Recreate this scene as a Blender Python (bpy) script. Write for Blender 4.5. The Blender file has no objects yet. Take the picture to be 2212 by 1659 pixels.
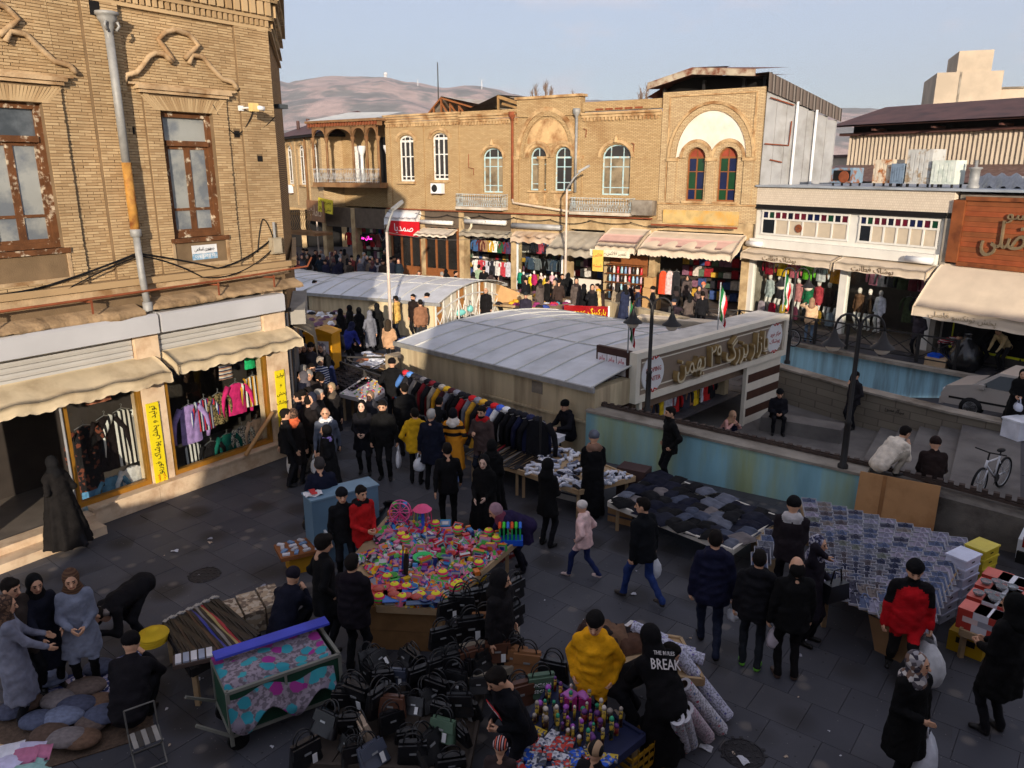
import bpy,math,random,unicodedata,re
import numpy as np
from mathutils import Vector,Matrix
from mathutils.geometry import tessellate_polygon
random.seed(7);np.random.seed(7)
S=bpy.context.scene;C=S.collection
PI=math.pi;R=math.radians

# ------------------------------------------------------------------ camera, sky, sun, exposure
CAMH=6.5;FPX=1662.0;PITCH=math.atan((829.5-366.0)/FPX)
cam=bpy.data.cameras.new('camera');camo=bpy.data.objects.new('camera',cam);C.objects.link(camo)
cam.sensor_width=36;cam.lens=36*FPX/2212;cam.clip_end=20000;cam.clip_start=.1
camo.location=(0,0,CAMH);camo.rotation_euler=(PI/2-PITCH,0,0);S.camera=camo
SUN_D=Vector((-.05,1,-.2)).normalized()
W=bpy.data.worlds.new('World');S.world=W;W.use_nodes=True
wn=W.node_tree.nodes;wl=W.node_tree.links
bg=wn['Background'];sky=wn.new('ShaderNodeTexSky');sky.sky_type='NISHITA';sky.sun_disc=False
sky.sun_elevation=R(11.3);sky.sun_rotation=R(177);sky.altitude=1300;sky.air_density=1.0;sky.dust_density=1.8;sky.ozone_density=2.5
# thin clouds: part of the whole sky, all round
tc=wn.new('ShaderNodeTexCoord');mp=wn.new('ShaderNodeMapping');mp.inputs['Scale'].default_value=(1.0,1.0,3.4)
mp.inputs['Location'].default_value=(.35,.1,.62)
nz=wn.new('ShaderNodeTexNoise');nz.inputs['Scale'].default_value=5.2;nz.inputs['Detail'].default_value=9;nz.inputs['Roughness'].default_value=.55
rp=wn.new('ShaderNodeValToRGB');rp.color_ramp.elements[0].position=.53;rp.color_ramp.elements[1].position=.7
rp.color_ramp.elements[1].color=(.8,.8,.8,1);rp.color_ramp.elements[0].color=(.42,.42,.42,1)
mx=wn.new('ShaderNodeMix');mx.data_type='RGBA';mx.inputs[7].default_value=(5.6,5.2,5.6,1)
wl.new(tc.outputs['Generated'],mp.inputs[0]);wl.new(mp.outputs[0],nz.inputs['Vector']);wl.new(nz.outputs[0],rp.inputs[0])
wl.new(rp.outputs[0],mx.inputs[0]);wl.new(sky.outputs[0],mx.inputs[6]);wl.new(mx.outputs[2],bg.inputs[0])
bg.inputs[1].default_value=0.138
sl=bpy.data.lights.new('sun','SUN');sl.energy=4.7;sl.angle=R(.6);sl.color=(1.0,.86,.69)
so=bpy.data.objects.new('sun',sl);C.objects.link(so);so.rotation_euler=SUN_D.to_track_quat('-Z','Y').to_euler()
S.view_settings.view_transform='Standard';S.view_settings.look='None';S.view_settings.gamma=1
S.view_settings.exposure=0.22;S.view_settings.use_curve_mapping=False
S.render.engine='CYCLES';cy=S.cycles
cy.use_denoising=True;cy.use_light_tree=False;cy.max_bounces=4;cy.diffuse_bounces=2;cy.glossy_bounces=2;cy.transmission_bounces=3;cy.transparent_max_bounces=6
cy.caustics_reflective=False;cy.caustics_refractive=False;cy.sample_clamp_indirect=6

# ------------------------------------------------------------------ survey helpers (photo measurements -> points on real planes)
cpt,spt=math.cos(PITCH),math.sin(PITCH)
def ray(x,y):
 u=(x-1106.)/FPX;v=(829.5-y)/FPX
 return Vector((u,cpt+v*spt,-spt+v*cpt))
def G(x,y,z=0.):
 d=ray(x,y);t=(z-CAMH)/d.z;return Vector((d.x*t,d.y*t,z))
class Fr:                       # a vertical facade frame: local x along it, local y into it
 def __init__(s,ox,oy,deg):
  s.o=Vector((ox,oy,0));s.a=R(deg);s.x=Vector((math.cos(s.a),math.sin(s.a),0));s.y=Vector((-math.sin(s.a),math.cos(s.a),0))
 def __call__(s,px,py,off=0.):
  o=s.o+s.y*off;d=ray(px,py);t=o.dot(s.y)/d.dot(s.y);p=d*t+Vector((0,0,CAMH))
  return(p-o).dot(s.x),p.z
 def w(s,x,y,z=0.):return s.o+s.x*x+s.y*y+Vector((0,0,z))
 def loc(s,p):q=Vector(p)-s.o;return q.dot(s.x),q.dot(s.y)

# ------------------------------------------------------------------ materials
def lin(c):
 c=c/255.;return c/12.92 if c<=.04045 else((c+.055)/1.055)**2.4
def col(rgb):return(lin(rgb[0]),lin(rgb[1]),lin(rgb[2]),1)
_M={}
def M(rgb,rough=.8,var=.18,sc=3.,bump=0.,bsc=40.,metal=0.,rgb2=None,mix=(.45,.65),msc=1.5,spec=.25,emit=0.,key=None,trans=0.,streak=0.):
 k=key or(tuple(rgb),rough,var,sc,bump,bsc,metal,tuple(rgb2)if rgb2 else None,mix,msc,spec,emit,trans,streak)
 if k in _M:return _M[k]
 m=bpy.data.materials.new('material');m.use_nodes=True;n=m.node_tree.nodes;l=m.node_tree.links;b=n['Principled BSDF']
 b.inputs['Roughness'].default_value=rough;b.inputs['Metallic'].default_value=metal;b.inputs['Specular IOR Level'].default_value=spec
 t=n.new('ShaderNodeTexCoord');src=t.outputs['Object']
 if streak:
  mpp=n.new('ShaderNodeMapping');mpp.inputs['Scale'].default_value=(streak,streak,.25);l.new(src,mpp.inputs[0]);src=mpp.outputs[0]
 nz=n.new('ShaderNodeTexNoise');nz.inputs['Scale'].default_value=sc;nz.inputs['Detail'].default_value=5;l.new(src,nz.inputs['Vector'])
 hsv=n.new('ShaderNodeHueSaturation');mr=n.new('ShaderNodeMapRange')
 mr.inputs[1].default_value=.3;mr.inputs[2].default_value=.7;mr.inputs[3].default_value=1-var;mr.inputs[4].default_value=1+var
 l.new(nz.outputs[0],mr.inputs[0]);l.new(mr.outputs[0],hsv.inputs['Value'])
 if rgb2:
  n2=n.new('ShaderNodeTexNoise');n2.inputs['Scale'].default_value=msc;n2.inputs['Detail'].default_value=7;n2.inputs['Roughness'].default_value=.62;l.new(src,n2.inputs['Vector'])
  r2=n.new('ShaderNodeValToRGB');r2.color_ramp.elements[0].position=mix[0];r2.color_ramp.elements[1].position=mix[1]
  r2.color_ramp.elements[0].color=col(rgb);r2.color_ramp.elements[1].color=col(rgb2)
  l.new(n2.outputs[0],r2.inputs[0]);l.new(r2.outputs[0],hsv.inputs['Color'])
 else:hsv.inputs['Color'].default_value=col(rgb)
 l.new(hsv.outputs[0],b.inputs['Base Color'])
 if bump:
  n3=n.new('ShaderNodeTexNoise');n3.inputs['Scale'].default_value=bsc;n3.inputs['Detail'].default_value=4;l.new(src,n3.inputs['Vector'])
  bp=n.new('ShaderNodeBump');bp.inputs['Strength'].default_value=bump;bp.inputs['Distance'].default_value=.02
  l.new(n3.outputs[0],bp.inputs['Height']);l.new(bp.outputs[0],b.inputs['Normal'])
 if emit:
  l.new(hsv.outputs[0],b.inputs['Emission Color']);b.inputs['Emission Strength'].default_value=emit
 if trans:b.inputs['Transmission Weight'].default_value=trans
 m.diffuse_color=col(rgb);_M[k]=m;return m
def brickmat(rgb,rgb2,mortar,w=.22,h=.062,key=None,bump=.6,stain=(90,62,38),stamt=.35,msz=.012):
 if key in _M:return _M[key]
 m=bpy.data.materials.new('brick_material');m.use_nodes=True;n=m.node_tree.nodes;l=m.node_tree.links;b=n['Principled BSDF']
 b.inputs['Roughness'].default_value=.9;b.inputs['Specular IOR Level'].default_value=.15
 t=n.new('ShaderNodeTexCoord');sx=n.new('ShaderNodeSeparateXYZ');ad=n.new('ShaderNodeMath');cb=n.new('ShaderNodeCombineXYZ')
 l.new(t.outputs['Object'],sx.inputs[0]);l.new(sx.outputs[0],ad.inputs[0]);l.new(sx.outputs[1],ad.inputs[1]);l.new(ad.outputs[0],cb.inputs[0]);l.new(sx.outputs[2],cb.inputs[1])
 br=n.new('ShaderNodeTexBrick');br.inputs['Scale'].default_value=1;br.inputs['Brick Width'].default_value=w;br.inputs['Row Height'].default_value=h
 br.inputs['Mortar Size'].default_value=msz;br.inputs['Mortar Smooth'].default_value=.3;br.inputs['Bias'].default_value=-.1
 br.inputs['Color1'].default_value=col(rgb);br.inputs['Color2'].default_value=col(rgb2);br.inputs['Mortar'].default_value=col(mortar)
 l.new(cb.outputs[0],br.inputs['Vector'])
 nz=n.new('ShaderNodeTexNoise');nz.inputs['Scale'].default_value=.55;nz.inputs['Detail'].default_value=8;nz.inputs['Roughness'].default_value=.65;l.new(t.outputs['Object'],nz.inputs['Vector'])
 rr=n.new('ShaderNodeMapRange');rr.inputs[1].default_value=.5;rr.inputs[2].default_value=.72;rr.inputs[3].default_value=0;rr.inputs[4].default_value=stamt
 l.new(nz.outputs[0],rr.inputs[0]);mxx=n.new('ShaderNodeMix');mxx.data_type='RGBA';mxx.inputs[7].default_value=col(stain)
 l.new(rr.outputs[0],mxx.inputs[0]);l.new(br.outputs['Color'],mxx.inputs[6]);l.new(mxx.outputs[2],b.inputs['Base Color'])
 bp=n.new('ShaderNodeBump');bp.inputs['Strength'].default_value=bump;bp.inputs['Distance'].default_value=.012;bp.invert=True
 l.new(br.outputs['Fac'],bp.inputs['Height']);l.new(bp.outputs[0],b.inputs['Normal'])
 _M[key]=m;return m
def islandmat(rgb,rgb2,key,rough=.88,bump=.5,bsc=30,spots=0):
 """colour picked piece by piece (each loose piece or object its own shade)"""
 if key in _M:return _M[key]
 m=bpy.data.materials.new('pieces_material');m.use_nodes=True;n=m.node_tree.nodes;l=m.node_tree.links;b=n['Principled BSDF']
 b.inputs['Roughness'].default_value=rough;b.inputs['Specular IOR Level'].default_value=.2
 ge=n.new('ShaderNodeNewGeometry');oi=n.new('ShaderNodeObjectInfo');ad=n.new('ShaderNodeMath');fr=n.new('ShaderNodeMath');fr.operation='FRACT'
 l.new(ge.outputs['Random Per Island'],ad.inputs[0]);l.new(oi.outputs['Random'],ad.inputs[1]);l.new(ad.outputs[0],fr.inputs[0])
 r=n.new('ShaderNodeValToRGB');r.color_ramp.elements[0].color=col(rgb);r.color_ramp.elements[1].color=col(rgb2);l.new(fr.outputs[0],r.inputs[0])
 t=n.new('ShaderNodeTexCoord');nz=n.new('ShaderNodeTexNoise');nz.inputs['Scale'].default_value=bsc;nz.inputs['Detail'].default_value=6
 l.new(ge.outputs['Position'],nz.inputs['Vector'])
 n2=n.new('ShaderNodeTexNoise');n2.inputs['Scale'].default_value=.8;n2.inputs['Detail'].default_value=6;l.new(ge.outputs['Position'],n2.inputs['Vector'])
 hs=n.new('ShaderNodeHueSaturation');mr=n.new('ShaderNodeMapRange');mr.inputs[1].default_value=.3;mr.inputs[2].default_value=.7;mr.inputs[3].default_value=.78;mr.inputs[4].default_value=1.15
 l.new(n2.outputs[0],mr.inputs[0]);l.new(mr.outputs[0],hs.inputs['Value']);l.new(r.outputs[0],hs.inputs['Color']);out=hs.outputs[0]
 for sc_,lo_,hi_,cc,th in((7.,0,.12,(36,34,36),.5),(1.3,.0,.5,(48,45,44),.45),(3.1,.0,.34,(112,106,102),.7),(16.,0,.12,(150,146,142),.8))if spots else():   # gum, oil stains, crumbs
  v=n.new('ShaderNodeTexVoronoi');v.inputs['Scale'].default_value=sc_;l.new(ge.outputs['Position'],v.inputs['Vector']);g1=n.new('ShaderNodeMapRange');g1.inputs[1].default_value=hi_*.5;g1.inputs[2].default_value=hi_;g1.inputs[3].default_value=.75;g1.inputs[4].default_value=0;l.new(v.outputs['Distance'],g1.inputs[0])
  sp=n.new('ShaderNodeSeparateColor');l.new(v.outputs['Color'],sp.inputs[0]);gt=n.new('ShaderNodeMath');gt.operation='GREATER_THAN';gt.inputs[1].default_value=th;l.new(sp.outputs[0],gt.inputs[0]);mu=n.new('ShaderNodeMath');mu.operation='MULTIPLY';l.new(g1.outputs[0],mu.inputs[0]);l.new(gt.outputs[0],mu.inputs[1])
  mm=n.new('ShaderNodeMix');mm.data_type='RGBA';mm.inputs[7].default_value=col(cc);l.new(mu.outputs[0],mm.inputs[0]);l.new(out,mm.inputs[6]);out=mm.outputs[2]
 l.new(out,b.inputs['Base Color'])
 bp=n.new('ShaderNodeBump');bp.inputs['Strength'].default_value=bump;bp.inputs['Distance'].default_value=.006;l.new(nz.outputs[0],bp.inputs['Height']);l.new(bp.outputs[0],b.inputs['Normal'])
 _M[key]=m;return m
def printmat(cols,sc=9.,key=None,rough=.85,kind='VORONOI',width=.5):
 """flat print: blotches or stripes in several colours"""
 k=key or('print',tuple(cols),sc,kind)
 if k in _M:return _M[k]
 m=bpy.data.materials.new('print_material');m.use_nodes=True;n=m.node_tree.nodes;l=m.node_tree.links;b=n['Principled BSDF'];b.inputs['Roughness'].default_value=rough
 b.inputs['Specular IOR Level'].default_value=.2
 t=n.new('ShaderNodeTexCoord')
 if kind=='VORONOI':
  v=n.new('ShaderNodeTexVoronoi');v.inputs['Scale'].default_value=sc;l.new(t.outputs['Object'],v.inputs['Vector'])
  s=n.new('ShaderNodeSeparateColor');l.new(v.outputs['Color'],s.inputs[0]);out=s.outputs[0]
 elif kind=='NOISE':
  v=n.new('ShaderNodeTexNoise');v.inputs['Scale'].default_value=sc;v.inputs['Detail'].default_value=3;l.new(t.outputs['Object'],v.inputs['Vector'])
  mr=n.new('ShaderNodeMapRange');mr.inputs[1].default_value=.3;mr.inputs[2].default_value=.7;l.new(v.outputs[0],mr.inputs[0]);out=mr.outputs[0]
 else:   # stripes along X or Z
  sx=n.new('ShaderNodeSeparateXYZ');l.new(t.outputs['Object'],sx.inputs[0]);mu=n.new('ShaderNodeMath');mu.operation='MULTIPLY';mu.inputs[1].default_value=sc
  l.new(sx.outputs['XYZ'.index(kind)],mu.inputs[0]);f=n.new('ShaderNodeMath');f.operation='FRACT';l.new(mu.outputs[0],f.inputs[0]);out=f.outputs[0]
 r=n.new('ShaderNodeValToRGB');cr=r.color_ramp;cr.interpolation='CONSTANT'
 while len(cr.elements)<len(cols):cr.elements.new(.5)
 for i,c in enumerate(cols):cr.elements[i].position=i/len(cols);cr.elements[i].color=col(c)
 l.new(out,r.inputs[0]);l.new(r.outputs[0],b.inputs['Base Color']);_M[k]=m;return m
def flowermat(base,cols,sc=7.,key=None,size=.3):
 # printed cloth: round flowers of several colours with pale centres on a leafy ground
 if key in _M:return _M[key]
 m=printmat(cols,sc,key=key);n=m.node_tree.nodes;l=m.node_tree.links;v=[x for x in n if x.type=='TEX_VORONOI'][0];r=[x for x in n if x.type=='VALTORGB'][0];b=n['Principled BSDF']
 nz=n.new('ShaderNodeTexNoise');nz.inputs['Scale'].default_value=sc*3.2;t=[x for x in n if x.type=='TEX_COORD'][0];l.new(t.outputs['Object'],nz.inputs['Vector'])
 ad=n.new('ShaderNodeMath');ad.operation='MULTIPLY_ADD';ad.inputs[1].default_value=.35;l.new(nz.outputs[0],ad.inputs[0]);l.new(v.outputs['Distance'],ad.inputs[2])
 g=n.new('ShaderNodeMapRange');g.inputs[1].default_value=size+.15;g.inputs[2].default_value=size+.2;l.new(ad.outputs[0],g.inputs[0])
 b2=n.new('ShaderNodeValToRGB');b2.color_ramp.elements[0].position=.48;b2.color_ramp.elements[1].position=.55;b2.color_ramp.elements[0].color=col(base);b2.color_ramp.elements[1].color=col(tuple(int(c*.72)for c in base));l.new(nz.outputs[0],b2.inputs[0])
 x=n.new('ShaderNodeMix');x.data_type='RGBA';l.new(g.outputs[0],x.inputs[0]);l.new(r.outputs[0],x.inputs[6]);l.new(b2.outputs[0],x.inputs[7]);l.new(x.outputs[2],b.inputs['Base Color']);return m
_ORD='first second third fourth fifth sixth seventh eighth ninth tenth eleventh twelfth thirteenth fourteenth fifteenth sixteenth seventeenth eighteenth nineteenth twentieth twenty-first twenty-second twenty-third twenty-fourth twenty-fifth twenty-sixth'.split()
def glassmat(rgb=(30,34,38),rough=.06,spec=.6):return M(rgb,rough=rough,var=.25,sc=1.2,spec=spec,key=('gl',tuple(rgb),rough))
def clearglass():
 if 'cg' in _M:return _M['cg']
 m=bpy.data.materials.new('clear_glass');m.use_nodes=True;n=m.node_tree.nodes;l=m.node_tree.links
 for x in list(n):n.remove(x)
 o=n.new('ShaderNodeOutputMaterial');a=n.new('ShaderNodeBsdfTransparent');g=n.new('ShaderNodeBsdfGlossy');g.inputs['Roughness'].default_value=.03;mxs=n.new('ShaderNodeMixShader');lw=n.new('ShaderNodeLayerWeight');pw=n.new('ShaderNodeMath');pw.operation='POWER';pw.inputs[1].default_value=4;f=n.new('ShaderNodeMath');f.operation='MULTIPLY_ADD';f.inputs[1].default_value=.5;f.inputs[2].default_value=.03;l.new(lw.outputs['Facing'],pw.inputs[0]);l.new(pw.outputs[0],f.inputs[0])
 a.inputs[0].default_value=(.92,.94,.93,1);l.new(f.outputs[0],mxs.inputs[0]);l.new(a.outputs[0],mxs.inputs[1]);l.new(g.outputs[0],mxs.inputs[2]);l.new(mxs.outputs[0],o.inputs[0]);_M['cg']=m;return m
def CL(rgb,rough=.9):return M(rgb,rough=rough,var=.28,sc=7,bump=.9,bsc=13,spec=.14)   # cloth

# ------------------------------------------------------------------ mesh builder
class MB:
 def __init__(s):s.v=[];s.f=[];s.m=[]
 def add(s,vs,fs,mi=0):
  o=len(s.v);s.v+=[tuple(p)for p in vs];s.f+=[tuple(i+o for i in f)for f in fs];s.m+=[mi]*len(fs);return s
 def box(s,x0,x1,y0,y1,z0,z1,mi=0):
  return s.add([(x0,y0,z0),(x1,y0,z0),(x1,y1,z0),(x0,y1,z0),(x0,y0,z1),(x1,y0,z1),(x1,y1,z1),(x0,y1,z1)],
                     [(0,3,2,1),(4,5,6,7),(0,1,5,4),(1,2,6,5),(2,3,7,6),(3,0,4,7)],mi)
 def bar(s,a,b,w,h,mi=0,up=(0,0,1)):
  a=Vector(a);b=Vector(b);d=(b-a).normalized();u=Vector(up);x=d.cross(u)
  if x.length<1e-4:x=d.cross(Vector((1,0,0)))
  x.normalize();u=x.cross(d);vs=[]
  for p in(a,b):
   for sx,su in((-1,-1),(1,-1),(1,1),(-1,1)):vs.append(p+x*(sx*w/2)+u*(su*h/2))
  return s.add(vs,[(0,1,2,3),(7,6,5,4),(0,4,5,1),(1,5,6,2),(2,6,7,3),(3,7,4,0)],mi)
 def quad(s,a,b,c,d,mi=0):return s.add([a,b,c,d],[(0,1,2,3)],mi)
 def tube(s,pts,r,n=8,mi=0,cap=True):
  pts=[Vector(p)for p in pts];rs=r if isinstance(r,(list,tuple))else[r]*len(pts);vs=[];fs=[]
  pd=None
  for i,p in enumerate(pts):
   d=(pts[min(i+1,len(pts)-1)]-pts[max(i-1,0)]).normalized()
   if pd is None:
    u=d.orthogonal().normalized()
   else:
    u=(u-d*u.dot(d));u=u.normalized()if u.length>1e-5 else d.orthogonal().normalized()
   pd=d;w=d.cross(u)
   for k in range(n):a=2*PI*k/n;vs.append(p+(u*math.cos(a)+w*math.sin(a))*rs[i])
  for i in range(len(pts)-1):
   for k in range(n):k2=(k+1)%n;fs.append((i*n+k,i*n+k2,(i+1)*n+k2,(i+1)*n+k))
  if cap:fs.append(tuple(range(n-1,-1,-1)));fs.append(tuple((len(pts)-1)*n+k for k in range(n)))
  return s.add(vs,fs,mi)
 def lathe(s,prof,n=16,c=(0,0,0),mi=0,a0=0,a1=2*PI,axis='z',sx=1.,sy=1.):
  vs=[];fs=[];full=abs(a1-a0-2*PI)<1e-6;m=n if full else n+1
  for(r,z)in prof:
   for k in range(m):
    a=a0+(a1-a0)*k/n;x,y=r*math.cos(a)*sx,r*math.sin(a)*sy
    q=(x,y,z)if axis=='z' else((x,z,y)if axis=='y' else(z,x,y));vs.append((q[0]+c[0],q[1]+c[1],q[2]+c[2]))
  for i in range(len(prof)-1):
   for k in range(n):k2=(k+1)%m;fs.append((i*m+k,i*m+k2,(i+1)*m+k2,(i+1)*m+k))
  return s.add(vs,fs,mi)
 def prism(s,poly,y0,y1,mi=0,plane='xz'):
  """polygon in a plane, pushed from y0 to y1 along the third axis"""
  n=len(poly);f=(lambda p,t:(p[0],t,p[1]))if plane=='xz' else((lambda p,t:(p[0],p[1],t))if plane=='xy' else(lambda p,t:(t,p[0],p[1])))
  vs=[f(p,y0)for p in poly]+[f(p,y1)for p in poly]
  fs=[tuple(range(n)),tuple(range(2*n-1,n-1,-1))]+[(i,(i+1)%n,n+(i+1)%n,n+i)for i in range(n)]
  return s.add(vs,fs,mi)
 def grid(s,fn,nu,nv,mi=0):
  vs=[fn(i/nu,j/nv)for j in range(nv+1)for i in range(nu+1)];w=nu+1
  return s.add(vs,[(j*w+i,j*w+i+1,(j+1)*w+i+1,(j+1)*w+i)for j in range(nv)for i in range(nu)],mi)
 def slab(s,fn,nu,nv,t,mi=0):
  """a sheet with real thickness t, pushed down"""
  vs=[Vector(fn(i/nu,j/nv))for j in range(nv+1)for i in range(nu+1)];w=nu+1;n=len(vs);T=Vector(t)if not isinstance(t,float)else Vector((0,0,-t))
  fs=[(j*w+i,j*w+i+1,(j+1)*w+i+1,(j+1)*w+i)for j in range(nv)for i in range(nu)]
  rim=[i for i in range(nu)]+[j*w+nu for j in range(nv)]+[nv*w+i for i in range(nu,0,-1)]+[j*w for j in range(nv,0,-1)]
  fs2=fs+[tuple(n+i for i in reversed(f))for f in fs]+[(rim[i],rim[(i+1)%len(rim)],n+rim[(i+1)%len(rim)],n+rim[i])for i in range(len(rim))]
  return s.add(vs+[p+T for p in vs],fs2,mi)
 def sphere(s,c,r,n=12,m=8,mi=0,sz=(1,1,1)):
  vs=[];fs=[]
  for j in range(m+1):
   th=PI*j/m
   for i in range(n):
    a=2*PI*i/n;vs.append((c[0]+r*sz[0]*math.sin(th)*math.cos(a),c[1]+r*sz[1]*math.sin(th)*math.sin(a),c[2]+r*sz[2]*math.cos(th)))
  for j in range(m):
   for i in range(n):i2=(i+1)%n;fs.append((j*n+i,(j+1)*n+i,(j+1)*n+i2,j*n+i2))
  return s.add(vs,fs,mi)
 def xf(s,mat,i0=0):
  for i in range(i0,len(s.v)):s.v[i]=tuple(mat@Vector(s.v[i]))
  return s
 def mesh(s,name,mats,smooth=False):
  me=bpy.data.meshes.new(name);me.from_pydata(s.v,[],s.f)
  for m in(mats if isinstance(mats,(list,tuple))else[mats]):me.materials.append(m)
  if any(s.m):me.polygons.foreach_set('material_index',s.m)
  if smooth:me.polygons.foreach_set('use_smooth',[True]*len(me.polygons))
  me.update();return me
 def build(s,name,mats,parent=None,smooth=False,loc=None,rz=0.):
  return put(name,s.mesh(name,mats,smooth),parent,loc,rz)
def put(name,me,parent=None,loc=None,rz=0.):
 o=bpy.data.objects.new(name,me);C.objects.link(o);o.parent=parent
 if loc is not None:o.location=loc
 if rz:o.rotation_euler=(0,0,rz)
 return o
def tag(o,label,cat,group=None,kind=None):
 o['label']=label
 if cat:o['category']=cat
 if group:o['group']=group
 if kind:o['kind']=kind
 return o
def thing(name,label,cat,loc=(0,0,0),rz=0.,group=None):
 o=bpy.data.objects.new(name,None);C.objects.link(o);o.location=loc;o.rotation_euler=(0,0,rz);o.empty_display_size=.2
 return tag(o,label,cat,group)
def fthing(fr,name,label,cat,x=0,y=0,z=0,group=None):return thing(name,label,cat,fr.w(x,y,z),fr.a,group)
KIDS={}
def copy_tree(o,parent=None,loc=None,rot=None,label=None,group=None,mats=None):
 c=o.copy();C.objects.link(c);c.parent=parent
 if loc is not None:c.location=loc
 if rot is not None:c.rotation_euler=rot
 if label:c['label']=label
 if group:c['group']=group
 for ch in[k for k in o.children]:
  copy_tree(ch,c)
 return c
def struct(o):o['kind']='structure';return o
def stuff(o):o['kind']='stuff';return o
def child_box(name,parent,mat,*b):
 m=MB();m.box(*b);return m.build(name,mat,parent)

# ------------------------------------------------------------------ lettering (joined Persian letter forms, right to left)
_FORMS={}
for cp in list(range(0xFB50,0xFC00))+list(range(0xFE70,0xFEFD)):
 d=unicodedata.decomposition(chr(cp)).split()
 if len(d)>=2 and d[0][1:-1]in('isolated','initial','medial','final'):
  _FORMS.setdefault(''.join(chr(int(x,16))for x in d[1:]),{})[d[0][1:-1]]=chr(cp)
def fa(s):
 t=[];i=0
 while i<len(s):
  if s[i:i+2]in _FORMS and s[i]=='ل':t.append(s[i:i+2]);i+=2
  else:t.append(s[i]);i+=1
 out=[]
 for i,c in enumerate(t):
  if c not in _FORMS:out.append(c);continue
  pj=i>0 and 'initial' in _FORMS.get(t[i-1],{});nj=i+1<len(t)and t[i+1]in _FORMS and 'initial' in _FORMS[c]and 'final' in _FORMS[t[i+1]]
  k='medial' if pj and nj else('final' if pj else('initial' if nj else 'isolated'))
  f=_FORMS[c];out.append(f.get(k)or f.get('final' if pj else 'isolated')or c)
 r=''.join(reversed(out))
 return re.sub(r'[۰-۹0-9]+',lambda m:m.group()[::-1],r)
def lettering(txt,h,mat,parent,loc,rot=(PI/2,0,0),depth=.004,name='lettering',width=None,bold=0.):
 """flat lettering standing on a surface; h = letter size in metres, centred at loc"""
 cu=bpy.data.curves.new('letters','FONT');cu.body=txt;cu.size=h;cu.extrude=depth;cu.align_x='CENTER';cu.align_y='CENTER';cu.resolution_u=1;cu.offset=bold
 tmp=bpy.data.objects.new('letters',cu);C.objects.link(tmp);dg=bpy.context.evaluated_depsgraph_get()
 me=bpy.data.meshes.new_from_object(tmp.evaluated_get(dg));bpy.data.objects.remove(tmp)
 if width and len(me.vertices):
  xs=[v.co.x for v in me.vertices];k=width/max(max(xs)-min(xs),1e-4);cx=(max(xs)+min(xs))/2;ys=[v.co.y for v in me.vertices];cyy=(max(ys)+min(ys))/2
  for v in me.vertices:v.co.x=(v.co.x-cx)*k;v.co.y=(v.co.y-cyy)*(k if h is None else 1)
 me.materials.clear();me.materials.append(mat)
 o=bpy.data.objects.new(name,me);C.objects.link(o);o.parent=parent;o.location=loc;o.rotation_euler=rot;return o
# ------------------------------------------------------------------ people: one skin grown over a posed skeleton, coloured by garment
def surfnet(D,org,st):
 s=D<0;nx,ny,nz=D.shape
 c=np.stack([s[a:nx-1+a,b:ny-1+b,d:nz-1+d]for a in(0,1)for b in(0,1)for d in(0,1)],0)
 act=c.any(0)&~c.all(0);ii=np.argwhere(act)
 idm=-np.ones(act.shape,int);idm[act]=np.arange(len(ii))
 off=np.array([(a,b,d)for a in(0,1)for b in(0,1)for d in(0,1)])
 val=np.stack([D[ii[:,0]+o[0],ii[:,1]+o[1],ii[:,2]+o[2]]for o in off],1)
 acc=np.zeros((len(ii),3));cnt=np.zeros(len(ii))
 for a in range(8):
  for b in range(a+1,8):
   if np.abs(off[a]-off[b]).sum()!=1:continue
   va,vb=val[:,a],val[:,b];m=(va<0)!=(vb<0);t=np.where(m,va/np.where(m,va-vb,1),0)
   acc+=np.where(m[:,None],off[a]+(off[b]-off[a])*t[:,None],0);cnt+=m
 V=(ii+acc/cnt[:,None])*st+org
 F=[]
 for ax in range(3):
  o1,o2=[(1,2),(2,0),(0,1)][ax];sl=[slice(None)]*3;sl2=[slice(None)]*3;sl[ax]=slice(0,-1);sl2[ax]=slice(1,None)
  a=s[tuple(sl)];b=s[tuple(sl2)];e=np.argwhere(a!=b);e=e[(e[:,o1]>0)&(e[:,o2]>0)&(e[:,o1]<D.shape[o1]-1)&(e[:,o2]<D.shape[o2]-1)]
  flip=a[e[:,0],e[:,1],e[:,2]];q=[]
  for d1,d2 in((-1,-1),(0,-1),(0,0),(-1,0)):
   w=e.copy();w[:,o1]+=d1;w[:,o2]+=d2;q.append(idm[w[:,0],w[:,1],w[:,2]])
  q=np.stack(q,1);q[~flip]=q[~flip][:,::-1];F.append(q)
 return V,np.concatenate(F)
def pr_d(p,P):
 k=p[0]
 if k=='c':
  a,b,ra,rb,sx=p[1:6];Q=P-a;Q=Q*np.array([sx,1,1]);v=(np.array(b)-a)*np.array([sx,1,1]);L=max(v@v,1e-9)
  t=np.clip((Q@v)/L,0,1);return np.linalg.norm(Q-t[...,None]*v,axis=-1)-(ra+(rb-ra)*t)
 if k=='e':
  c,r=np.array(p[1]),np.array(p[2]);Q=(P-c)/r;n=np.linalg.norm(Q,axis=-1);return(n-1)*r.min()
 if k=='s':   # skirt / cloak: folded cone, hem cut level
  a,b,ra,rb,sx,nf,am=p[1:8];a=np.array(a);b=np.array(b);t=np.clip((a[2]-P[...,2])/(a[2]-b[2]),-.2,1.2)
  c=a+(b-a)*t[...,None];Q=P-c;th=np.arctan2(Q[...,0],Q[...,1]);r=np.sqrt((Q[...,0]*sx)**2+Q[...,1]**2)
  d=(r-(ra+(rb-ra)*t)-am*t*np.sin(nf*th+1.3*np.sin(3*th)))*.85
  return np.maximum(np.maximum(d,b[2]-P[...,2]),P[...,2]-a[2]-.02)
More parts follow.
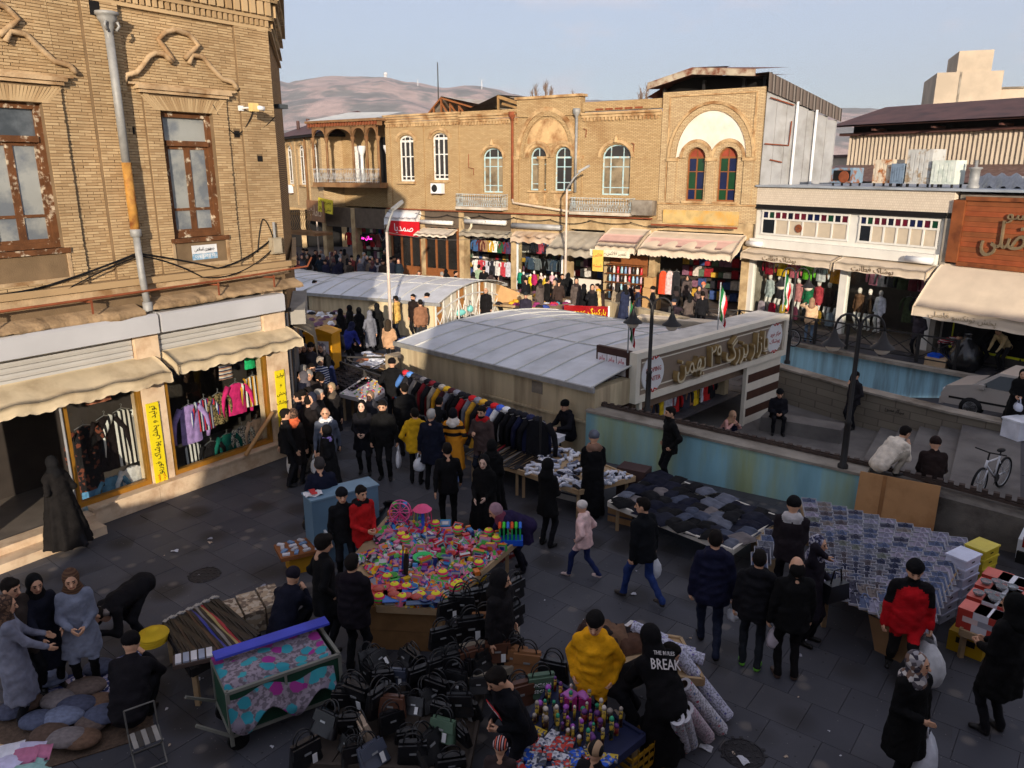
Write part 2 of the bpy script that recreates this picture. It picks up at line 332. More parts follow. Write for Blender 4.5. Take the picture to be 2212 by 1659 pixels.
def pr_box(p):
 if p[0]=='c':a,b=np.array(p[1]),np.array(p[2]);r=max(p[3],p[4]);rr=np.array([r/p[5],r,r]);return np.minimum(a,b)-rr,np.maximum(a,b)+rr
 if p[0]=='e':c,r=np.array(p[1]),np.array(p[2]);return c-r,c+r
 a,b=np.array(p[1]),np.array(p[2]);r=max(p[3],p[4])+p[7];rr=np.array([r/p[5],r,.03]);return np.minimum(a,b)-rr,np.maximum(a,b)+rr
def sdfmesh(prims,st,k=.02,ripple=0.,seed=0,sub=()):
 lo=np.min([pr_box(p)[0]for p in prims],0)-2.5*st;hi=np.max([pr_box(p)[1]for p in prims],0)+2.5*st
 n=np.ceil((hi-lo)/st).astype(int)+1;D=np.full(n,9.,np.float64)
 ax=[lo[i]+np.arange(n[i])*st for i in range(3)]
 for p in prims:
  a,b=pr_box(p);m=.07+st;i0=np.maximum(((a-m-lo)/st).astype(int),0);i1=np.minimum(((b+m-lo)/st).astype(int)+2,n)
  sl=tuple(slice(i0[i],i1[i])for i in range(3));P=np.stack(np.meshgrid(*[ax[i][sl[i]]for i in range(3)],indexing='ij'),-1)
  d=pr_d(p,P);o=D[sl];h=np.clip(.5+.5*(o-d)/k,0,1);D[sl]=np.where(o>8,d,o*(1-h)+d*h-k*h*(1-h))
 if ripple:
  X,Y,Z=np.meshgrid(*ax,indexing='ij');D+=ripple*(np.sin(X*31+seed+4*np.sin(Z*9))*np.sin(Z*23+3*np.sin(Y*12+seed))+.6*np.sin(Y*37+Z*17+seed))
 V,F=surfnet(D,lo,st)
 ctr=V[F].mean(1);dd=np.stack([pr_d(p,ctr)+(p[9]if len(p)>9 and p[0]=='s' else 0)for p in prims],1);mi=np.array([p[8 if p[0]=='s' else(6 if p[0]=='c' else 3)]for p in prims])[dd.argmin(1)]
 return V,F,mi
_HC={}
def head_mesh(kind,beard,st,fem):
 key=(kind,beard,st,fem)
 if key in _HC:return _HC[key]
 # slots: 3 skin 4 hair/headwear 5 scarf accent 6 dark 7 lips
 P=[('e',(0,0,0),(.076,.095,.112),3),('e',(0,.025,-.065),(.055,.065,.055),3),('c',(0,.088,.012),(0,.108,-.022),.010,.016,1.,3),
         ('c',(0,-.015,-.06),(0,-.03,-.19),.052,.056,1.,3)]
 P+=[('e',(sx*.031,.085,.012),(.012,.009,.0065),6)for sx in(-1,1)]+[('c',(sx*.046,.081,.033),(sx*.018,.0915,.036),.0045,.0045,1.,6)for sx in(-1,1)]
 P+=[('c',(-.018,.083,-.058),(.018,.083,-.058),.008,.008,1.,7)]
 if kind in('hair','short','bald','beanie','grey','cap'):P+=[('e',(sx*.078,-.005,-.005),(.014,.022,.032),3)for sx in(-1,1)]
 if kind in('hair','short','grey'):P+=[('e',(0,-.022,.026),(.086,.1,.108),4),('e',(0,.03,.085),(.068,.055,.04),4)]
 if kind=='curly':P+=[('e',(0,-.022,.03),(.095,.108,.118),4),('e',(0,.03,.095),(.08,.065,.05),4)]
 if kind=='bald':P+=[('e',(0,-.036,-.03),(.086,.08,.1),4)]
 if kind=='beanie':P+=[('e',(0,-.014,.062),(.091,.11,.09),4),('c',(-.03,-.02,.05),(.03,-.02,.05),.072,.072,1.,4)]
 if kind=='pom':P+=[('e',(0,-.014,.062),(.091,.11,.09),4),('e',(0,-.02,.165),(.045,.045,.045),5)]
 if kind=='hood':P+=[('e',(0,-.035,.012),(.108,.118,.138),4),('c',(0,-.04,-.05),(0,-.05,-.17),.1,.13,1.,4)]
 if kind in('scarf','chador'):P+=[('e',(0,-.03,.012),(.096,.108,.128),4),('c',(0,-.015,-.07),(0,-.02,-.2),.088,.13,1.,5 if kind=='scarf' else 4)]
 if beard:P+=[('e',(0,.03,-.075),(.062,.07,.05),4)]
 V,F,m=sdfmesh(P,st,.01,.0022 if kind=='curly' else .0009);_HC[key]=(V,F,m);return _HC[key]
def hand_mesh(grip,st):
 key=('hand',grip,st)
 if key in _HC:return _HC[key]
 # wrist at origin, fingers towards -z, palm facing +x... thumb on +y side
 P=[('c',(0,0,.01),(0,.0,-.05),.024,.03,1.5,3),('c',(0,.02,-.05),(0,-.024,-.06),.018,.016,1.,3)]
 for i,(y,L)in enumerate(((.026,.07),(.009,.078),(-.009,.072),(-.026,.056))):
  b=1.25 if grip else .35;z0=-.075;p1=(.012*b,y,z0-L*.45*(1-.35*grip));p2=(.012*b+L*.5*b*.75,y*.95,p1[2]-L*.45*(1-1.0*grip))
  P+=[('c',(0,y,z0),p1,.0095,.009,1.,3),('c',p1,p2,.009,.0075,1.,3)]
 P+=[('c',(.005,.026,-.02),(.02,.052,-.055),.013,.011,1.,3),('c',(.02,.052,-.055),(.035,.05,-.085),.011,.009,1.,3)]
 V,F,m=sdfmesh(P,st,.006);_HC[key]=(V,F,m);return _HC[key]
def ik(a,c,l1,l2,pole):
 a=np.array(a,float);c=np.array(c,float);v=c-a;L=np.linalg.norm(v)
 if L>(l1+l2)*.995:c=a+v/L*(l1+l2)*.995;v=c-a;L=np.linalg.norm(v)
 x=(l1*l1-l2*l2+L*L)/(2*L);hh=math.sqrt(max(l1*l1-x*x,0));n=v/L;pl=np.array(pole,float);pl-=n*(pl@n);pl/=max(np.linalg.norm(pl),1e-6)
 return a+n*x+pl*hh,c
SKIN=(206,158,128);HAIRC=(26,22,20)
PINFO={}
def person(loc,face,label,h=1.72,top=(24,24,26),bot=(26,26,30),shoe=(24,22,22),skin=SKIN,head='short',headc=None,acc=None,pose='stand',lean=0.,coat=None,bulk=.0,beard=False,
           hands='down',look=0.,nod=8.,st=.024,stride=.0,fem=False,group=None,hood=None,hipz=None,feet=None,name='person',cat='person',puff=False,mats=None,sx_t=1.,smooth=True,skirtmat=0,bm=0):
 bulk*=.58;k=h/1.75;rp=random.Random(label);jit=lambda s:rp.uniform(-s,s)
 hz={'stand':.93,'walk':.91,'bend':.88,'sit':.50,'squat':.27,'kneel':.45}[pose]if hipz is None else hipz;hy={'bend':-.1,'squat':-.08}.get(pose,0.);phi=R(lean or{'stand':2,'walk':5,'bend':75,'sit':12,'squat':32,'kneel':20}[pose])
 Hc=np.array((0,hy,hz));t=np.array((0,math.sin(phi),math.cos(phi)))
 fe=feet or{'stand':((-.1,.02+jit(.05),0),(.1,-.02+jit(.05),0)),'walk':((-.08,.27+stride,0),(.08,-.25-stride,.05)),'bend':((-.11,.05,0),(.11,-.06,0)),'sit':((-.13,.42,0),(.13,.38,0)),'squat':((-.15,.2,0),(.15,.17,0)),'kneel':((-.12,.3,0),(.12,-.2,0))}[pose]
 sc=Hc+t*.48;nk=Hc+t*.55;P=[];tp=0
 rw=.73 if not fem else .8;low=(.03 if pose in('stand','walk')else-.07)if coat is None else-.03
 P.append(('c',Hc+t*low,Hc+t*.18,.125+bulk,.118+bulk,rw*sx_t,bm));P.append(('c',Hc+t*.16,Hc+t*.38,.118+bulk,.128+bulk*.8,rw*sx_t,bm))
 sh=(.158 if not fem else .138);P.append(('c',sc+(-sh,0,-.01),sc+(sh,0,-.01),.066+bulk*.5,.066+bulk*.5,1.,tp));P.append(('c',sc,nk+t*.02,.09,.062,.9,tp))
 if puff:
  for j in range(5):q=Hc+t*(-.06+.115*j);P.append(('e',q,(.172+bulk,.136+bulk,.05),tp))
 for i,f in enumerate(fe):
  s_=-1 if i==0 else 1;an=np.array((f[0],f[1]-.03,f[2]+.085));hp=Hc+(s_*.088,0,-.02);kn,an=ik(hp,an,.445,.43,(s_*(.12 if pose!='squat' else .35),1,.15))
  P.append(('c',hp,kn,.086,.062,1.,1));P.append(('c',kn,an,.063,.05,1.,1));to=10*s_
  P.append(('c',an+(0,-.01,-.045),an+(math.sin(R(to))*.15,.15,-.052),.043,.036,1.,2))
 Hn={'down':((-.25,.03+jit(.06),.80),(.25,.03+jit(.06),.80)),'swing':((-.26,-.16,.86),(.26,.2,.9)),'front':((-.07,.26,1.03),(.08,.27,1.04)),'phone':((-.24,.05,.82),(.1,.28,1.22)),'bagr':((-.27,.02,.8),(.29,.02,.79)),'bagl':((-.29,.02,.79),(.26,.08,.82)),
          'reach':((-.14,.5,.95),(.16,.52,.93)),'mouth':((-.2,.2,1.0),(.05,.17,1.5)),'pocket':((-.22,.06,.95),(.22,.06,.95)),'hips':((-.25,.1,1.0),(.25,.1,1.0)),'work':((-.13,.36,1.05),(.12,.38,1.0)),'ground':((-.1,.5,.35),(.15,.52,.3)),'knees':((-.14,.36,.58),(.1,.38,.57)),'lap':((-.08,.33,.62),(.08,.33,.62)),'up':((-.2,.4,1.5),(.24,.05,.8)),'bendwork':((-.12,.62,.55),(.14,.64,.5)),'sq':((-.1,.42,.62),(.1,.4,.66))}[hands]if isinstance(hands,str)else hands
 if head=='chador' and hands=='down':Hn=((-.1,.16,1.05),(.09,.19,1.08))
 if hands=='down' and head!='chador' and name=='person':Hn=rp.choice((Hn,Hn,((-.22,.08,.93),(.25,.02,.8)),((-.25,-.1,.83),(.25,.16,.86)),((-.25,.04,.8),(.14,.26,1.08))))
 wr=[]
 for i,q in enumerate(Hn):
  s_=-1 if i==0 else 1;s0=sc+(s_*(sh+.02),0,-.02);el,w=ik(s0,q,.285,.255,(s_*.6,-.8,-.35));wr.append((el,w))
  P.append(('c',s0,el,.060+bulk*.5,.05+bulk*.45,1.,tp));P.append(('c',el,w,.05+bulk*.4,.037+bulk*.25,1.,tp))
 if head not in('chador','scarf','hood','plain')and hood is None:
  for j in range(7):a=2*PI*j/7;P.append(('e',nk+(.062*math.sin(a),.058*math.cos(a)-.005,.012),(.03,.028,.032),tp))
 if coat is not None:P.append(('s',tuple(Hc+t*.12),(0,hy*.3+.02,coat),.135+bulk,.175+bulk,.78,7,.012,skirtmat if skirtmat else tp,-.06))
 elif pose in('stand','walk'):P.append(('s',tuple(Hc+t*.14),tuple(Hc-t*.15),.128+bulk,.138+bulk,.74,5,.006,bm,-.08))
 if head=='chador' and pose in('stand','walk'):
  P.append(('s',tuple(nk+(0,-.0,.0)),(0,.02 if pose=='stand' else .0,.06),.13,.29 if pose=='stand' else .34,.85,9,.03,tp,-.01))
  P.append(('c',sc+(-.15,0,-.05),sc+(.15,0,-.05),.085,.085,1.,tp))
 if hood is not None:P.append(('c',nk+(-.07,-.06,-.02),nk+(.07,-.06,-.02),.075,.075,1.,5));P.append(('c',nk+(-.085,.03,-.0),nk+(.085,.03,.0),.045,.045,1.,5))
 V,F,mi=sdfmesh(P,st/k,.028,.0055+bulk*.05,rp.random()*6)
 Vs=[V];Fs=[F];Ms=[mi];no=len(V)
 hv,hf,hm=head_mesh(head,beard,.008 if st<.03 else(.012 if st<.035 else .02),fem)
 fa_=phi*.45+R(nod)*.5;rot=np.array(Matrix.Rotation(R(-look),3,'Z')@Matrix.Rotation(-fa_,3,'X'));hc=nk+np.array((0,math.sin(phi*.8)*.14+.015,math.cos(phi*.8)*.155))
 Vs.append((hv*1.06)@rot.T+hc);Fs.append(hf+no);Ms.append(hm);no+=len(hv)
 HW=[]
 for i,(el,w)in enumerate(wr):
  d=w-el;d=d/np.linalg.norm(d)
  if st<.035:
   gv,gf,gm=hand_mesh(hands in('bagr','bagl','phone','pocket'),.0075);s_=-1 if i==0 else 1
   z=-d;x=np.array((-s_,.25,0.));x=x-z*(x@z);x/=np.linalg.norm(x);y=np.cross(z,x);y=y if s_>0 else-y
   g=gv@np.stack([x,np.abs(1)*(y if(y[1]>-.2)else-y),z])+(w+d*.0);Vs.append(g);Fs.append(gf+no);Ms.append(gm);no+=len(g)
  HW.append(w+d*.09)
 V=np.concatenate(Vs)*k;F=np.concatenate(Fs);mi=np.concatenate(Ms)
 me=bpy.data.meshes.new(name);me.vertices.add(len(V));me.vertices.foreach_set('co',V.ravel().astype(np.float32));me.loops.add(F.size);me.loops.foreach_set('vertex_index',F.ravel().astype(np.int32))
 me.polygons.add(len(F));me.polygons.foreach_set('loop_start',np.arange(0,F.size,4,dtype=np.int32));me.polygons.foreach_set('loop_total',np.full(len(F),4,np.int32));me.update(calc_edges=True)
 hc_=headc or(HAIRC if head not in('grey',)else(150,146,140));acc=acc or(hood if isinstance(hood,tuple)else top)
 cm=lambda c:c if isinstance(c,bpy.types.Material)else CL(c)
 sk=M(skin,rough=.55,var=.08,sc=12,spec=.35);lip=M((int(skin[0]*.82),int(skin[1]*.6),int(skin[2]*.58)),rough=.5)
 for m in(cm(top),cm(bot),M(shoe,rough=.5,spec=.4)if isinstance(shoe,tuple)else shoe,sk,cm(hc_),cm(acc),M((28,20,18),rough=.5),lip):me.materials.append(m)
 me.polygons.foreach_set('material_index',mi.astype(np.int32));me.polygons.foreach_set('use_smooth',np.ones(len(F),bool));me.update()
 o=bpy.data.objects.new(name,me);C.objects.link(o);o.location=loc;o.rotation_euler=(0,0,-R(face));tag(o,label,cat,group)
 rm=Matrix.Rotation(-R(face),3,'Z');PINFO[o.name]=[Vector(loc)+rm@Vector(w*k)for w in HW]
 return o
def hand_of(o,i):return PINFO[o.name][i]
# ------------------------------------------------------------------ hung garments, bags
def garment_mesh(w,h,sleeve,mat,thick=.09,long_sleeve=True,seed=0,neck=.09):
 m=MB();r=random.Random(seed);f1,f2=r.uniform(3,6),r.uniform(0,6);nx,nz=10,8
 def half(sg):
  def fn(u,v):
   ww=w*(.86+.14*v)if v>.12 else w*(.5+.36*v/.12);x=(u-.5)*ww;e=math.sqrt(max(0,1-(2*u-1)**2))
   return(x,sg*(thick*.5*e*(.55+.45*v)+.012*math.sin(u*14*f1/4+f2)*v*e),-h*v+(.03 if v==0 and abs(u-.5)>.25 else 0.)-.1*h*abs(2*u-1)*(1-v)*.6)
  return fn
 m.grid(half(-1),nx,nz);m.grid(half(1),nx,nz)
 if sleeve:
  for s in(-1,1):
   a=Vector((s*w*.42,0,-.055*h));L=sleeve;m.tube([a,a+Vector((s*L*.22,-.01,-L*.35)),a+Vector((s*L*.27,.0,-L*.72)),a+Vector((s*L*.25,.01,-L))],[w*.13,w*.12,w*.105,w*.085],8)
 return m.mesh('garment',mat,True)
m_hang=M((150,150,150),rough=.4,metal=.5)
def hung(fr_or_parent,name,label,cat,loc,rz,w,h,sleeve,mat,group=None,seed=0,thick=.09,extra=None):
 t=thing(name,label,cat,loc,rz,group);put('fabric',garment_mesh(w,h,sleeve,mat,thick,seed=seed),t)
 m=MB();m.tube([(-w*.36,0,-.035),(0,0,.03),(w*.36,0,-.035)],.008,5);m.tube([(0,0,.03),(0,0,.07),(.02,0,.1),(0,0,.12),(-.02,0,.1)],.004,5);m.build('hanger',m_hang,t);return t
def plastic_bag(loc,w,h,d,label,colr=(222,224,228),rz=0.,group=None,name='plastic_bag',cat='bag',mat=None,sagz=1.):
 """loc = point where the hand holds it; the sack hangs below"""
 mat=mat or M(colr,rough=.35,var=.12,sc=9,bump=.8,bsc=14,spec=.4);t=thing(name,label,cat,(loc[0],loc[1],loc[2]-h-.12),rz,group);rr=random.Random(label)
 m=MB();n=18;prof=[(.0,0),(.62,.0),(.9,.12),(1.0,.38),(.9,.62),(.66,.8),(.42,.92),(.3,1.)]
 ph=[rr.uniform(0,6)for _ in range(4)];vs=[];fs=[]
 for(r,z)in prof:
  for k in range(n):
   a=2*PI*k/n;q=1+.09*math.sin(5*a+ph[0]+z*3)*(.3+z)+.05*math.sin(9*a+ph[1]);vs.append((r*w/2*q*math.cos(a),r*d/2*q*math.sin(a),z*h))
 for i in range(len(prof)-1):
  for k in range(n):fs.append((i*n+k,i*n+(k+1)%n,(i+1)*n+(k+1)%n,(i+1)*n+k))
 m.add(vs,fs);m.build('sack',mat,t,True)
 for s in(-1,1):
  m=MB();m.tube([(s*w*.16,s*.02,h*.95),(s*w*.1,s*.015,h+.07),(0,0,h+.125),(-s*.02,-s*.01,h+.1)],[.02,.014,.012,.01],6);m.build('handle',mat,t,True)
 return t
# ------------------------------------------------------------------ ground with the sunken stair pit and car ramp
NR=Vector((2.05,17.0,0))
PIT=[Vector(p)for p in((2.35,17.35),(9.3,12.9),(15.2,22.4),(16.9,21.9),(9.7,30.5),(7.4,22.8))]
FLF=Fr(-5.193,17.625,55.3);FMF=Fr(10.6,34.3,-35.6);FRF=Fr(10.83,34.1,-57.3)
m_asph=M((80,78,80),rough=.75,var=.2,sc=.9,bump=.25,bsc=60,rgb2=(58,56,60),msc=.45,mix=(.38,.66))
m_slab=islandmat((69,70,77),(81,81,86),'slab',rough=.6,bump=.25,bsc=18,spots=1)
m_conc=M((150,142,130),rough=.9,var=.2,sc=1.4,bump=.4,bsc=25,rgb2=(104,94,82),msc=.9)
outer=[Vector(p)for p in((-900,-60),(900,-60),(900,1400),(-900,1400))]
polys=[outer,PIT];flat=[p for pl in polys for p in pl]
tris=tessellate_polygon([[Vector((p.x,p.y,0))for p in pl]for pl in polys])
mb=MB();mb.add([(p.x,p.y,-.012)for p in flat],[tuple(t)for t in tris]);ground=struct(mb.build('ground',m_asph))
# paving slabs of the square: each a slab with its joint, laid at an angle
SLA=R(-38);sx=Vector((math.cos(SLA),math.sin(SLA)));sy=Vector((-math.sin(SLA),math.cos(SLA)))
def inside(p,poly):
 c=False;n=len(poly)
 for i in range(n):
  a,b=poly[i],poly[(i+1)%n]
  if(a.y>p[1])!=(b.y>p[1])and p[0]<(b.x-a.x)*(p[1]-a.y)/(b.y-a.y)+a.x:c=not c
 return c
cells=[]
for i in range(-60,60):
 for j in range(-60,60):
  c=Vector((0,14))+sx*(i*.62+(.31 if j%2 else 0))+sy*(j*.62)
  if 5.6<c.y<40 and-13<c.x<17:
   q=FLF.loc((c.x,c.y,0))
   if q[1]>-.5 and q[0]<.9:continue
   if q[0]>=.3 and q[1]>0 and c.x<-6-(c.y-20)*.2:continue
   if any(inside(c+sx*a+sy*b,PIT)for a in(-.35,.35)for b in(-.35,.35)):continue
   if FMF.loc((c.x,c.y,0))[1]>-.6 or FRF.loc((c.x,c.y,0))[1]>-.6:continue
   cells.append((c.length,c))
cells.sort(key=lambda t:t[0])
h=.309;sm=MB();b=.003
sm.add([(-h,-h,-.01),(h,-h,-.01),(h,h,-.01),(-h,h,-.01),(-h+b,-h+b,0),(h-b,-h+b,0),(h-b,h-b,0),(-h+b,h-b,0)],[(4,5,6,7),(0,1,5,4),(1,2,6,5),(2,3,7,6),(3,0,4,7)])
sme=sm.mesh('paving_slab',m_slab);rest=MB()
for k,(d,c)in enumerate(cells):
 dz=random.uniform(-.002,.002)
 if k<300:
  o=put('paving_slab',sme,ground,(c.x,c.y,dz),SLA)
 else:
  for v in sm.v[:]:pass
  o0=len(rest.v);rest.add(sm.v,sm.f);rest.xf(Matrix.Translation((c.x,c.y,dz))@Matrix.Rotation(SLA,4,'Z'),o0)
stuff(rest.build('paving_slab_field',m_slab,ground))

# ------------------------------------------------------------------ buildings behind the viewpoint (they shade the square)
m_bk=brickmat((176,142,100),(160,124,84),(110,84,58),key='bk_back')
def back_house(x0,x1,h,label,y1=-14):
 t=thing('brick_house',label,'building',((x0+x1)/2,-1.2,0));w=(x1-x0)/2
 m=MB();m.box(-w,w,y1,0,0,h);m.build('wall',m_bk,t)
 m=MB();m.box(-w-.2,w+.2,y1,.25,h+.003,h+.25);m.build('roof',m_conc,t)
 n=int(w*2/2.4)
 for i in range(n):
  x=-w+(i+.5)*2*w/n
  m=MB();m.box(x-.5,x+.5,.002,.05,1.0,min(2.6,h-.6));wo=m.build('window',M((96,66,44)),t)
  m=MB();m.box(x-.42,x+.42,.05,.06,1.1,min(2.5,h-.7));m.build('pane',glassmat(),wo)
back_house(-.9,44,6.75,'tall brick house behind the viewpoint shading the square')
back_house(-5.3,-.95,4.35,'low brick house behind the viewpoint beside the tall one');back_house(-6.7,-5.35,2.9,'unseen low brick block added behind the viewpoint to step the shade edge')  # the lowest one is unseen, added to step the edge of the shade

# ------------------------------------------------------------------ brick corner building on the left
m_mortar=M((118,98,74),rough=.95,var=.2,sc=3,bump=.4,bsc=50)
m_brk=islandmat((190,164,126),(164,136,100),'lbrick',bump=.7,bsc=35)
m_side=brickmat((176,140,94),(156,120,78),(98,76,54),w=.22,h=.05,key='lside')
m_plast=M((184,158,124),rough=.9,var=.2,sc=2.5,bump=.4,bsc=25,rgb2=(140,108,74),msc=2)
m_wood=M((100,64,38),rough=.75,var=.3,sc=5,bump=.4,bsc=40,rgb2=(196,180,156),msc=7,mix=(.56,.66))
m_stone=M((214,190,160),rough=.55,var=.12,sc=2,rgb2=(190,160,130),msc=3)
m_white=M((226,226,226),rough=.45,var=.05,sc=2)
m_gold=M((196,140,54),rough=.35,var=.15,sc=6,metal=.6,spec=.5)
m_dark=M((22,20,20),rough=.8);m_black=M((16,16,17),rough=.6);m_iron=M((34,32,32),rough=.55,var=.2,spec=.4)
m_alu=M((168,170,172),rough=.42,var=.14,sc=5,metal=.5,spec=.5)
m_rust=M((132,72,46),rough=.85,var=.25,sc=6,bump=.3)
m_zinc=M((150,150,148),rough=.6,var=.18,sc=7,metal=.2,spec=.4)
LB=fthing(FLF,'brick_building','yellow brick corner building with peeling brown windows and two clothes shops','building')
WIN=[(-5.92,-4.78),(-2.66,-1.53)];WZ=(5.18,7.57)
# mortar wall with the two window openings (front plane y = 0)
def wallmesh(x0,x1,z0,z1,holes,depth=.35,y=0.,flip=False):
 """front wall with openings; hole = (x0,x1,z0,z1,rise) where rise > 0 rounds its top"""
 m=MB();xs=sorted(set([x0,x1]+[h[0]for h in holes]+[h[1]for h in holes]))
 for a,b in zip(xs[:-1],xs[1:]):
  hs=sorted([h for h in holes if h[0]<b-1e-6 and h[1]>a+1e-6],key=lambda h:h[2]);z=z0
  for h in hs:
   if h[2]>z:m.quad((a,y,z),(b,y,z),(b,y,h[2]),(a,y,h[2]))
   z=h[3]
  if z<z1:m.quad((a,y,z),(b,y,z),(b,y,z1),(a,y,z1))
 for h in holes:
  a,b,c,d=h[:4];r=h[4]if len(h)>4 else 0;zs=d-r;y2=y+depth
  m.quad((a,y,c),(a,y2,c),(a,y2,zs),(a,y,zs));m.quad((b,y,c),(b,y,zs),(b,y2,zs),(b,y2,c));m.quad((a,y,c),(b,y,c),(b,y2,c),(a,y2,c))
  if not r:m.quad((a,y,d),(a,y2,d),(b,y2,d),(b,y,d))
  else:
   n=12;ar=[((a+b)/2-(b-a)/2*math.cos(PI*k/n),zs+r*math.sin(PI*k/n))for k in range(n+1)]
   for(xa,za),(xb,zb)in zip(ar[:-1],ar[1:]):
    m.quad((xa,y,za),(xb,y,zb),(xb,y,d),(xa,y,d));m.quad((xa,y,za),(xa,y2,za),(xb,y2,zb),(xb,y,zb))
 return m
def arcpts(cx,zs,rx,rz,n=14,a0=0,a1=PI):return[(cx-rx*math.cos(a0+(a1-a0)*k/n),zs+rz*math.sin(a0+(a1-a0)*k/n))for k in range(n+1)]
mw=wallmesh(-9,0,3.3,10.6,[(a,b,WZ[0],WZ[1])for a,b in WIN])
SD=Vector((4.16,4.7,0))
mw.quad((0,0,0),(SD.x,SD.y,0),(SD.x,SD.y,10.9),(0,0,10.9),1)
mw.quad((-9,0,3.3),(-9,0,10.6),(-9,7,10.6),(-9,7,3.3),1);mw.add([(-9,0,10.6),(0,0,10.6),(SD.x,SD.y,10.6),(-9,7,10.6)],[(0,1,2,3)],1)
mw.quad((SD.x,SD.y,0),(-9,7,0),(-9,7,10.6),(SD.x,SD.y,10.6),1)
wall=mw.build('wall',[m_mortar,m_side],LB)
# raised brick panels round the windows, pilasters and corner (mortar backing)
REG=[(-9,-6.25,0.),(-6.25,-4.44,-.06),(-4.44,-3.92,0.),(-3.92,-3.28,-.10),(-3.28,-2.97,0.),(-2.97,-1.18,-.06),(-1.18,-.84,0.),(-.84,0.,-.06)]
back=MB()
for a,b,y in REG:
 if y:
  hs=[w for w in WIN if w[0]>a and w[1]<b];top=9.3 if not hs else 7.86
  if hs:
   w=hs[0]
   for bb in((a,w[0],4.5,top),(w[1],b,4.5,top),(w[0],w[1],4.5,WZ[0]),(w[0],w[1],WZ[1],top)):back.box(bb[0],bb[1],y,-.001,bb[2],bb[3])
  else:back.box(a,b,y,-.001,4.5,top)
back.build('pilaster',m_mortar,LB)
BH=.05;bl=[];HOLES=[(-3.24,7.19,.07),(-.95,7.21,.08),(-.47,6.72,.075)]
for a,b,y in REG:
 z=4.52;r=0
 hs=[w for w in WIN if w[0]>a and w[1]<b]
 while z<9.28:
  segs=[(a,b)]
  yy=y if(not hs or z<7.84)else 0.
  if hs and WZ[0]-.1<z<7.84:
   w=hs[0];g=.0 if z<WZ[1]else .1+(z-WZ[1])*.35
   segs=[(a,w[0]-g),(w[1]+g,b)]
  if hs and 4.62<z<WZ[0]-.02:segs=[(a,hs[0][0]-.03),(hs[0][1]+.03,b)]
  for hx,hz,hr in HOLES:
   if abs(z+.02-hz)<hr:segs=[s2 for s1 in segs for s2 in([(s1[0],hx-hr),(hx+hr,s1[1])]if s1[0]<hx<s1[1]else[s1])]
  for s0,s1 in segs:
   x=s0-(.11 if r%2 else 0.)
   while x<s1-.02:
    xa,xb=max(x,s0),min(x+.222,s1)
    if xb-xa>.03:bl.append((xa+.003,xb-.003,yy,z))
    x+=.222+random.uniform(-.012,.012)
  z+=BH;r+=1
full=sorted([q for q in bl if abs(q[1]-q[0]-.216)<.03],key=lambda q:(Vector((FLF.w(q[0],0).x,FLF.w(q[0],0).y,q[3]))-Vector((0,0,CAMH))).length)
full=[q for q in full if q[0]>-5.6 and q[3]<9.1][:300];fs=set(full)
one=MB();one.add([(-.108,0,0),(.108,0,0),(.108,0,.043),(-.108,0,.043),(-.106,-.012,.002),(.106,-.012,.002),(.106,-.012,.041),(-.106,-.012,.041)],[(4,5,6,7),(0,1,5,4),(1,2,6,5),(2,3,7,6),(3,0,4,7)])
ome=one.mesh('brick',m_brk);rb=MB()
for q in bl:
 j=random.uniform(-.004,.004)
 if q in fs:put('brick',ome,wall,((q[0]+q[1])/2,q[2]+j,q[3]))
 else:
  xa,xb,y,z=q
  rb.add([(xa,y+j,z),(xb,y+j,z),(xb,y+j,z+.043),(xa,y+j,z+.043),(xa+.002,y-.012+j,z+.002),(xb-.002,y-.012+j,z+.002),(xb-.002,y-.012+j,z+.041),(xa+.002,y-.012+j,z+.041)],[(4,5,6,7),(0,1,5,4),(1,2,6,5),(2,3,7,6),(3,0,4,7)])
stuff(rb.build('brickwork',m_brk,wall))
for hx,hz,hr in HOLES:
 m=MB();m.box(hx-hr*.8,hx+hr*.8,-.075 if hx>-.8 else-.008,-.004,hz-hr*.8,hz+hr*.8);m.build('scaffold_hole',m_dark,LB)
# soldier bricks over the windows
for w in WIN:
 k=0;x=w[0]-.24
 while x<w[1]+.2:
  m=MB();t=(x-(w[0]+w[1])/2)*.16;m.add([(x-t,-.074,WZ[1]+.01),(x+.045-t,-.074,WZ[1]+.01),(x+.045+t,-.074,7.83),(x+t,-.074,7.83),(x-t,-.055,WZ[1]+.01),(x+.045-t,-.055,WZ[1]+.01),(x+.045+t,-.055,7.83),(x+t,-.055,7.83)],[(0,1,2,3),(0,4,5,1),(1,5,6,2),(2,6,7,3),(3,7,4,0)])
  if not(x<w[0]-.02 and WZ[1]+.0>7.6):m.build('brick',m_brk,wall)
  x+=.0525
# cornice: bands and dentils
def band(z0,z1,pr,mat=m_plast,name='cornice',x0=-9,x1=0.):
 m=MB();m.box(x0,x1+pr,-pr,.0,z0,z1)
 m.add([(x1,-pr,z0),(x1+pr,-pr,z0),(SD.x+pr,SD.y,z0),(SD.x,SD.y,z0),(x1,-pr,z1),(x1+pr,-pr,z1),(SD.x+pr,SD.y,z1),(SD.x,SD.y,z1)],[(0,1,5,4),(1,2,6,5),(4,5,6,7),(0,3,2,1)])
 return m.build(name,mat,LB)
band(9.3,9.37,.08,m_brk);band(9.50,9.58,.13,m_brk);band(9.84,9.92,.2,m_brk);band(10.1,10.6,.3,m_brk)
dm=MB();dm.box(-.035,.035,-.11,0,0,.125);d1=dm.mesh('dentil',m_brk)
dm=MB();dm.box(-.06,.06,-.19,0,0,.25);d2=dm.mesh('dentil',m_brk)
dm=MB();dm.box(-.06,.06,-.27,0,0,.17);d3=dm.mesh('dentil',m_brk)
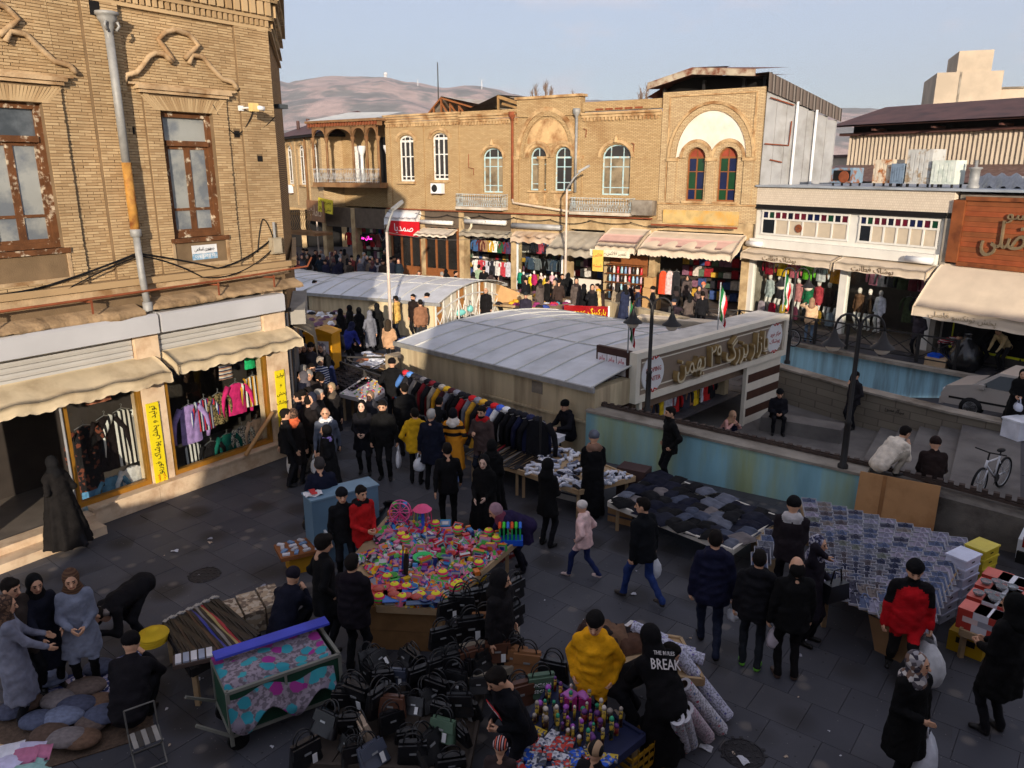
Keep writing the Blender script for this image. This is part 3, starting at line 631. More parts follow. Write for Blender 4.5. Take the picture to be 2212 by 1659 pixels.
for me,st,z,ls in((d1,.125,9.373,5.6),(d2,.19,9.583,5.6),(d3,.19,9.923,5.2)):
 for k in range(int(ls/st)):put('dentil',me,LB,(-.04-k*st,0,z))
 for k in range(12):
  q=Vector((.05,0,z))+SD.normalized()*(k*.28+.1);put('dentil',me,LB,q,math.atan2(SD.y,SD.x))
# hood mouldings over both windows (plaster rolls)
def hood(dx):
 def P(pts):return[(lambda q:(q[0]+dx,-.075,q[1]))(FLF(a*.2941,b*.2941))for a,b in pts]
 lo=P([(895,605),(910,555),(985,535),(1035,480),(1075,420),(1120,392),(1185,398),(1250,460)])
 ce=P([(1262,452),(1205,375),(1145,292),(1195,240),(1270,222),(1370,255),(1442,335),(1395,380),(1340,432)])
 hi=P([(1372,470),(1395,408),(1470,420),(1550,512),(1615,582),(1690,605),(1728,655)])
 for p in(lo,ce,hi):
  mm=MB();q=[]
  for a,b in zip(p[:-1],p[1:]):q+=[Vector(a).lerp(Vector(b),t)for t in(0,.5)]
  q.append(Vector(p[-1]));mm.tube(q,.048,8);mm.build('hood_moulding',m_plast,LB,True)
 cx=-2.1+dx
 for z0,z1,pr,hw in((7.87,7.93,.13,.95),(7.93,8.0,.17,1.0),(8.0,8.04,.1,1.14)):
  mm=MB();mm.box(cx-hw,cx+hw,-pr,-.0,z0+.002,z1);mm.build('window_cornice',m_plast,LB)
hood(0);hood(-3.25)
# windows: peeling timber frames, toplight, two sashes, panes with blotchy reflections painted into the glass colour
m_pane=M((92,98,104),rough=.12,var=.3,sc=1.5,spec=.5,rgb2=(62,68,74),msc=1.1,mix=(.42,.55));m_pane2=M((150,152,148),rough=.25,var=.15,sc=1.2,spec=.5,rgb2=(112,118,124),msc=1.6,mix=(.45,.6))
for wi,(a,b)in enumerate(WIN):
 z0,z1=WZ;fr=MB();y0,y1=.05,.16;t=.1
 fr.box(a,a+t,y0,y1,z0,z1);fr.box(b-t,b,y0,y1,z0,z1);fr.box(a+t,b-t,y0,y1,z1-t,z1);fr.box(a+t,b-t,y0,y1,z0,z0+t)
 zt=z1-.58;fr.box(a+t,b-t,y0-.03,y1,zt-.05,zt+.05)
 wo=fr.build('window',m_wood,LB);cx=(a+b)/2
 m=MB();m.box(a+t,b-t,.12,.125,zt+.05,z1-t);m.build('pane',m_pane2 if wi else m_pane,wo)
 for x0,x1 in((a+t,cx),(cx,b-t)):
  sh=MB();s=.06;y0=.085;sh.box(x0,x0+s,y0,.14,z0+t,zt-.05);sh.box(x1-s,x1,y0,.14,z0+t,zt-.05);sh.box(x0+s,x1-s,y0,.14,zt-.11,zt-.05);sh.box(x0+s,x1-s,y0,.14,z0+t,z0+t+.06)
  zm=z0+.55;sh.box(x0+s,x1-s,y0,.14,zm-.025,zm+.025);so_=sh.build('sash',m_wood,wo)
  for pz0,pz1 in((z0+t+.06,zm-.025),(zm+.025,zt-.11)):
   m=MB();m.box(x0+s,x1-s,.11,.115,pz0,pz1);m.build('pane',m_pane2,wo)
 m=MB();m.box(a-.08,b+.08,-.12,.1,z0-.09,z0);m.build('sill',m_wood,LB)
 m=MB();m.box(a-.02,b+.02,-.045,.0,4.66,z0-.1);m.build('apron_panel',m_brk,LB)
 m=MB()
 for bb in((a-.08,b+.08,4.6,4.66),(a-.08,a-.02,4.66,z0-.09),(b+.02,b+.08,4.66,z0-.09)):m.box(bb[0],bb[1],-.085,0,bb[2],bb[3])
 m.build('panel_frame',m_plast,LB)
# bottom ledges, broken concrete canopy
band(4.38,4.5,.14,m_brk,'ledge',x1=.1);band(4.22,4.38,.07,m_plast,'ledge',x1=.05)
def canopy(x0,x1,z):
 n=int((x1-x0)/.13);m=MB();pr=[(.30+.05*random.random()+.05*math.sin(q*.37))for q in range(n+1)];zz=[random.uniform(-.008,.008)+.012*math.sin(q*.23)for q in range(n+1)]
 for k in range(n):
  a=x0+(x1-x0)*k/n;b=x0+(x1-x0)*(k+1)/n
  m.add([(a,0,z+.16),(b,0,z+.16),(b,-pr[k+1],z+.06+zz[k+1]),(a,-pr[k],z+.06+zz[k]),(a,-.04-pr[k],z-.02-zz[k]*2),(b,-.04-pr[k+1],z-.02-zz[k+1]*2),(a,0,z-.05),(b,0,z-.05)],[(0,1,2,3),(3,2,5,4),(4,5,7,6)])
 m.build('concrete_canopy',M((164,138,106),rough=.95,var=.25,sc=3,bump=.8,bsc=18,rgb2=(120,98,72),msc=2),LB,True)
canopy(-9,-3.62,3.86);canopy(-3.5,.25,3.93)
m=MB();m.tube([(-9,-.36,4.24),(-5.2,-.36,4.27),(-2,-.36,4.30),(.36,-.36,4.36),(.5,-.36,4.55)],.022,8);m.build('rusty_pipe',m_rust,LB,True)
for x in(-6.3,-4.6,-2.0,-.6):
 m=MB();m.bar((x,0,4.2),(x,-.38,4.22),.03,.03);m.bar((x,-.36,4.0),(x,-.36,4.26),.02,.03);m.build('pipe_bracket',m_rust,LB)
# cables slung along the wall
def sag(a,b,d,n=12):
 a=Vector(a);b=Vector(b);return[a.lerp(b,k/n)-Vector((0,0,d*4*(k/n)*(1-k/n)))for k in range(n+1)]
for pts,r in((sag((-8,-.1,4.75),(-5.2,-.1,4.55),.15)+sag((-5.2,-.1,4.55),(-3.55,-.2,4.98),.02),.022),(sag((-3.55,-.2,4.98),(-1.8,-.1,4.52),-.02)+sag((-1.8,-.12,4.52),(-.32,-.1,5.05),.1),.018),
               (sag((-5.0,-.12,4.4),(-3.5,-.2,4.93),-.04),.013),(sag((-3.5,-.2,4.93),(-2.2,-.14,4.38),-.06),.014),(sag((-2.2,-.14,4.38),(-.4,-.14,4.8),.2),.012),
               (sag((-.75,-.08,4.75),(-.55,-.08,5.45),-.1)+sag((-.55,-.08,5.45),(-.3,-.08,5.0),-.12),.013),(sag((-1.5,-.07,7.75),(-.95,-.02,7.2),.12)+sag((-.95,-.02,7.2),(-.55,-.12,7.75),.1),.011),(sag((-.95,-.02,7.2),(.0,-.08,7.6),.12),.01)):
 m=MB();m.tube(pts,r,6);m.build('cable',m_black,LB,True)
# downpipe with ornate hopper
m=MB();m.tube([(-3.56,-.23,8.75),(-3.55,-.23,6.6)],.075,12);dp=m.build('downpipe',m_zinc,LB,True)
m=MB();m.tube([(-3.55,-.23,6.62),(-3.54,-.23,5.3)],[.082,.085],12);m.build('rusty_section',M((176,128,62),rough=.7,var=.25,sc=8,rgb2=(140,84,46),msc=6),dp,True)
m=MB();m.tube([(-3.54,-.23,5.32),(-3.54,-.25,4.6),(-3.53,-.3,3.98)],.065,12);m.lathe([(.065,5.28),(.1,5.3),(.1,5.42),(.065,5.44)],12,(-3.54,-.23,0));m.lathe([(.09,3.9),(.09,4.06),(.065,4.07)],12,(-3.53,-.3,0));m.build('lower_section',m_zinc,dp,True)
m=MB();m.lathe([(.075,8.7),(.08,8.8),(.12,8.95),(.17,9.02),(.17,9.07),(.2,9.08),(.2,9.13),(.0,9.13)],8,(-3.56,-.23,0));
for s_ in(-1,1):m.tube([(-3.56+s_*.08,-.34,8.82),(-3.56+s_*.13,-.36,8.9),(-3.56+s_*.1,-.36,8.97)],.025,6)
m.build('hopper',m_zinc,dp,True)
child_box('wall_hole',LB,m_dark,-3.78,-3.6,-.115,-.1,9.05,9.3)
# shop fronts
for x0,x1 in((-7.6,-7.15),(-3.78,-3.3),(-.78,-.2)):
 m=MB();m.box(x0,x1,-.12,.3,.2,3.9);m.build('stone_pier',m_stone,LB)
su=SD.normalized();sn_=Vector((su.y,-su.x,0));sp_=lambda s,o,z:tuple(su*s+sn_*o+Vector((0,0,z)))
m=MB();m.box(-.2,-.02,-.02,.3,0,3.3);m.build('grey_pier',M((74,74,78)),LB)
for k in range(22):m=MB();m.bar(sp_(.3,.03,.3+k*.12),sp_(3.2,.03,.3+k*.12),.05,.115);m.build('shutter_slat',M((104,106,110),rough=.5),LB)
m=MB();m.bar(sp_(.2,.2,3.15),sp_(3.3,.2,3.15),.36,.34);m.build('shutter_box',M((150,146,138)),LB)
for a,b in((.1,1.8),):
 m=MB();m.slab(lambda u,v:sp_(a+(b-a)*u,.1+.5*v,2.95-.3*v**1.4+.03*math.sin(u*22)*v-(.45 if v>.99 else 0)),18,7,.012);m.build('side_awning',M((120,110,92),rough=.9,var=.2,sc=3,bump=.3,bsc=8),LB,True)
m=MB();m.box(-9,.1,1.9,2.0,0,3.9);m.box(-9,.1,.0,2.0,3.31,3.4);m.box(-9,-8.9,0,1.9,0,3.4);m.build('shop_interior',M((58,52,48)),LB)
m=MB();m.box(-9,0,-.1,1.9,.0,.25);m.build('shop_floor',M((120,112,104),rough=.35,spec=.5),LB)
for x0,x1 in((-5.1,-3.76),(-3.76,-2.1),(-2.1,-.3)):
 m=MB();m.box(x0+.003,x1-.003,-.28,-.1,0,.34);m.box(x0+.003,x1-.003,-.32,-.08,.34,.38);m.build('plinth_slab',m_stone,LB)
m=MB();m.box(-7.1,-5.12,-.75,-.1,0,.16);m.build('step',m_stone,LB);m=MB();m.box(-7.1,-5.12,-.42,-.1,.163,.3);m.build('step',m_stone,LB)
for x0,x1 in((-7.2,-3.42),(-3.36,-.4)):   # shutter housings
 m=MB();m.prism([(-.42,3.46),(0,3.46),(0,3.84),(-.36,3.84),(-.42,3.8)],x0,x1,plane='yz');m.build('shutter_box',M((186,186,188),rough=.45,var=.06,sc=1.5),LB)
m_slat=M((182,180,176),rough=.5,var=.06,sc=2)
for x0,x1 in((-7.1,-3.8),(-3.28,-.8)):
 for k in range(7):
  z=2.72+k*.105;m=MB();m.prism([(-.03,z+.003),(.0,z),(.0,z+.1),(-.03,z+.095),(-.042,z+.05)],x0,x1,plane='yz');m.build('shutter_slat',m_slat,LB)
m_awn=M((200,182,150),rough=.85,var=.14,sc=2.2,bump=.25,bsc=9,rgb2=(158,138,108),msc=1.2,mix=(.5,.75))
def awning(parent,x0,x1,zb,zf,pr,val,mat,scal=.28,yb=-.03,sides=True,name='awning',nfold=0,amp=.02):
 """sloping fabric with a scalloped valance and side cheeks"""
 def top(u,v):
  x=x0+(x1-x0)*u;s=math.sin(u*PI*9)*.012*v+amp*math.sin(u*31+v*5)*v
  return(x,yb-pr*v,zb+(zf-zb)*v**1.3+s)
 m=MB();m.slab(top,max(12,int((x1-x0)/.12)),6,.012)
 L=x1-x0;nv=max(16,int(L/.05))
 def vl(u,v):
  x=x0+L*u;t=top(u,1);dz=val*(.82+.18*abs(math.sin(PI*(x-x0)/scal)));return(x,t[1]-.012-.02*v-.012*math.sin(u*47)*v,t[2]-dz*v)
 m.slab(vl,nv,3,(0,.01,0))
 if sides:
  for x in(x0,x1):
   def sd(u,v,x=x):
    t=top(0 if x==x0 else 1,u);return(x+.03*math.sin(u*9+v*3)*v,t[1],t[2]-.004-(val*1.5+.12*math.sin(u*5))*v*(.35+.65*u))
   m.slab(sd,8,4,(.008,0,0))
 return m.build(name,mat,parent,True)
awning(LB,-7.35,-3.42,2.98,2.72,.62,.2,m_awn,.22,amp=.012);awning(LB,-3.22,-.12,3.02,2.8,.56,.2,m_awn,.22,amp=.012)
for x0,x1 in((-5.25,-3.8),(-3.28,-.8)):          # display windows
 m=MB();t=.06
 m.box(x0,x0+t,-.1,.02,.38,2.72);m.box(x1-t,x1,-.1,.02,.38,2.72);m.box(x0+t,x1-t,-.1,.02,.385,.48);fo=m.build('gold_frame',m_gold,LB)
 m=MB();m.box(x0+t,x1-t,-.05,-.044,.48,2.72);m.build('pane',clearglass(),fo)
m=MB();m.tube([(-5.3,-.1,.3),(-5.3,-.1,2.7)],.025,8);m.build('chrome_post',m_alu,LB)
for x,w,txt,vert in((-3.62,.24,0,1),(-.5,.24,1,0)):
 b=fthing(FLF,'yellow_banner','tall yellow banner with black Persian lettering '+('between the two clothes shops' if vert else 'at the corner end of the clothes shop'),'banner',x,-.14,0)
 m=MB();m.box(-.13,.13,-.02,.0,.3 if vert else .42,2.05);m.build('sheet',M((226,206,30),rough=.6,var=.06),b)
 mk=M((30,24,20));mo=M((206,96,20))
 if vert:
  lettering(fa('تولید و پخش پوشاک فوریو'),.17,mk,b,(0,-.026,1.27),(PI/2,-PI/2,0),.002,width=1.45);lettering(fa('خرده'),.1,mo,b,(.05,-.026,.46),(PI/2,-PI/2,0),.002);lettering(fa('عمده'),.1,mo,b,(-.06,-.026,.46),(PI/2,-PI/2,0),.002)
 else:
  for i,s_ in enumerate(('تولید','و','پخش','پوشاک','فوریو','عمده','خرده')):lettering(fa(s_),.12,mk if i<5 else mo,b,(0,-.026,1.93-i*.215),depth=.002)
# street plaque, junction box, security camera
pl=fthing(FLF,'street_sign','white and blue street plaque under the brick window','sign',-2.03,-.05,4.87)
m=MB();m.box(-.29,.29,-.012,0,-.02,.145);m.build('plate',M((222,224,226),rough=.4),pl);m=MB();m.box(-.29,.29,-.012,0,-.145,-.023);m.build('blue_plate',M((120,160,188),rough=.4,rgb2=(200,206,210),msc=8),pl)
lettering(fa('جمهوری اسلامی'),.1,m_black,pl,(0,-.016,.06),depth=.002,width=.46);lettering('OJ ESLAMI ST',.085,m_white,pl,(0,-.016,-.085),depth=.002,width=.48)
jb=fthing(FLF,'junction_box','grey metal junction box on the brick corner with cables looping out','junction box',-.32,-.08,4.88)
m=MB();m.box(-.13,.13,-.14,0,-.18,.17);m.build('case',M((160,148,126),rough=.6,rgb2=(120,104,84),msc=5),jb);m=MB();m.box(-.11,.11,-.152,-.143,-.15,.14);m.build('lid',M((168,156,134),rough=.6),jb)
m=MB();m.tube([(0,-.07,.17),(0,-.07,.5)],.03,8);m.build('conduit',m_zinc,jb)
cc=fthing(FLF,'security_camera','white security camera on a bracket near the brick corner','camera',-.86,-.07,7.72)
m=MB();m.box(-.05,.05,-.04,.01,-.05,.05);m.build('mount',m_white,cc);m=MB();m.tube([(0,0,0),(.02,-.42,0)],.018,8);m.build('arm',m_white,cc)
m=MB();m.box(-.07,.07,-.5,-.36,-.08,.08);m.build('adapter_box',M((226,196,130)),cc);m=MB();m.tube([(.05,-.47,0),(.2,-.5,-.02)],[.045,.05],10);m.build('body',m_white,cc,True)
for nm,lab,px,py,an in(('security_camera','dark street floodlight sticking out past the brick corner',610,225,0),):
 p=FLF.w(.25,.35,7.85);t=thing('floodlight',lab,'floodlight',p,FLF.a);m=MB();m.tube([(-.15,.1,0),(.25,.0,.02)],.015,6);m.build('arm',m_iron,t);m=MB();m.box(.15,.42,-.08,.08,-.04,.05);m.build('head',M((70,76,80)),t)
# ------------------------------------------------------------------ old brick houses across the square
m_yb=brickmat((196,168,124),(178,148,106),(138,114,84),w=.22,h=.062,key='yb',stamt=.55,stain=(128,88,50))
m_yb2=brickmat((204,180,140),(182,154,116),(150,126,96),w=.21,h=.06,key='yb2',stamt=.2)
m_trim=M((192,162,120),rough=.9,var=.2,sc=3,bump=.5,bsc=14,rgb2=(140,100,62),msc=1.6)
m_pw=M((224,222,216),rough=.6,var=.1,sc=5,rgb2=(160,140,118),msc=9,mix=(.58,.66));m_bluef=M((176,206,212),rough=.6,var=.12,sc=5,rgb2=(198,186,166),msc=7,mix=(.52,.62))
m_brown=M((136,84,48),rough=.6,var=.15,sc=6);m_curt=M((146,130,104),rough=.35,var=.2,sc=2,spec=.4,rgb2=(92,78,60),msc=1.2)
m_dg=glassmat((46,42,40),.1);m_roofb=M((92,62,56),rough=.6,var=.2,sc=1.2,rgb2=(70,48,44),msc=1);m_sheet=M((196,188,176),rough=.6,var=.15,sc=2,rgb2=(160,132,104),msc=1.4)
def window(parent,x0,x1,z0,z1,rise,fm,pm,cols=(.5,),rows=(),y=.14,t=.07,arms=None,archmat=None):
 zs=z1-rise;f=MB();xm=(x0+x1)/2;d=.06
 f.box(x0,x0+t,y,y+d,z0,zs);f.box(x1-t,x1,y,y+d,z0,zs);f.box(x0+t,x1-t,y,y+d,z0,z0+t);f.box(x0+t,x1-t,y,y+d,zs-t*.6,zs+t*.6)
 if rise:
  o=arcpts(xm,zs,(x1-x0)/2,rise);i_=arcpts(xm,zs,(x1-x0)/2-t,rise-t)
  for k in range(len(o)-1):f.add([(o[k][0],y,o[k][1]),(o[k+1][0],y,o[k+1][1]),(i_[k+1][0],y,i_[k+1][1]),(i_[k][0],y,i_[k][1]),(o[k][0],y+d,o[k][1]),(o[k+1][0],y+d,o[k+1][1]),(i_[k+1][0],y+d,i_[k+1][1]),(i_[k][0],y+d,i_[k][1])],[(0,1,2,3),(3,2,6,7),(0,4,5,1)])
 xs=[x0+t]+[x0+(x1-x0)*c for c in cols]+[x1-t];zz=[z0+t]+[z0+(zs-z0)*c for c in rows]+[zs-t*.6];hb=t*.4
 for c in xs[1:-1]:
  f.box(c-hb,c+hb,y-.01,y+d,z0+t,zs-t*.6)
  if rise:f.box(c-hb*.6,c+hb*.6,y-.005,y+d,zs+t*.6,zs+rise*math.sqrt(max(.05,1-((c-xm)/((x1-x0)/2))**2))-t*.5)
 for i,(a,b)in enumerate(zip(xs[:-1],xs[1:])):
  for c in zz[1:-1]:f.box(a+(hb if i else 0),b-(hb if i<len(xs)-2 else 0),y+.005,y+d,c-hb*.7,c+hb*.7)
 w=f.build('window',fm,parent);n=0
 for i,(a,b)in enumerate(zip(xs[:-1],xs[1:])):
  for j,(c,e)in enumerate(zip(zz[:-1],zz[1:])):
   p=pm[(i+j)%len(pm)]if isinstance(pm,(list,tuple))else pm;m=MB();m.box(a,b,y+.03,y+.036,c,e);m.build('pane',p,w)
 if rise:m=MB();m.prism(arcpts(xm,zs+t*.5,(x1-x0)/2-t,rise-t),y+.03,y+.036);m.build('pane',archmat or m_dg,w)
 return w
def ring(parent,cx,zs,rx,rz,wd,pr,mat,name='arch_ring',n=18,y=0.,a0=0.,a1=PI):
 o=arcpts(cx,zs,rx+wd,rz+wd,n,a0,a1);i_=arcpts(cx,zs,rx,rz,n,a0,a1);m=MB()
 for k in range(n):m.add([(o[k][0],y-pr,o[k][1]),(o[k+1][0],y-pr,o[k+1][1]),(i_[k+1][0],y-pr,i_[k+1][1]),(i_[k][0],y-pr,i_[k][1]),(o[k][0],y+.02,o[k][1]),(o[k+1][0],y+.02,o[k+1][1]),(i_[k+1][0],y+.02,i_[k+1][1]),(i_[k][0],y+.02,i_[k][1])],[(0,1,2,3),(3,2,6,7),(0,4,5,1)])
 return m.build(name,mat,parent)
def bx(parent,name,mat,x0,x1,y0,y1,z0,z1):m=MB();m.box(x0,x1,y0,y1,z0,z1);return m.build(name,mat,parent)
def cornice(parent,x0,x1,z,mat=m_trim,n=3,dent=True):
 for i in range(n):bx(parent,'cornice',mat,x0,x1,-.08-.06*i,0,z+.13*i+.001*i,z+.13*(i+1)-.02)
 if dent:
  m=MB();k=x0+.1
  while k<x1-.1:m.box(k,k+.1,-.09,0,z-.16,z-.01);k+=.2
  stuff(m.build('dentil_row',mat,parent))
def balcony(parent,x0,x1,z,pr,rail,h=.66):
 bx(parent,'balcony_slab',M((206,196,180),rgb2=(170,150,124)),x0,x1,-pr,-.002,z-.14,z)
 m=MB();
 def side(a,b):
  a=Vector(a);b=Vector(b);L=(b-a).length;n=max(2,int(L/.14));m.bar(a+Vector((0,0,h)),b+Vector((0,0,h)),.04,.03);m.bar(a+Vector((0,0,.06)),b+Vector((0,0,.06)),.025,.025);m.bar(a+Vector((0,0,h*.72)),b+Vector((0,0,h*.72)),.018,.018)
  for k in range(n+1):
   p=a.lerp(b,k/n);m.bar(p,p+Vector((0,0,h)),.016,.016)
   if k<n:q=a.lerp(b,(k+1)/n);m.bar(p+Vector((0,0,.06)),q+Vector((0,0,h*.72)),.012,.012);m.bar(q+Vector((0,0,.06)),p+Vector((0,0,h*.72)),.012,.012)
 y=-pr+.04;side((x0+.03,y,z),(x1-.03,y,z));side((x0+.03,-.02,z),(x0+.03,y,z));side((x1-.03,y,z),(x1-.03,-.02,z));m.build('railing',rail,parent)
m_rail=M((186,200,204),rough=.5,var=.1,rgb2=(150,140,128),msc=6)
def ac_unit(fr,x,z,label,y=-.3):
 t=fthing(fr,'air_conditioner',label,'air conditioner',x,y,z);m=MB();m.box(-.4,.4,-.14,.14,0,.55);m.build('case',m_white,t)
 m=MB();m.lathe([(.0,-.152),(.2,-.152),(.21,-.142)],16,(-.12,0,.28),axis='y');m.build('fan_grille',m_iron,t);m=MB();m.bar((-.3,.3,-.02),(-.3,-.15,-.02),.04,.03);m.bar((.3,.3,-.02),(.3,-.15,-.02),.04,.03);m.build('bracket',m_rust,t)
def house(fr,label,x0,x1,z0,z1,holes,mat,depth=7.):
 t=fthing(fr,'brick_house',label,'building');m=wallmesh(x0,x1,z0,z1,holes,.3)
 m.quad((x0,0,z0),(x0,depth,z0),(x0,depth,z1),(x0,0,z1));m.quad((x1,0,z0),(x1,0,z1),(x1,depth,z1),(x1,depth,z0));m.quad((x0,depth,z0),(x1,depth,z0),(x1,depth,z1),(x0,depth,z1));m.build('wall',mat,t)
 bx(t,'roof',m_roofb,x0+.05,x1-.05,.3,depth-.1,z1-.4,z1-.3);bx(t,'room_shade_panel',m_dark,x0+.02,x1-.02,.45,.5,z0,z1-.4);return t  # near-black sheet stands in for the unlit rooms behind the windows
# --- B4: restored house with white lunette and coloured glass
B4=house(FMF,'restored brick house with white plaster lunette and coloured glass windows',-4.63,.02,4.2,9.85,[(-3.3,-2.44,5.12,7.44,.43),(-1.83,-.97,5.12,7.44,.43)],m_yb2,6)
m_stain=[glassmat((16,26,66),.15),glassmat((16,60,30),.15)]
for k,(a,b)in enumerate(((-3.3,-2.44),(-1.83,-.97))):window(B4,a,b,5.12,7.44,.43,m_brown,m_stain if k==0 else m_stain[::-1],(.5,),(.27,.68),archmat=M((150,70,50),rough=.8));ring(B4,(a+b)/2,7.0,.46,.46,.2,.07,m_yb2);ring(B4,(a+b)/2,7.0,.66,.66,.12,.10,m_trim);bx(B4,'sill',m_trim,a-.12,b+.12,-.14,-.001,5.02,5.115)
m=MB();o_=arcpts(-2.22,7.02,1.62,1.95,24);lo=[(x,z)for x,z in reversed(o_)]
def lun(x):
 z=7.05
 for c in(-2.87,-1.4):
  d=abs(x-c)
  if d<.8:z=max(z,7.0+math.sqrt(.64-d*d))
 return z
N=40
for i in range(N):
 xa=-2.22-1.62+3.24*i/N;xb=-2.22-1.62+3.24*(i+1)/N;ta=7.02+1.95*math.sqrt(max(0,1-((xa+2.22)/1.62)**2));tb=7.02+1.95*math.sqrt(max(0,1-((xb+2.22)/1.62)**2))
 la,lb_=min(lun(xa),ta),min(lun(xb),tb);m.add([(xa,-.03,la),(xb,-.03,lb_),(xb,-.03,tb),(xa,-.03,ta),(xa,0,la),(xb,0,lb_),(xb,0,tb),(xa,0,ta)],[(0,1,2,3),(0,4,5,1),(2,6,7,3)])
m.build('plaster_lunette',M((232,222,208),rough=.85,var=.05,sc=2,rgb2=(214,202,186),msc=.8),B4)
ring(B4,-2.22,7.02,1.64,1.97,.24,.09,m_yb2);ring(B4,-2.22,7.02,1.9,2.23,.12,.13,m_trim)
for x in(-4.0,-2.14,-.45):bx(B4,'pilaster',m_yb2,x-.2,x+.2,-.07,-.001,5.02,6.85);bx(B4,'capital',m_trim,x-.27,x+.27,-.12,-.002,6.86,7.0)
bx(B4,'string_course',m_trim,-4.63,.02,-.05,-.0005,4.94,5.015);bx(B4,'panel_frame',m_trim,-4.3,-.3,-.05,-.0005,9.62,9.68);bx(B4,'panel_frame',m_trim,-4.3,-4.24,-.05,-.0005,5.1,9.618);bx(B4,'panel_frame',m_trim,-.36,-.3,-.05,-.0005,5.1,9.618)
# rusty sheet roof raised on posts
m_rusty=M((176,164,144),rough=.7,var=.15,sc=2,rgb2=(112,64,44),msc=1.8,mix=(.42,.58));m_rr=M((112,66,50),rough=.8,var=.25,sc=2,rgb2=(84,50,42),msc=1)
m=MB();P_=[(-5.2,10.25),(-3.1,10.75),(-.3,10.5)]
for(xa,za),(xb,zb)in zip(P_[:-1],P_[1:]):m.add([(xa,-.5,za-.28),(xb,-.5,zb-.28),(xb,-.5,zb),(xa,-.5,za)],[(0,1,2,3)],0);m.add([(xa,-.5,za),(xb,-.5,zb),(xb,4,zb+.5),(xa,4,za+.4)],[(0,1,2,3)],1);m.add([(xa,-.5,za-.28),(xa,4,za+.1),(xb,4,zb+.2),(xb,-.5,zb-.28)],[(0,1,2,3)],1)
m.build('raised_roof',[m_rusty,m_rr],B4);bx(B4,'loft_shade_panel',m_dark,-5.1,-.1,1.0,1.05,9.4,10.5);m=MB()  # near-black panel added as the shade under the raised roof
for x in(-4.9,-3,-1.2,-.3):m.box(x,x+.12,.5,.62,9.4,10.3)
m.build('roof_post',m_iron,B4)
m=MB();m.add([(-5.6,.3,9.7),(-4.6,.3,10.2),(-4.6,3,10.3),(-5.6,3,9.75)],[(0,1,2,3)]);m.build('lean_to_roof',m_rr,B4)
# grey sheet-metal flank wall with pipes
SW=thing('sheet_metal_wall','grey sheet metal flank wall with white drainpipes above the flat roof','wall',FMF.w(.08,.05),R(28))
m_gs=M((168,168,168),rough=.55,var=.12,sc=1.5,metal=.15,spec=.4,rgb2=(146,144,140),msc=.8)
for k in range(7):
 x0=k*.62;zt=10.35-.17*k;m=MB();m.box(x0,x0+.59,0,.03,5.6,zt-.7);m.box(x0+.59,x0+.62,-.03,.03,5.6,zt-.7);m.build('metal_panel',m_gs,SW)
m=MB();m.add([(-.1,-.12,9.65),(4.5,-.12,8.55),(4.5,-.1,9.1),(-.1,-.1,10.4)],[(0,1,2,3)]);m.add([(-.1,-.1,10.4),(4.5,-.1,9.1),(4.5,2.5,9.15),(-.1,2.5,10.45)],[(0,1,2,3)]);m.build('eaves_sheet',printmat([(96,86,80),(70,62,58),(120,112,106),(60,54,50),(104,94,88)],2.4,kind='X',key='eav'),SW)
for x,a,b in((1.7,5.8,9.3),(2.9,5.75,9.0)):
 m=MB();m.tube([(x,-.12,b),(x,-.12,a),(x+.25,-.12,a-.05)],.06,8);m.build('drainpipe',m_white,SW,True)
for pts in(((0,-.1,7.55),(1.4,-.1,7.5),(1.45,-.1,8.5)),((.4,-.08,6.9),(1.1,-.08,6.8)),((.1,-.1,9.4),(1.5,-.1,9.15))):
 m=MB();m.tube(pts,.03,6);m.build('rusty_pipe',m_rust,SW)
# --- B3: long old house with twin arch and two balconies
B3=house(FMF,'long weathered brick house with twin arched windows and pale blue frames',-16.5,-4.65,4.2,9.05,[(-14.98,-13.65,5.3,7.6,.5),(-11.9,-10.9,5.46,7.58,.5),(-10.4,-9.38,5.46,7.58,.5),(-7.69,-6.15,5.3,7.66,.6)],m_yb,8)
window(B3,-14.98,-13.65,5.3,7.6,.5,m_bluef,m_curt,(.3,.7),(.2,.75));window(B3,-11.9,-10.9,5.46,7.58,.5,m_bluef,m_curt,(.5,),(.2,.8));window(B3,-10.4,-9.38,5.46,7.58,.5,m_bluef,m_dg,(.5,),(.25,.72));window(B3,-7.69,-6.15,5.3,7.66,.6,m_bluef,m_curt,(.28,.72),(.2,.75))
for cx,zs,rx,rz in((-14.31,7.1,.7,.55),(-6.92,7.06,.82,.66),(-11.4,7.08,.54,.54),(-9.89,7.08,.54,.54)):ring(B3,cx,zs,rx,rz,.14,.07,m_trim);
for cx in(-11.4,-9.89):ring(B3,cx,7.08,.68,.68,.14,.11,m_trim);bx(B3,'sill',m_trim,cx-.6,cx+.6,-.12,-.001,5.36,5.455);bx(B3,'apron_panel',m_trim,cx-.5,cx+.5,-.05,-.001,4.75,5.3)
ring(B3,-10.85,7.15,1.65,2.15,.2,.12,m_trim);ring(B3,-10.85,7.15,1.42,1.92,.22,.06,m_yb);
m=MB();m.prism(arcpts(-10.85,7.75,1.2,1.2,16),-.02,0);m.build('tympanum',M((202,168,122),rough=.9,var=.15,sc=2,rgb2=(150,108,70),msc=1.6),B3)
for cx in(-14.31,-6.92):m=MB();m.tube([(cx,-.08,7.75),(cx,-.1,7.92),(cx,-.06,8.05)],[.12,.08,.02],8);m.build('keystone',m_trim,B3)
for x in(-12.75,-11.15+.0,-8.95):bx(B3,'pilaster',m_yb,x-.16,x+.16,-.08,-.0015,4.5,7.0);bx(B3,'capital',m_trim,x-.24,x+.24,-.13,-.002,7.002,7.14)
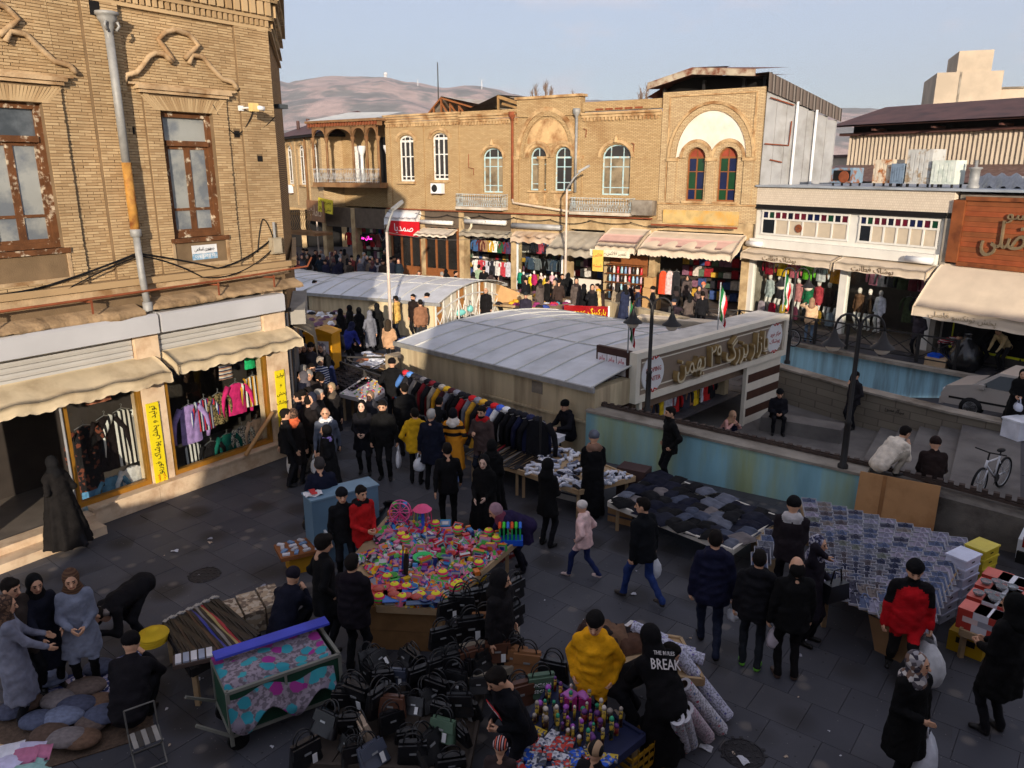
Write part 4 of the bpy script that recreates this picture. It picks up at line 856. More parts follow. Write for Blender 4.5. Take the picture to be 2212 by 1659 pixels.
cornice(B3,-16.5,-12.7,8.95);cornice(B3,-8.85,-4.66,8.9,n=2);bx(B3,'parapet',m_yb,-16.45,-12.7,.0,.35,9.33,9.5);bx(B3,'parapet',m_yb,-8.85,-4.7,.0,.35,9.2,9.62);bx(B3,'parapet',m_yb,-12.66,-8.9,-.1,.35,9.06,9.9);bx(B3,'parapet_cap',m_trim,-12.75,-8.8,-.2,.4,9.902,10.02)
for x0,x1 in((-15.3,-13.1),(-8.1,-5.5)):
 for k in range(5):a=x0+(x1-x0)*k/5;bx(B3,'inset_panel',m_rust,a,a+(x1-x0)/5-.12,-.03,-.002,9.22,9.3)
balcony(B3,-16.4,-13.3,4.55,.65,m_rail);balcony(B3,-9.1,-5.8,4.5,.65,m_rail);bx(B3,'plaster_block',m_conc,-5.75,-4.68,-.5,-.001,4.42,5.1)
for x,z0 in((-12.93,5.0),(-9.08,5.4)):
 m=MB();m.tube([(x,-.12,9.0),(x,-.12,z0)],.07,8);m.lathe([(.07,8.9),(.1,9.0),(.2,9.15),(.2,9.35),(0,9.35)],6,(x,-.14,0));m.build('downpipe',m_rust if x<-12 else m_zinc,B3,True)
m=MB();m.tube([(-12.93,-.12,5.0),(-12.8,-.2,4.8),(-9.2,-.2,4.45)],.06,8);m.build('drainpipe',M((196,178,156)),B3,True)
for x,z in((-8.6,8.0),(-6.0,7.3),(-15.9,6.6)):m=MB();m.tube([(x,-.05,z),(x+.05,-.08,z+.35),(x-.1,-.08,z+.4)]if x>-9 else[(x,-.05,7.3),(x,-.07,6.6),(x+.35,-.07,6.55),(x+.35,-.07,6.2)],.02,5);m.build('bent_conduit',m_rust,B3)
# jumbled roofs behind the parapets
RB=fthing(FMF,'shed_roof','pale gabled sheet roof with open timber gable behind the parapet','roof',-20.8,3.5,9.5)
m=MB();m.add([(-1.5,0,0),(0,0,1.25),(0,7,1.35),(-1.5,7,.1)],[(0,1,2,3)]);m.add([(0,0,1.25),(6.5,.4,-.1),(6.5,7,.0),(0,7,1.35)],[(0,1,2,3)]);m.build('sheeting',m_sheet,RB);m=MB()
for a,b in(((-1.4,0,0),(0,0,1.15)),((0,0,1.15),(3.0,0,.35)),((-1.3,0,.02),(2.8,0,.02)),((-.6,0,0),(-.6,0,.6)),((0,0,0),(0,0,1.1)),((.7,0,0),(0,0,.9)),((1.4,0,0),(.7,0,.75)),((2.0,0,0),(1.4,0,.6)),((.7,0,0),(.7,0,.8)),((1.4,0,0),(1.4,0,.65))):m.bar(a,b,.09,.09)
m.build('truss',m_brown,RB)
RB2=fthing(FMF,'collapsed_roof','broken grey sheet roof with bare rafters beside the old gable','roof',-15.6,2.0,9.4)
m=MB();m.add([(-3.2,0,.0),(.2,0,1.05),(.2,5,1.2),(-3.2,5,.2)],[(0,1,2,3)]);m.add([(.2,1,1.0),(4.2,1.2,-.1),(4.2,5,.1),(.2,5,1.2)],[(0,1,2,3)]);m.build('sheeting',M((176,172,160),rough=.7,var=.2,sc=2,rgb2=(140,112,84),msc=1.2),RB2)
m=MB();m.bar((.2,0,.95),(3.4,.2,-.05),.12,.16);m.bar((.25,.3,.6),(3.0,.3,-.1),.1,.12);m.bar((.2,0,0),(.2,0,1.0),.1,.1);m.build('rafter',M((150,118,78),var=.25),RB2)
mast=fthing(FMF,'antenna_mast','thin dark antenna mast rising above the gabled roof','mast',-22.3,5,9.0);m=MB();m.tube([(0,0,0),(0,0,3.9)],[.05,.03],6);m.build('pole',m_iron,mast)
# --- B2: house with two tall white windows
B2=house(FMF,'brick house with two tall white windows beside the wooden balcony',-22.1,-16.5,4.2,9.0,[(-21.1,-19.95,5.83,8.4,.32),(-18.55,-17.4,5.93,8.45,.32)],m_yb,8)
for a,b,z in((-21.1,-19.95,5.83),(-18.55,-17.4,5.93)):window(B2,a,b,z,z+2.55,.32,m_pw,m_dg,(.34,.66),(.12,.62),t=.1);ring(B2,(a+b)/2,z+2.2,.66,.45,.16,.07,m_trim);bx(B2,'sill',m_trim,a-.12,b+.12,-.15,-.001,z-.14,z-.005)
cornice(B2,-22.1,-16.5,9.0,n=4);
for x in(-21.9,-19.3,-16.75):bx(B2,'pilaster',m_yb,x-.18,x+.18,-.07,-.0015,4.4,8.8)
ac_unit(FMF,-18.0,5.2,'white air conditioner under the tall white window',-.25)
# --- corner pavilion with timber balcony
BP=thing('balcony_house','corner house with carved timber balcony and arched openings','building',FMF.w(-22.1,0),FMF.a)
m_tim=M((136,104,72),rough=.85,var=.25,sc=4,bump=.3,rgb2=(110,74,46),msc=2)
bx(BP,'wall',m_yb,-5.9,0,1.5,6,4.2,9.3);bx(BP,'balcony_slab',m_tim,-5.8,.1,-.75,1.5,5.45,5.72)
for x in(-5.7,-4.45,-2.15,-1.0,-.05):m=MB();m.tube([(x,-.6,5.72),(x,-.6,8.25)],[.09,.075],8);m.lathe([(.08,8.05),(.15,8.3),(.15,8.36)],8,(x,-.6,0));m.build('column',m_tim,BP,True)
for x0,x1 in((-5.65,-4.5),(-4.4,-2.2),(-2.1,-1.05),(-.95,-.1)):
 cx=(x0+x1)/2;hw=(x1-x0)/2;n=12;m=MB();a=arcpts(cx,8.3,hw,.55,n)
 for(xa,za),(xb,zb)in zip(a[:-1],a[1:]):m.add([(xa,-.68,za),(xb,-.68,zb),(xb,-.68,8.95),(xa,-.68,8.95),(xa,-.52,za),(xb,-.52,zb),(xb,-.52,8.95),(xa,-.52,8.95)],[(0,1,2,3),(0,4,5,1),(7,6,5,4)])
 m.build('arch',m_tim,BP)
bx(BP,'frieze',m_tim,-5.85,.15,-.75,-.4,8.953,9.2);m=MB()
k=-5.8
while k<.1:m.box(k,k+.12,-.85,-.76,9.0,9.2);k+=.24
stuff(m.build('bracket_row',m_rust,BP));bx(BP,'eaves',m_tim,-5.95,.25,-.95,1.5,9.203,9.34)
m=MB();m.add([(-5.9,-.9,9.35),(.2,-.9,9.35),(.0,1.5,9.8),(-4.6,1.5,9.95)],[(0,1,2,3)]);m.build('sheet_roof',M((206,206,200),rough=.5,var=.1,sc=2),BP)
m=MB();m_ir=M((180,184,186),rough=.5,var=.15,rgb2=(120,104,90),msc=5)
n=40
for k in range(n+1):
 x=-5.7+5.7*k/n;m.bar((x,-.7,5.72),(x,-.7,6.5),.016,.016)
 if k<n:m.bar((x,-.7,5.85),(x+5.7/n,-.7,6.35),.012,.012);m.bar((x+5.7/n,-.7,5.85),(x,-.7,6.35),.012,.012)
m.bar((-5.75,-.7,6.52),(.05,-.7,6.52),.05,.04);m.bar((-5.75,-.7,5.8),(.05,-.7,5.8),.03,.03);m.build('railing',m_ir,BP)
for x in(-3.0,-.75):m=MB();m.tube([(x,.9,5.72),(x,.9,7.6)],[.1,.1],10);m.lathe([(.1,7.3),(.28,7.75),(.28,7.9)],10,(x,.9,0));m.build('white_column',m_white,BP,True)
bx(BP,'door',m_pw,-4.2,-3.4,1.44,1.499,5.72,7.9);bx(BP,'dark_door',m_dark,-2.2,-1.3,1.43,1.499,5.72,8.4)
# --- B1: house running back along the side street, hipped roof
FB1=Fr(*FMF.w(-28.0,.2).xy,-57)
B1=house(FB1,'pale brick house with white arched windows under a brown hipped roof',-9,.0,3.9,8.7,[(-2.0,-.9,5.5,8.1,.3),(-4.6,-3.4,5.5,8.1,.3),(-7.2,-6.0,5.5,8.1,.3)],m_yb2,8)
for a,b in((-2.0,-.9),(-4.6,-3.4),(-7.2,-6.0)):window(B1,a,b,5.5,8.1,.3,m_pw,m_dg,(.5,),(.1,.8),t=.1);ring(B1,(a+b)/2,7.8,.68,.4,.15,.06,m_trim);bx(B1,'sill',m_trim,a-.12,b+.12,-.14,-.001,5.36,5.49)
for x in(-2.7,-5.3):bx(B1,'pilaster',m_yb2,x-.2,x+.2,-.08,-.001,4.1,8.6);
m=MB();m.add([(-9.4,-.5,8.65),(.4,-.5,8.65),(.4,8,8.65),(-9.4,8,8.65),(-6.0,3.6,10.3),(-2.5,3.6,10.3)],[(0,1,5,4),(1,2,5),(2,3,4,5),(3,0,4)]);m.build('hipped_roof',m_roofb,B1);bx(B1,'eaves',m_dark,-9.35,.35,-.45,8,8.5,8.64)
for x in(-2.7,):m=MB();m.tube([(x,-.15,8.5),(x,-.15,4.5)],.08,8);m.build('downpipe',m_tim,B1,True)
for x,y in((-7.2,1.0),(-4.5,.8)):m=MB();m.tube([(x,y,9.0),(x,y,9.8)],.12,8);m.build('chimney',m_roofb,B1)
ac_unit(FB1,-6.4,4.9,'white air conditioner beneath the far white window',-.2)
# ------------------------------------------------------------------ white shop with the window band (B5) and the timber-sign shop (B6)
B5=fthing(FRF,'white_shop','white tiled shop with coloured glass strip and clothes displays','building')
m_tile=brickmat((224,210,190),(214,200,180),(196,178,156),w=.09,h=.09,key='tile',bump=.2,stamt=.12,stain=(180,160,136),msz=.006)
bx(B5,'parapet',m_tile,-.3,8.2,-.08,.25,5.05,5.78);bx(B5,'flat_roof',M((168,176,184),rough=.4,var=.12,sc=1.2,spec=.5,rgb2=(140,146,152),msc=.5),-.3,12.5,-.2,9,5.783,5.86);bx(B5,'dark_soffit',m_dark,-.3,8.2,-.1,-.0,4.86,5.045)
m_wh=M((230,226,216),rough=.55,var=.06,sc=2)
bx(B5,'upper_frame',m_wh,-.3,7.9,.05,.12,3.6,4.855)
cols_=[(20,26,60),(96,22,40),(88,20,36),(18,60,40),(20,30,70),(100,22,40),(22,24,40),(90,20,40)]
def band_win(x0,x1,n,nt):
 for k in range(nt):
  w=(x1-x0)/nt;m=MB();m.box(x0+k*w+.035,x0+(k+1)*w-.035,.03,.045,4.5,4.74);m.build('coloured_pane',glassmat(cols_[(k*3+k//2)%8],.12),B5)
 for k in range(n):
  w=(x1-x0)/n;m=MB();m.box(x0+k*w+.04,x0+(k+1)*w-.04,.03,.045,3.86,4.42);m.build('pane',M((206,190,166),rough=.3,var=.08,spec=.5)if k else glassmat(),B5)
 m=MB();m.box(x0-.06,x1+.06,-.005,.028,4.425,4.495);m.box(x0-.06,x1+.06,-.004,.028,3.78,3.855);m.box(x0-.06,x1+.06,-.004,.028,4.745,4.82)
 for k in range(nt+1):x=x0+(x1-x0)*k/nt;m.box(x-.03,x+.03,0,.027,4.495,4.745)
 for k in range(n+1):x=x0+(x1-x0)*k/n;m.box(x-.035,x+.035,0,.027,3.855,4.425)
 m.build('window_bars',m_wh,B5)
band_win(.05,4.2,6,13);band_win(4.7,7.75,6,11)
m=MB();m.lathe([(.03,-.02),(.17,-.02),(.17,.0)],14,(1.95,0,4.14),axis='y');
m.build('extractor_fan',m_rust,B5)
bx(B5,'fascia',m_wh,-.35,7.95,-.25,.1,3.25,3.6);
for x0,x1 in((-.4,.4),(6.9,7.9)):m=MB();m.tube([(x0,-.32,3.38),(x1,-.32,3.38)],.12,10);m.build('shutter_motor',m_white,B5,True)
for x in(-.28,4.35,7.85):bx(B5,'post',m_wh,x-.16,x+.16,-.12,.1,0,3.245)
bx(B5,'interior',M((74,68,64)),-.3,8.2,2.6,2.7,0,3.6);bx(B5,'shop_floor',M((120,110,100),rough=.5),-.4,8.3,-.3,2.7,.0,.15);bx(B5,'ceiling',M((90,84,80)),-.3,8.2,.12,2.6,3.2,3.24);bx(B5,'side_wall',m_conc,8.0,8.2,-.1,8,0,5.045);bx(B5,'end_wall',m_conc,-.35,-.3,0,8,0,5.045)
m_cream=M((214,196,172),rough=.8,var=.08,sc=2,bump=.2,bsc=10)
for x0,x1 in((-.35,4.15),(4.3,7.95)):
 aw=awning(B5,x0,x1,3.22,3.02,.7,.32,m_cream,90,sides=True,amp=.003);lettering(fa('پوشاک فطانت'),.3,M((120,100,76)),aw,((x0+x1)/2-.2,-.775,2.86),depth=.004,width=1.7)
for x0,x1 in((-.1,4.18),(4.52,5.9)):
 m=MB();m.box(x0,x1,-.02,-.014,.15,3.0);m.build('pane',clearglass(),B5)
for x in(1.6,3.4,5.2):m=MB();m.box(x-.4,x+.4,.5,.56,2.9,2.95);m.build('tube_light',M((255,250,235),emit=9.),B5)
B6=fthing(FRF,'timber_sign_shop','shop with a big red-brown timber sign and a wide cream awning','building',8.3)
m_ply=M((136,78,44),rough=.6,var=.2,sc=2.5,rgb2=(100,54,32),msc=2);bx(B6,'wall',m_conc,0,6,.1,6,0,5.7)
for k in range(12):z=3.45+k*.17;bx(B6,'sign_plank',M((150-(k%3)*8,78,46),rough=.55,var=.2,sc=3),.35,5.5,-.12,.095,z,z+.163)
for b_ in((-.05,.345,3.4,5.5),(.345,5.5,5.49,5.62),(.345,5.5,3.3,3.445)):bx(B6,'sign_frame',m_ply,b_[0],b_[1],-.2,.09,b_[2],b_[3])
lettering(fa('قاضلی'),1.25,M((120,104,80),rough=.5),B6,(2.0,-.17,4.3),depth=.05,width=1.9);lettering(fa('تونکسو'),.55,M((120,104,80),rough=.5),B6,(2.5,-.17,5.1),depth=.04)
aw=awning(B6,-.2,5.5,3.32,1.95,1.5,.4,m_cream,9,sides=False,amp=.004);lettering(fa('پخش تونکسو قاضلی'),.26,M((168,150,124)),aw,(1.5,-1.575,1.74),depth=.004,width=2.2)
bx(B6,'shop_dark',m_dark,.1,5.8,.05,.095,.15,3.2);m=MB();m.tube([(.6,-.2,.6),(.6,-.2,1.9)],.025,6);m.tube([(3.1,-.2,.6),(3.1,-.2,1.9)],.025,6);m.box(.3,5.5,-.25,-.2,.45,.52);m.build('yellow_trim',M((190,190,40),rough=.4),B6);bx(B6,'counter',M((60,56,54),rough=.4),.3,5.5,-.24,.05,.15,.45)
m=MB();m.tube([(-.15,-1.5,1.9),(5.5,-1.5,1.9)],.04,8);m.build('awning_bar',m_wh,B6)
# roof clutter on the flat roof
def cooler(x,y,w,d,h,label,c,c2,open_=False):
 t=fthing(FRF,'evaporative_cooler',label,'air cooler',x,y,5.865);mt=M(c,rough=.6,var=.12,sc=3,rgb2=c2,msc=3.5,mix=(.5,.62))
 m=MB();m.box(-w/2,w/2,-d/2,d/2,.12,h);m.build('case',mt,t)
 m=MB();
 for sx_ in(-1,1):
  for sy_ in(-1,1):m.box(sx_*w*.42-.03,sx_*w*.42+.03,sy_*d*.42-.03,sy_*d*.42+.03,0,.12)
 m.build('stand',m_iron,t)
 if open_:m=MB();m.box(-w*.4,w*.4,-d/2-.012,-d/2-.002,.2,h-.1);m.build('opening',m_dark,t);m=MB();m.lathe([(.0,-.03),(.22,-.03),(.24,.0)],14,(.1,-d/2-.005,h*.5),axis='y');m.build('blower',m_rust,t)
 else:
  for k in range(4):m=MB();xx=-w*.36+k*w*.19;m.box(xx,xx+w*.14,-d/2-.015,-d/2-.003,.2,h-.12);m.build('louvre_panel',mt,t)
cooler(3.1,1.2,.95,.7,.7,'rusty blue air cooler with an open front on the flat roof',(126,150,170),(140,90,56),True);cooler(4.6,1.6,.8,.75,1.0,'cream air cooler with rust patches between two others',(216,200,176),(170,110,66));cooler(5.3,1.3,.5,.5,.85,'dusty blue air cooler standing next to the tall grey one',(120,138,158),(96,110,126))
cooler(6.1,1.5,.95,.85,1.35,'tall light grey air cooler, biggest on the flat roof',(190,190,186),(150,130,104));cooler(7.1,1.3,.85,.7,.95,'mint and white air cooler nearest the chimney vent',(212,218,208),(186,196,186))
v=fthing(FRF,'roof_vent','galvanised chimney vent with a spinning cowl on the flat roof','vent',8.1,1.2,5.865);m=MB();m.lathe([(.2,0),(.2,.1),(.16,.12),(.16,.62),(.22,.66),(.22,.7),(.05,.72),(.05,.95),(0,.95)],14);m.build('cowl',m_zinc,v,True)
ks=fthing(FRF,'rooftop_sign_box','teal rooftop sign box with white window frame at the roof edge','sign',10.75,.6,5.865);m=MB();m.box(-.4,.8,-.1,.3,.35,1.5);m.build('panel',M((60,150,146),rough=.4),ks);m=MB();m.box(-.5,.9,-.16,-.11,.25,.34);m.box(-.5,-.41,-.16,.3,0,1.6);m.build('frame',m_white,ks)
lump=fthing(FRF,'foil_heap','crumpled silver roofing foil lying along the flat roof','foil',9.2,2.4,5.865);m=MB();m.grid(lambda u,v:(-1.5+3*u,-.5+v,.45*math.sin(PI*v)+.08*math.sin(u*40+v*9)),30,8);m.build('foil',m_alu,lump)
# sheds and the cream tower behind
SH=fthing(FRF,'corrugated_shed','long corrugated market shed with brown roof behind the white shop','building',-6.5,15,0)
m=MB();n=300;L=36.
for k in range(n):x0=L*k/n;x1=L*(k+1)/n;yy=.09 if k%2 else 0;y2=0 if k%2 else .09;m.add([(x0,yy,6.6),(x1,y2,6.6),(x1,y2,8.4),(x0,yy,8.4)],[(0,1,2,3)])
m.build('corrugated_wall',M((178,164,146),rough=.6,var=.1,sc=1.2),SH)
m=MB();m.add([(-.5,-1.2,8.95),(L,-1.2,8.95),(L,4,10.2),(-.5,4,10.2)],[(0,1,2,3)]);m.add([(-.5,-1.2,8.85),(L,-1.2,8.85),(L,4,10.1),(-.5,4,10.1)],[(3,2,1,0)]);m.build('brown_roof',m_roofb,SH);bx(SH,'gutter',m_roofb,-.5,L,-.3,.2,8.4,8.55);bx(SH,'dark_gap',m_dark,0,L,.3,.35,8.55,9.3)
for k in range(9):bx(SH,'strut',m_roofb,2+k*3.4,2.12+k*3.4,-1.0,.2,8.6,8.7)
m=MB();m.add([(-.5,-4.5,5.9),(L,-4.5,5.9),(L,-.1,6.75),(-.5,-.1,6.75)],[(0,1,2,3)]);m.build('lower_roof',M((104,76,70),rough=.55,var=.2,sc=2,rgb2=(132,112,108),msc=5),SH);bx(SH,'wall',m_conc,0,L,.2,5,0,6.6)
TW=thing('cream_tower_block','cream stepped tower block rising behind the brown shed roof','building',(38.9,70,0),R(-20));m_cr=M((176,162,144),rough=.85,var=.06,sc=.3,rgb2=(204,186,164),msc=.2)
bx(TW,'wall',m_cr,-2.5,2.5,0,8,0,14.5);bx(TW,'wall',m_cr,-1.0,1.6,.3,6,14.5,16.2);bx(TW,'wall',m_cr,2.5,7.4,.8,9,0,13.1);bx(TW,'wall',m_white,7.4,12,.4,9,0,13.2);bx(TW,'expansion_joint',m_conc,-.75,-.6,-.05,-.0,0,14.5);bx(TW,'roof_edge',m_conc,2.5,7.4,.65,.8,13.1,13.25)
for x,z,y in((1.0,11.4,-.02),(2.9,11.5,.78),(-2.0,10.4,-.02)):w=bx(TW,'window',m_zinc,x,x+1.3,y-.05,y,z,z+.6);m=MB();m.box(x+.1,x+.6,y-.07,y-.055,z+.1,z+.5);m.build('pane',glassmat((80,78,76)),w);m=MB();m.box(x+.7,x+1.2,y-.07,y-.055,z+.1,z+.5);m.build('pane',glassmat((80,78,76)),w)
# ------------------------------------------------------------------ ground-floor shops across the square
GF=fthing(FMF,'shop_arcade','row of open shop fronts under the old brick houses','building')
m_pier=M((186,162,124),rough=.85,var=.2,sc=2,rgb2=(150,124,90),msc=1.5);m_int=M((64,56,50));m_gawn=M((176,166,148),rough=.85,var=.15,sc=2,bump=.3,bsc=6,rgb2=(146,134,116),msc=.9)
for x in(-27.9,-25.2,-22.2,-19.4,-16.5,-12.9,-9.6,-7.2,-4.75,-.25):bx(GF,'pier',m_pier,x-.17,x+.17,-.05,.5,0,4.2)
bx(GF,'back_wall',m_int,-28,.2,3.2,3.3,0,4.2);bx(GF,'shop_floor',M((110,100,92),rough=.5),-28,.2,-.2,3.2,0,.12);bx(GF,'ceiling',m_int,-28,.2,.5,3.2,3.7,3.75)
for x0,x1,z in((-27.7,-22.4,3.0),(-22.0,-16.7,3.3),(-16.3,-13.1,3.2),(-12.7,-9.8,3.25),(-9.4,-4.9,3.6),(-4.6,-.4,3.75)):bx(GF,'lintel',m_pier if x0>-13 else M((96,84,72)),x0,x1,-.02,.25,z,4.19)
bx(GF,'rusty_beam',m_rust,-22,-4.8,-.3,-.15,4.24,4.3);bx(GF,'rusty_beam',m_rust,-4.7,-.6,-.5,-.4,3.98,4.06)
for k in range(9):
 x=-22+k*2.3;m=MB();m.tube(sag((x,-.25,4.1-.03*(k%3)),(x+2.4,-.25,4.05),.12+.06*(k%2)),.018,5);m.build('cable',m_black,GF)
for x0,x1,z,r_ in((-16.0,-13.2,3.75,.13),(-12.8,-9.7,3.65,.14),(-19.3,-16.9,3.6,.12)):m=MB();m.tube([(x0,-.3,z),(x1,-.3,z)],r_,10);m.build('rolled_shutter',m_gs if x0>-13 else m_pw,GF,True)
m=MB()
for k in range(6):z=3.72-.025*k;m.lathe([(.3+.02*k,0),(.32+.02*k,.03)],16,(-15.9,-.35,3.6),axis='y')
m.build('coiled_hose',M((206,196,172)),GF)
# coloured awnings
m_strip=printmat([(196,176,140),(196,176,140),(206,166,150),(188,160,110)],1.1,key='stripawn',kind='Z')
awning(GF,-9.7,-6.9,3.5,2.75,1.7,.35,m_gawn,9,sides=True,amp=.03);awning(GF,-7.0,-4.9,3.75,3.0,1.6,.3,m_cream,.2,amp=.02);awning(GF,-4.7,-.3,3.7,3.0,1.7,.3,m_cream,.2,amp=.02)
m_pink=M((208,168,154),rough=.85,var=.1,sc=3)
for x0,x1 in((-6.98,-4.92),(-4.68,-.32)):
 z0=3.75 if x0<-5 else 3.7;m=MB();m.slab(lambda u,v:(x0+(x1-x0)*u,-.03-1.65*(.45+.4*v)-0,z0-.735*(.45+.4*v)**1.3+.035),14,4,.006);m.build('pink_stripe',m_pink,GF,True)
aw=awning(GF,-22.0,-19.5,4.2,3.75,.5,.5,m_white,9,sides=True);awning(GF,-19.3,-16.8,3.25,2.95,.9,.12,M((214,200,180)),9,sides=True);awning(GF,-12.75,-9.75,3.35,3.1,.5,.3,M((212,190,166),var=.15,rgb2=(170,140,112)),.6,amp=.05);awning(GF,-16.3,-13.0,3.3,3.15,.45,.2,m_gawn,.1)
bx(GF,'tarpaulin',M((200,172,116),var=.2,sc=3,bump=.4,bsc=6,rgb2=(190,140,60),msc=1.5),-4.3,-.7,-.1,-.03,4.1,4.7)
# signs
def sign(fr,x,y,z,w,h,label,bgm,txt,tm,ts=None,name='shop_sign',rz=0.,tilt=0.,lines=None,frame=None):
 t=thing(name,label,'sign',fr.w(x,y,z),fr.a+rz);t.rotation_euler.y=tilt
 m=MB();m.box(-w/2,w/2,-.03,.03,0,h);m.build('board',bgm,t)
 for i,s_ in enumerate(txt):n=len(txt);lettering(fa(s_)if ord(s_[0])>255 else s_,(ts or h*.7/n),tm,t,(0,-.034,h*(1-(i+.5)/n)),depth=.004,width=min(w*.85,len(s_)*(ts or h*.7/n)*.5))
 return t
m_red=M((196,24,34),rough=.5,var=.08)
sign(FMF,-20.4,-.55,2.75,2.4,.85,'red shop sign with white Persian lettering under a white awning',m_red,['صمدیا'],m_white,.6)
sign(FB1,.2,-.7,3.3,3.2,1.3,'brown slanting shop sign with pale lettering in the shade',M((140,100,70),rough=.5),['دامات'],M((214,190,160)),.9)
sign(FMF,-26.6,-1.0,3.9,1.3,.85,'small yellow sign with an arrow hung crooked below the timber balcony',M((214,196,60)),['بخش پوشاک','نبش پاساژ'],m_dark,.26,tilt=.12)
t=sign(FMF,-6.1,-1.85,2.55,2.1,.32,'white canvas strip with flask repair lettering below the striped awning',M((226,214,190)),['تعمیر فلاکس - تعویض'],m_dark,.24);sign(FMF,-6.65,-1.95,1.85,.55,1.0,'yellow hanging flask price sign on the striped awning',M((222,190,90)),['فلاکس','شیشه'],m_red,.22)
sign(FMF,-8.6,-.1,2.55,1.4,.3,'small lit red Persian sign inside the grey awning shop',m_dark,['پوشاک'],M((255,40,40),emit=2.5),.3);sign(FMF,-24.3,.2,2.2,1.1,.35,'pink neon shop sign glowing in the dark arcade',m_dark,['سالن مد'],M((255,60,190),emit=3.),.3)
# shop windows and stock
fo=bx(GF,'white_window_frame',m_white,-12.7,-12.6,-.06,.02,.25,3.2);bx(GF,'white_window_frame',m_white,-9.86,-9.76,-.06,.02,.25,3.2);bx(GF,'white_window_frame',m_white,-12.6,-9.86,-.06,.02,3.05,3.2);bx(GF,'pane',clearglass(),-12.6,-9.86,-.03,-.024,.25,3.05)
for x0,x1 in((-21.9,-19.6),(-19.2,-16.8)):
 for k in range(4):x=x0+(x1-x0)*k/3;bx(GF,'timber_mullion',m_brown,x-.06,x+.06,-.04,.06,.12,3.28)
 bx(GF,'timber_panel',m_brown,x0,x1,-.02,.04,.12,.95);bx(GF,'pane',glassmat((40,38,36),.08),x0,x1,.02,.03,.97,3.0)
for k in range(6):m=MB();m.sphere((-12.3+k*.45,.6+.2*(k%2),2.85),.09,10,7);m.build('lamp_bulb',M((255,246,226),emit=12.,key='bulb'),GF,True)
for x in(-3.5,-2.8):m=MB();m.sphere((x,-.9,2.95),.1,10,7);m.build('lamp_bulb',M((255,246,226),emit=12.,key='bulb'),GF,True)
CC=[(24,24,28),(120,30,36),(200,160,40),(60,90,130),(210,206,198),(40,90,60),(150,120,90),(190,70,90),(70,60,90),(230,226,220),(90,40,40)]
def rowgar(fr,x0,x1,y,z,n,labelf,group,w=.42,hh=.62,cols=None,rz=0.,seed=0,sl=.5):
 for k in range(n):
  x=x0+(x1-x0)*(k+.5)/n;c=(cols or CC)[(k*7+seed)%len(cols or CC)]
  hung(fr,'hung_shirt',labelf,'shirt',fr.w(x,y,z+random.uniform(-.02,.02)),fr.a+rz+random.uniform(-.25,.25),w,hh,sl,c if isinstance(c,bpy.types.Material)else CL(c),group,seed*31+k)
rowgar(FMF,-12.4,-10.0,.9,2.75,7,'shirt hung high in the bright mannequin shop','shirts in the mannequin shop');rowgar(FMF,-12.4,-10.0,.6,1.9,6,'jacket hung low in the bright mannequin shop','jackets in the mannequin shop',cols=[(60,76,96),(90,96,104),(24,24,26),(120,126,130)])
rowgar(FMF,-15.9,-13.3,.3,2.7,8,'clothes hung in the narrow glass shop under the left balcony','clothes in the narrow shop',seed=3);rowgar(FMF,-15.9,-13.3,.3,1.6,7,'printed dress hung low in the narrow glass shop','dresses in the narrow shop',cols=[(210,206,200),(40,40,46),(190,190,200),(180,60,70)],hh=.8,sl=.25)
rowgar(FMF,-26.8,-22.6,.8,2.6,8,'dark clothes hung in the shaded arcade shop','clothes in the shaded arcade',cols=[(150,30,36),(30,30,34),(40,40,50),(120,60,60)],hh=.8);rowgar(FMF,-4.2,-3.2,-.3,1.9,3,'long fabric hung at the passage entrance','fabrics at the passage',cols=[(220,80,50),(214,190,190),(40,40,44)],hh=1.1,sl=0)
# flask shop shelves
m_cols=[(150,190,206),(190,40,50),(220,214,206),(40,40,44),(206,170,180),(120,150,190)]
FS=fthing(FMF,'flask_shelf','wooden shelf rack crammed with vacuum flasks under striped awning','shelf',-5.9,-.4,0)
for k in range(5):bx(FS,'shelf_board',m_brown,-1.0,1.0,-.3,.15,.35+k*.42,.38+k*.42)
bx(FS,'back_panel',m_brown,-1.0,1.0,.16,.19,.1,2.5)
fl=MB();fl.lathe([(0,0),(.06,0),(.065,.02),(.065,.2),(.05,.24),(.05,.3),(.03,.32),(0,.32)],10)
for k in range(4):
 for i in range(9):
  me=_M.get(('flm',(i*5+k*3)%6))or fl.mesh('flask',M(m_cols[(i*5+k*3)%6],rough=.3,spec=.5),True);_M[('flm',(i*5+k*3)%6)]=me
  o=put('flask',me,None,FMF.w(-6.75+i*.21,-.5,.385+k*.42));tag(o,'vacuum flask, %s shelf up and %s from the grey awning end'%(_ORD[k],_ORD[i]),'flask','flasks on the shelf rack')
for k,(x,z)in enumerate(((-4.55,.12),(-4.55,.62),(-4.5,1.12),(-4.2,.12))):
 t=fthing(FMF,'cardboard_box',['cardboard box at the bottom of the pile by the flask shop','second cardboard box in the pile by the flask shop','topmost cardboard box by the flask shop','single cardboard box at the passage mouth'][k],'box',x,-.7,z);bx(t,'carton',M((190,150,100),var=.1),-.22,.22,-.2,.2,0,.48);bx(t,'tape',M((214,190,150)),-.03,.03,-.203,.203,.48,.483)
st_=MB();q_=random.Random(21)
for x0,x1 in((-27.6,-22.5),(-21.8,-19.6),(-19.2,-16.8),(-16.2,-13.1),(-12.6,-9.8),(-9.3,-7.4),(-4.4,-.5)):
 x=x0
 while x<x1-.3:
  w=q_.uniform(.18,.4)
  for k in range(5):st_.box(x,x+w*.92,2.75,3.15,.25+k*.55,.25+k*.55+q_.uniform(.2,.48),q_.randrange(8))
  x+=w
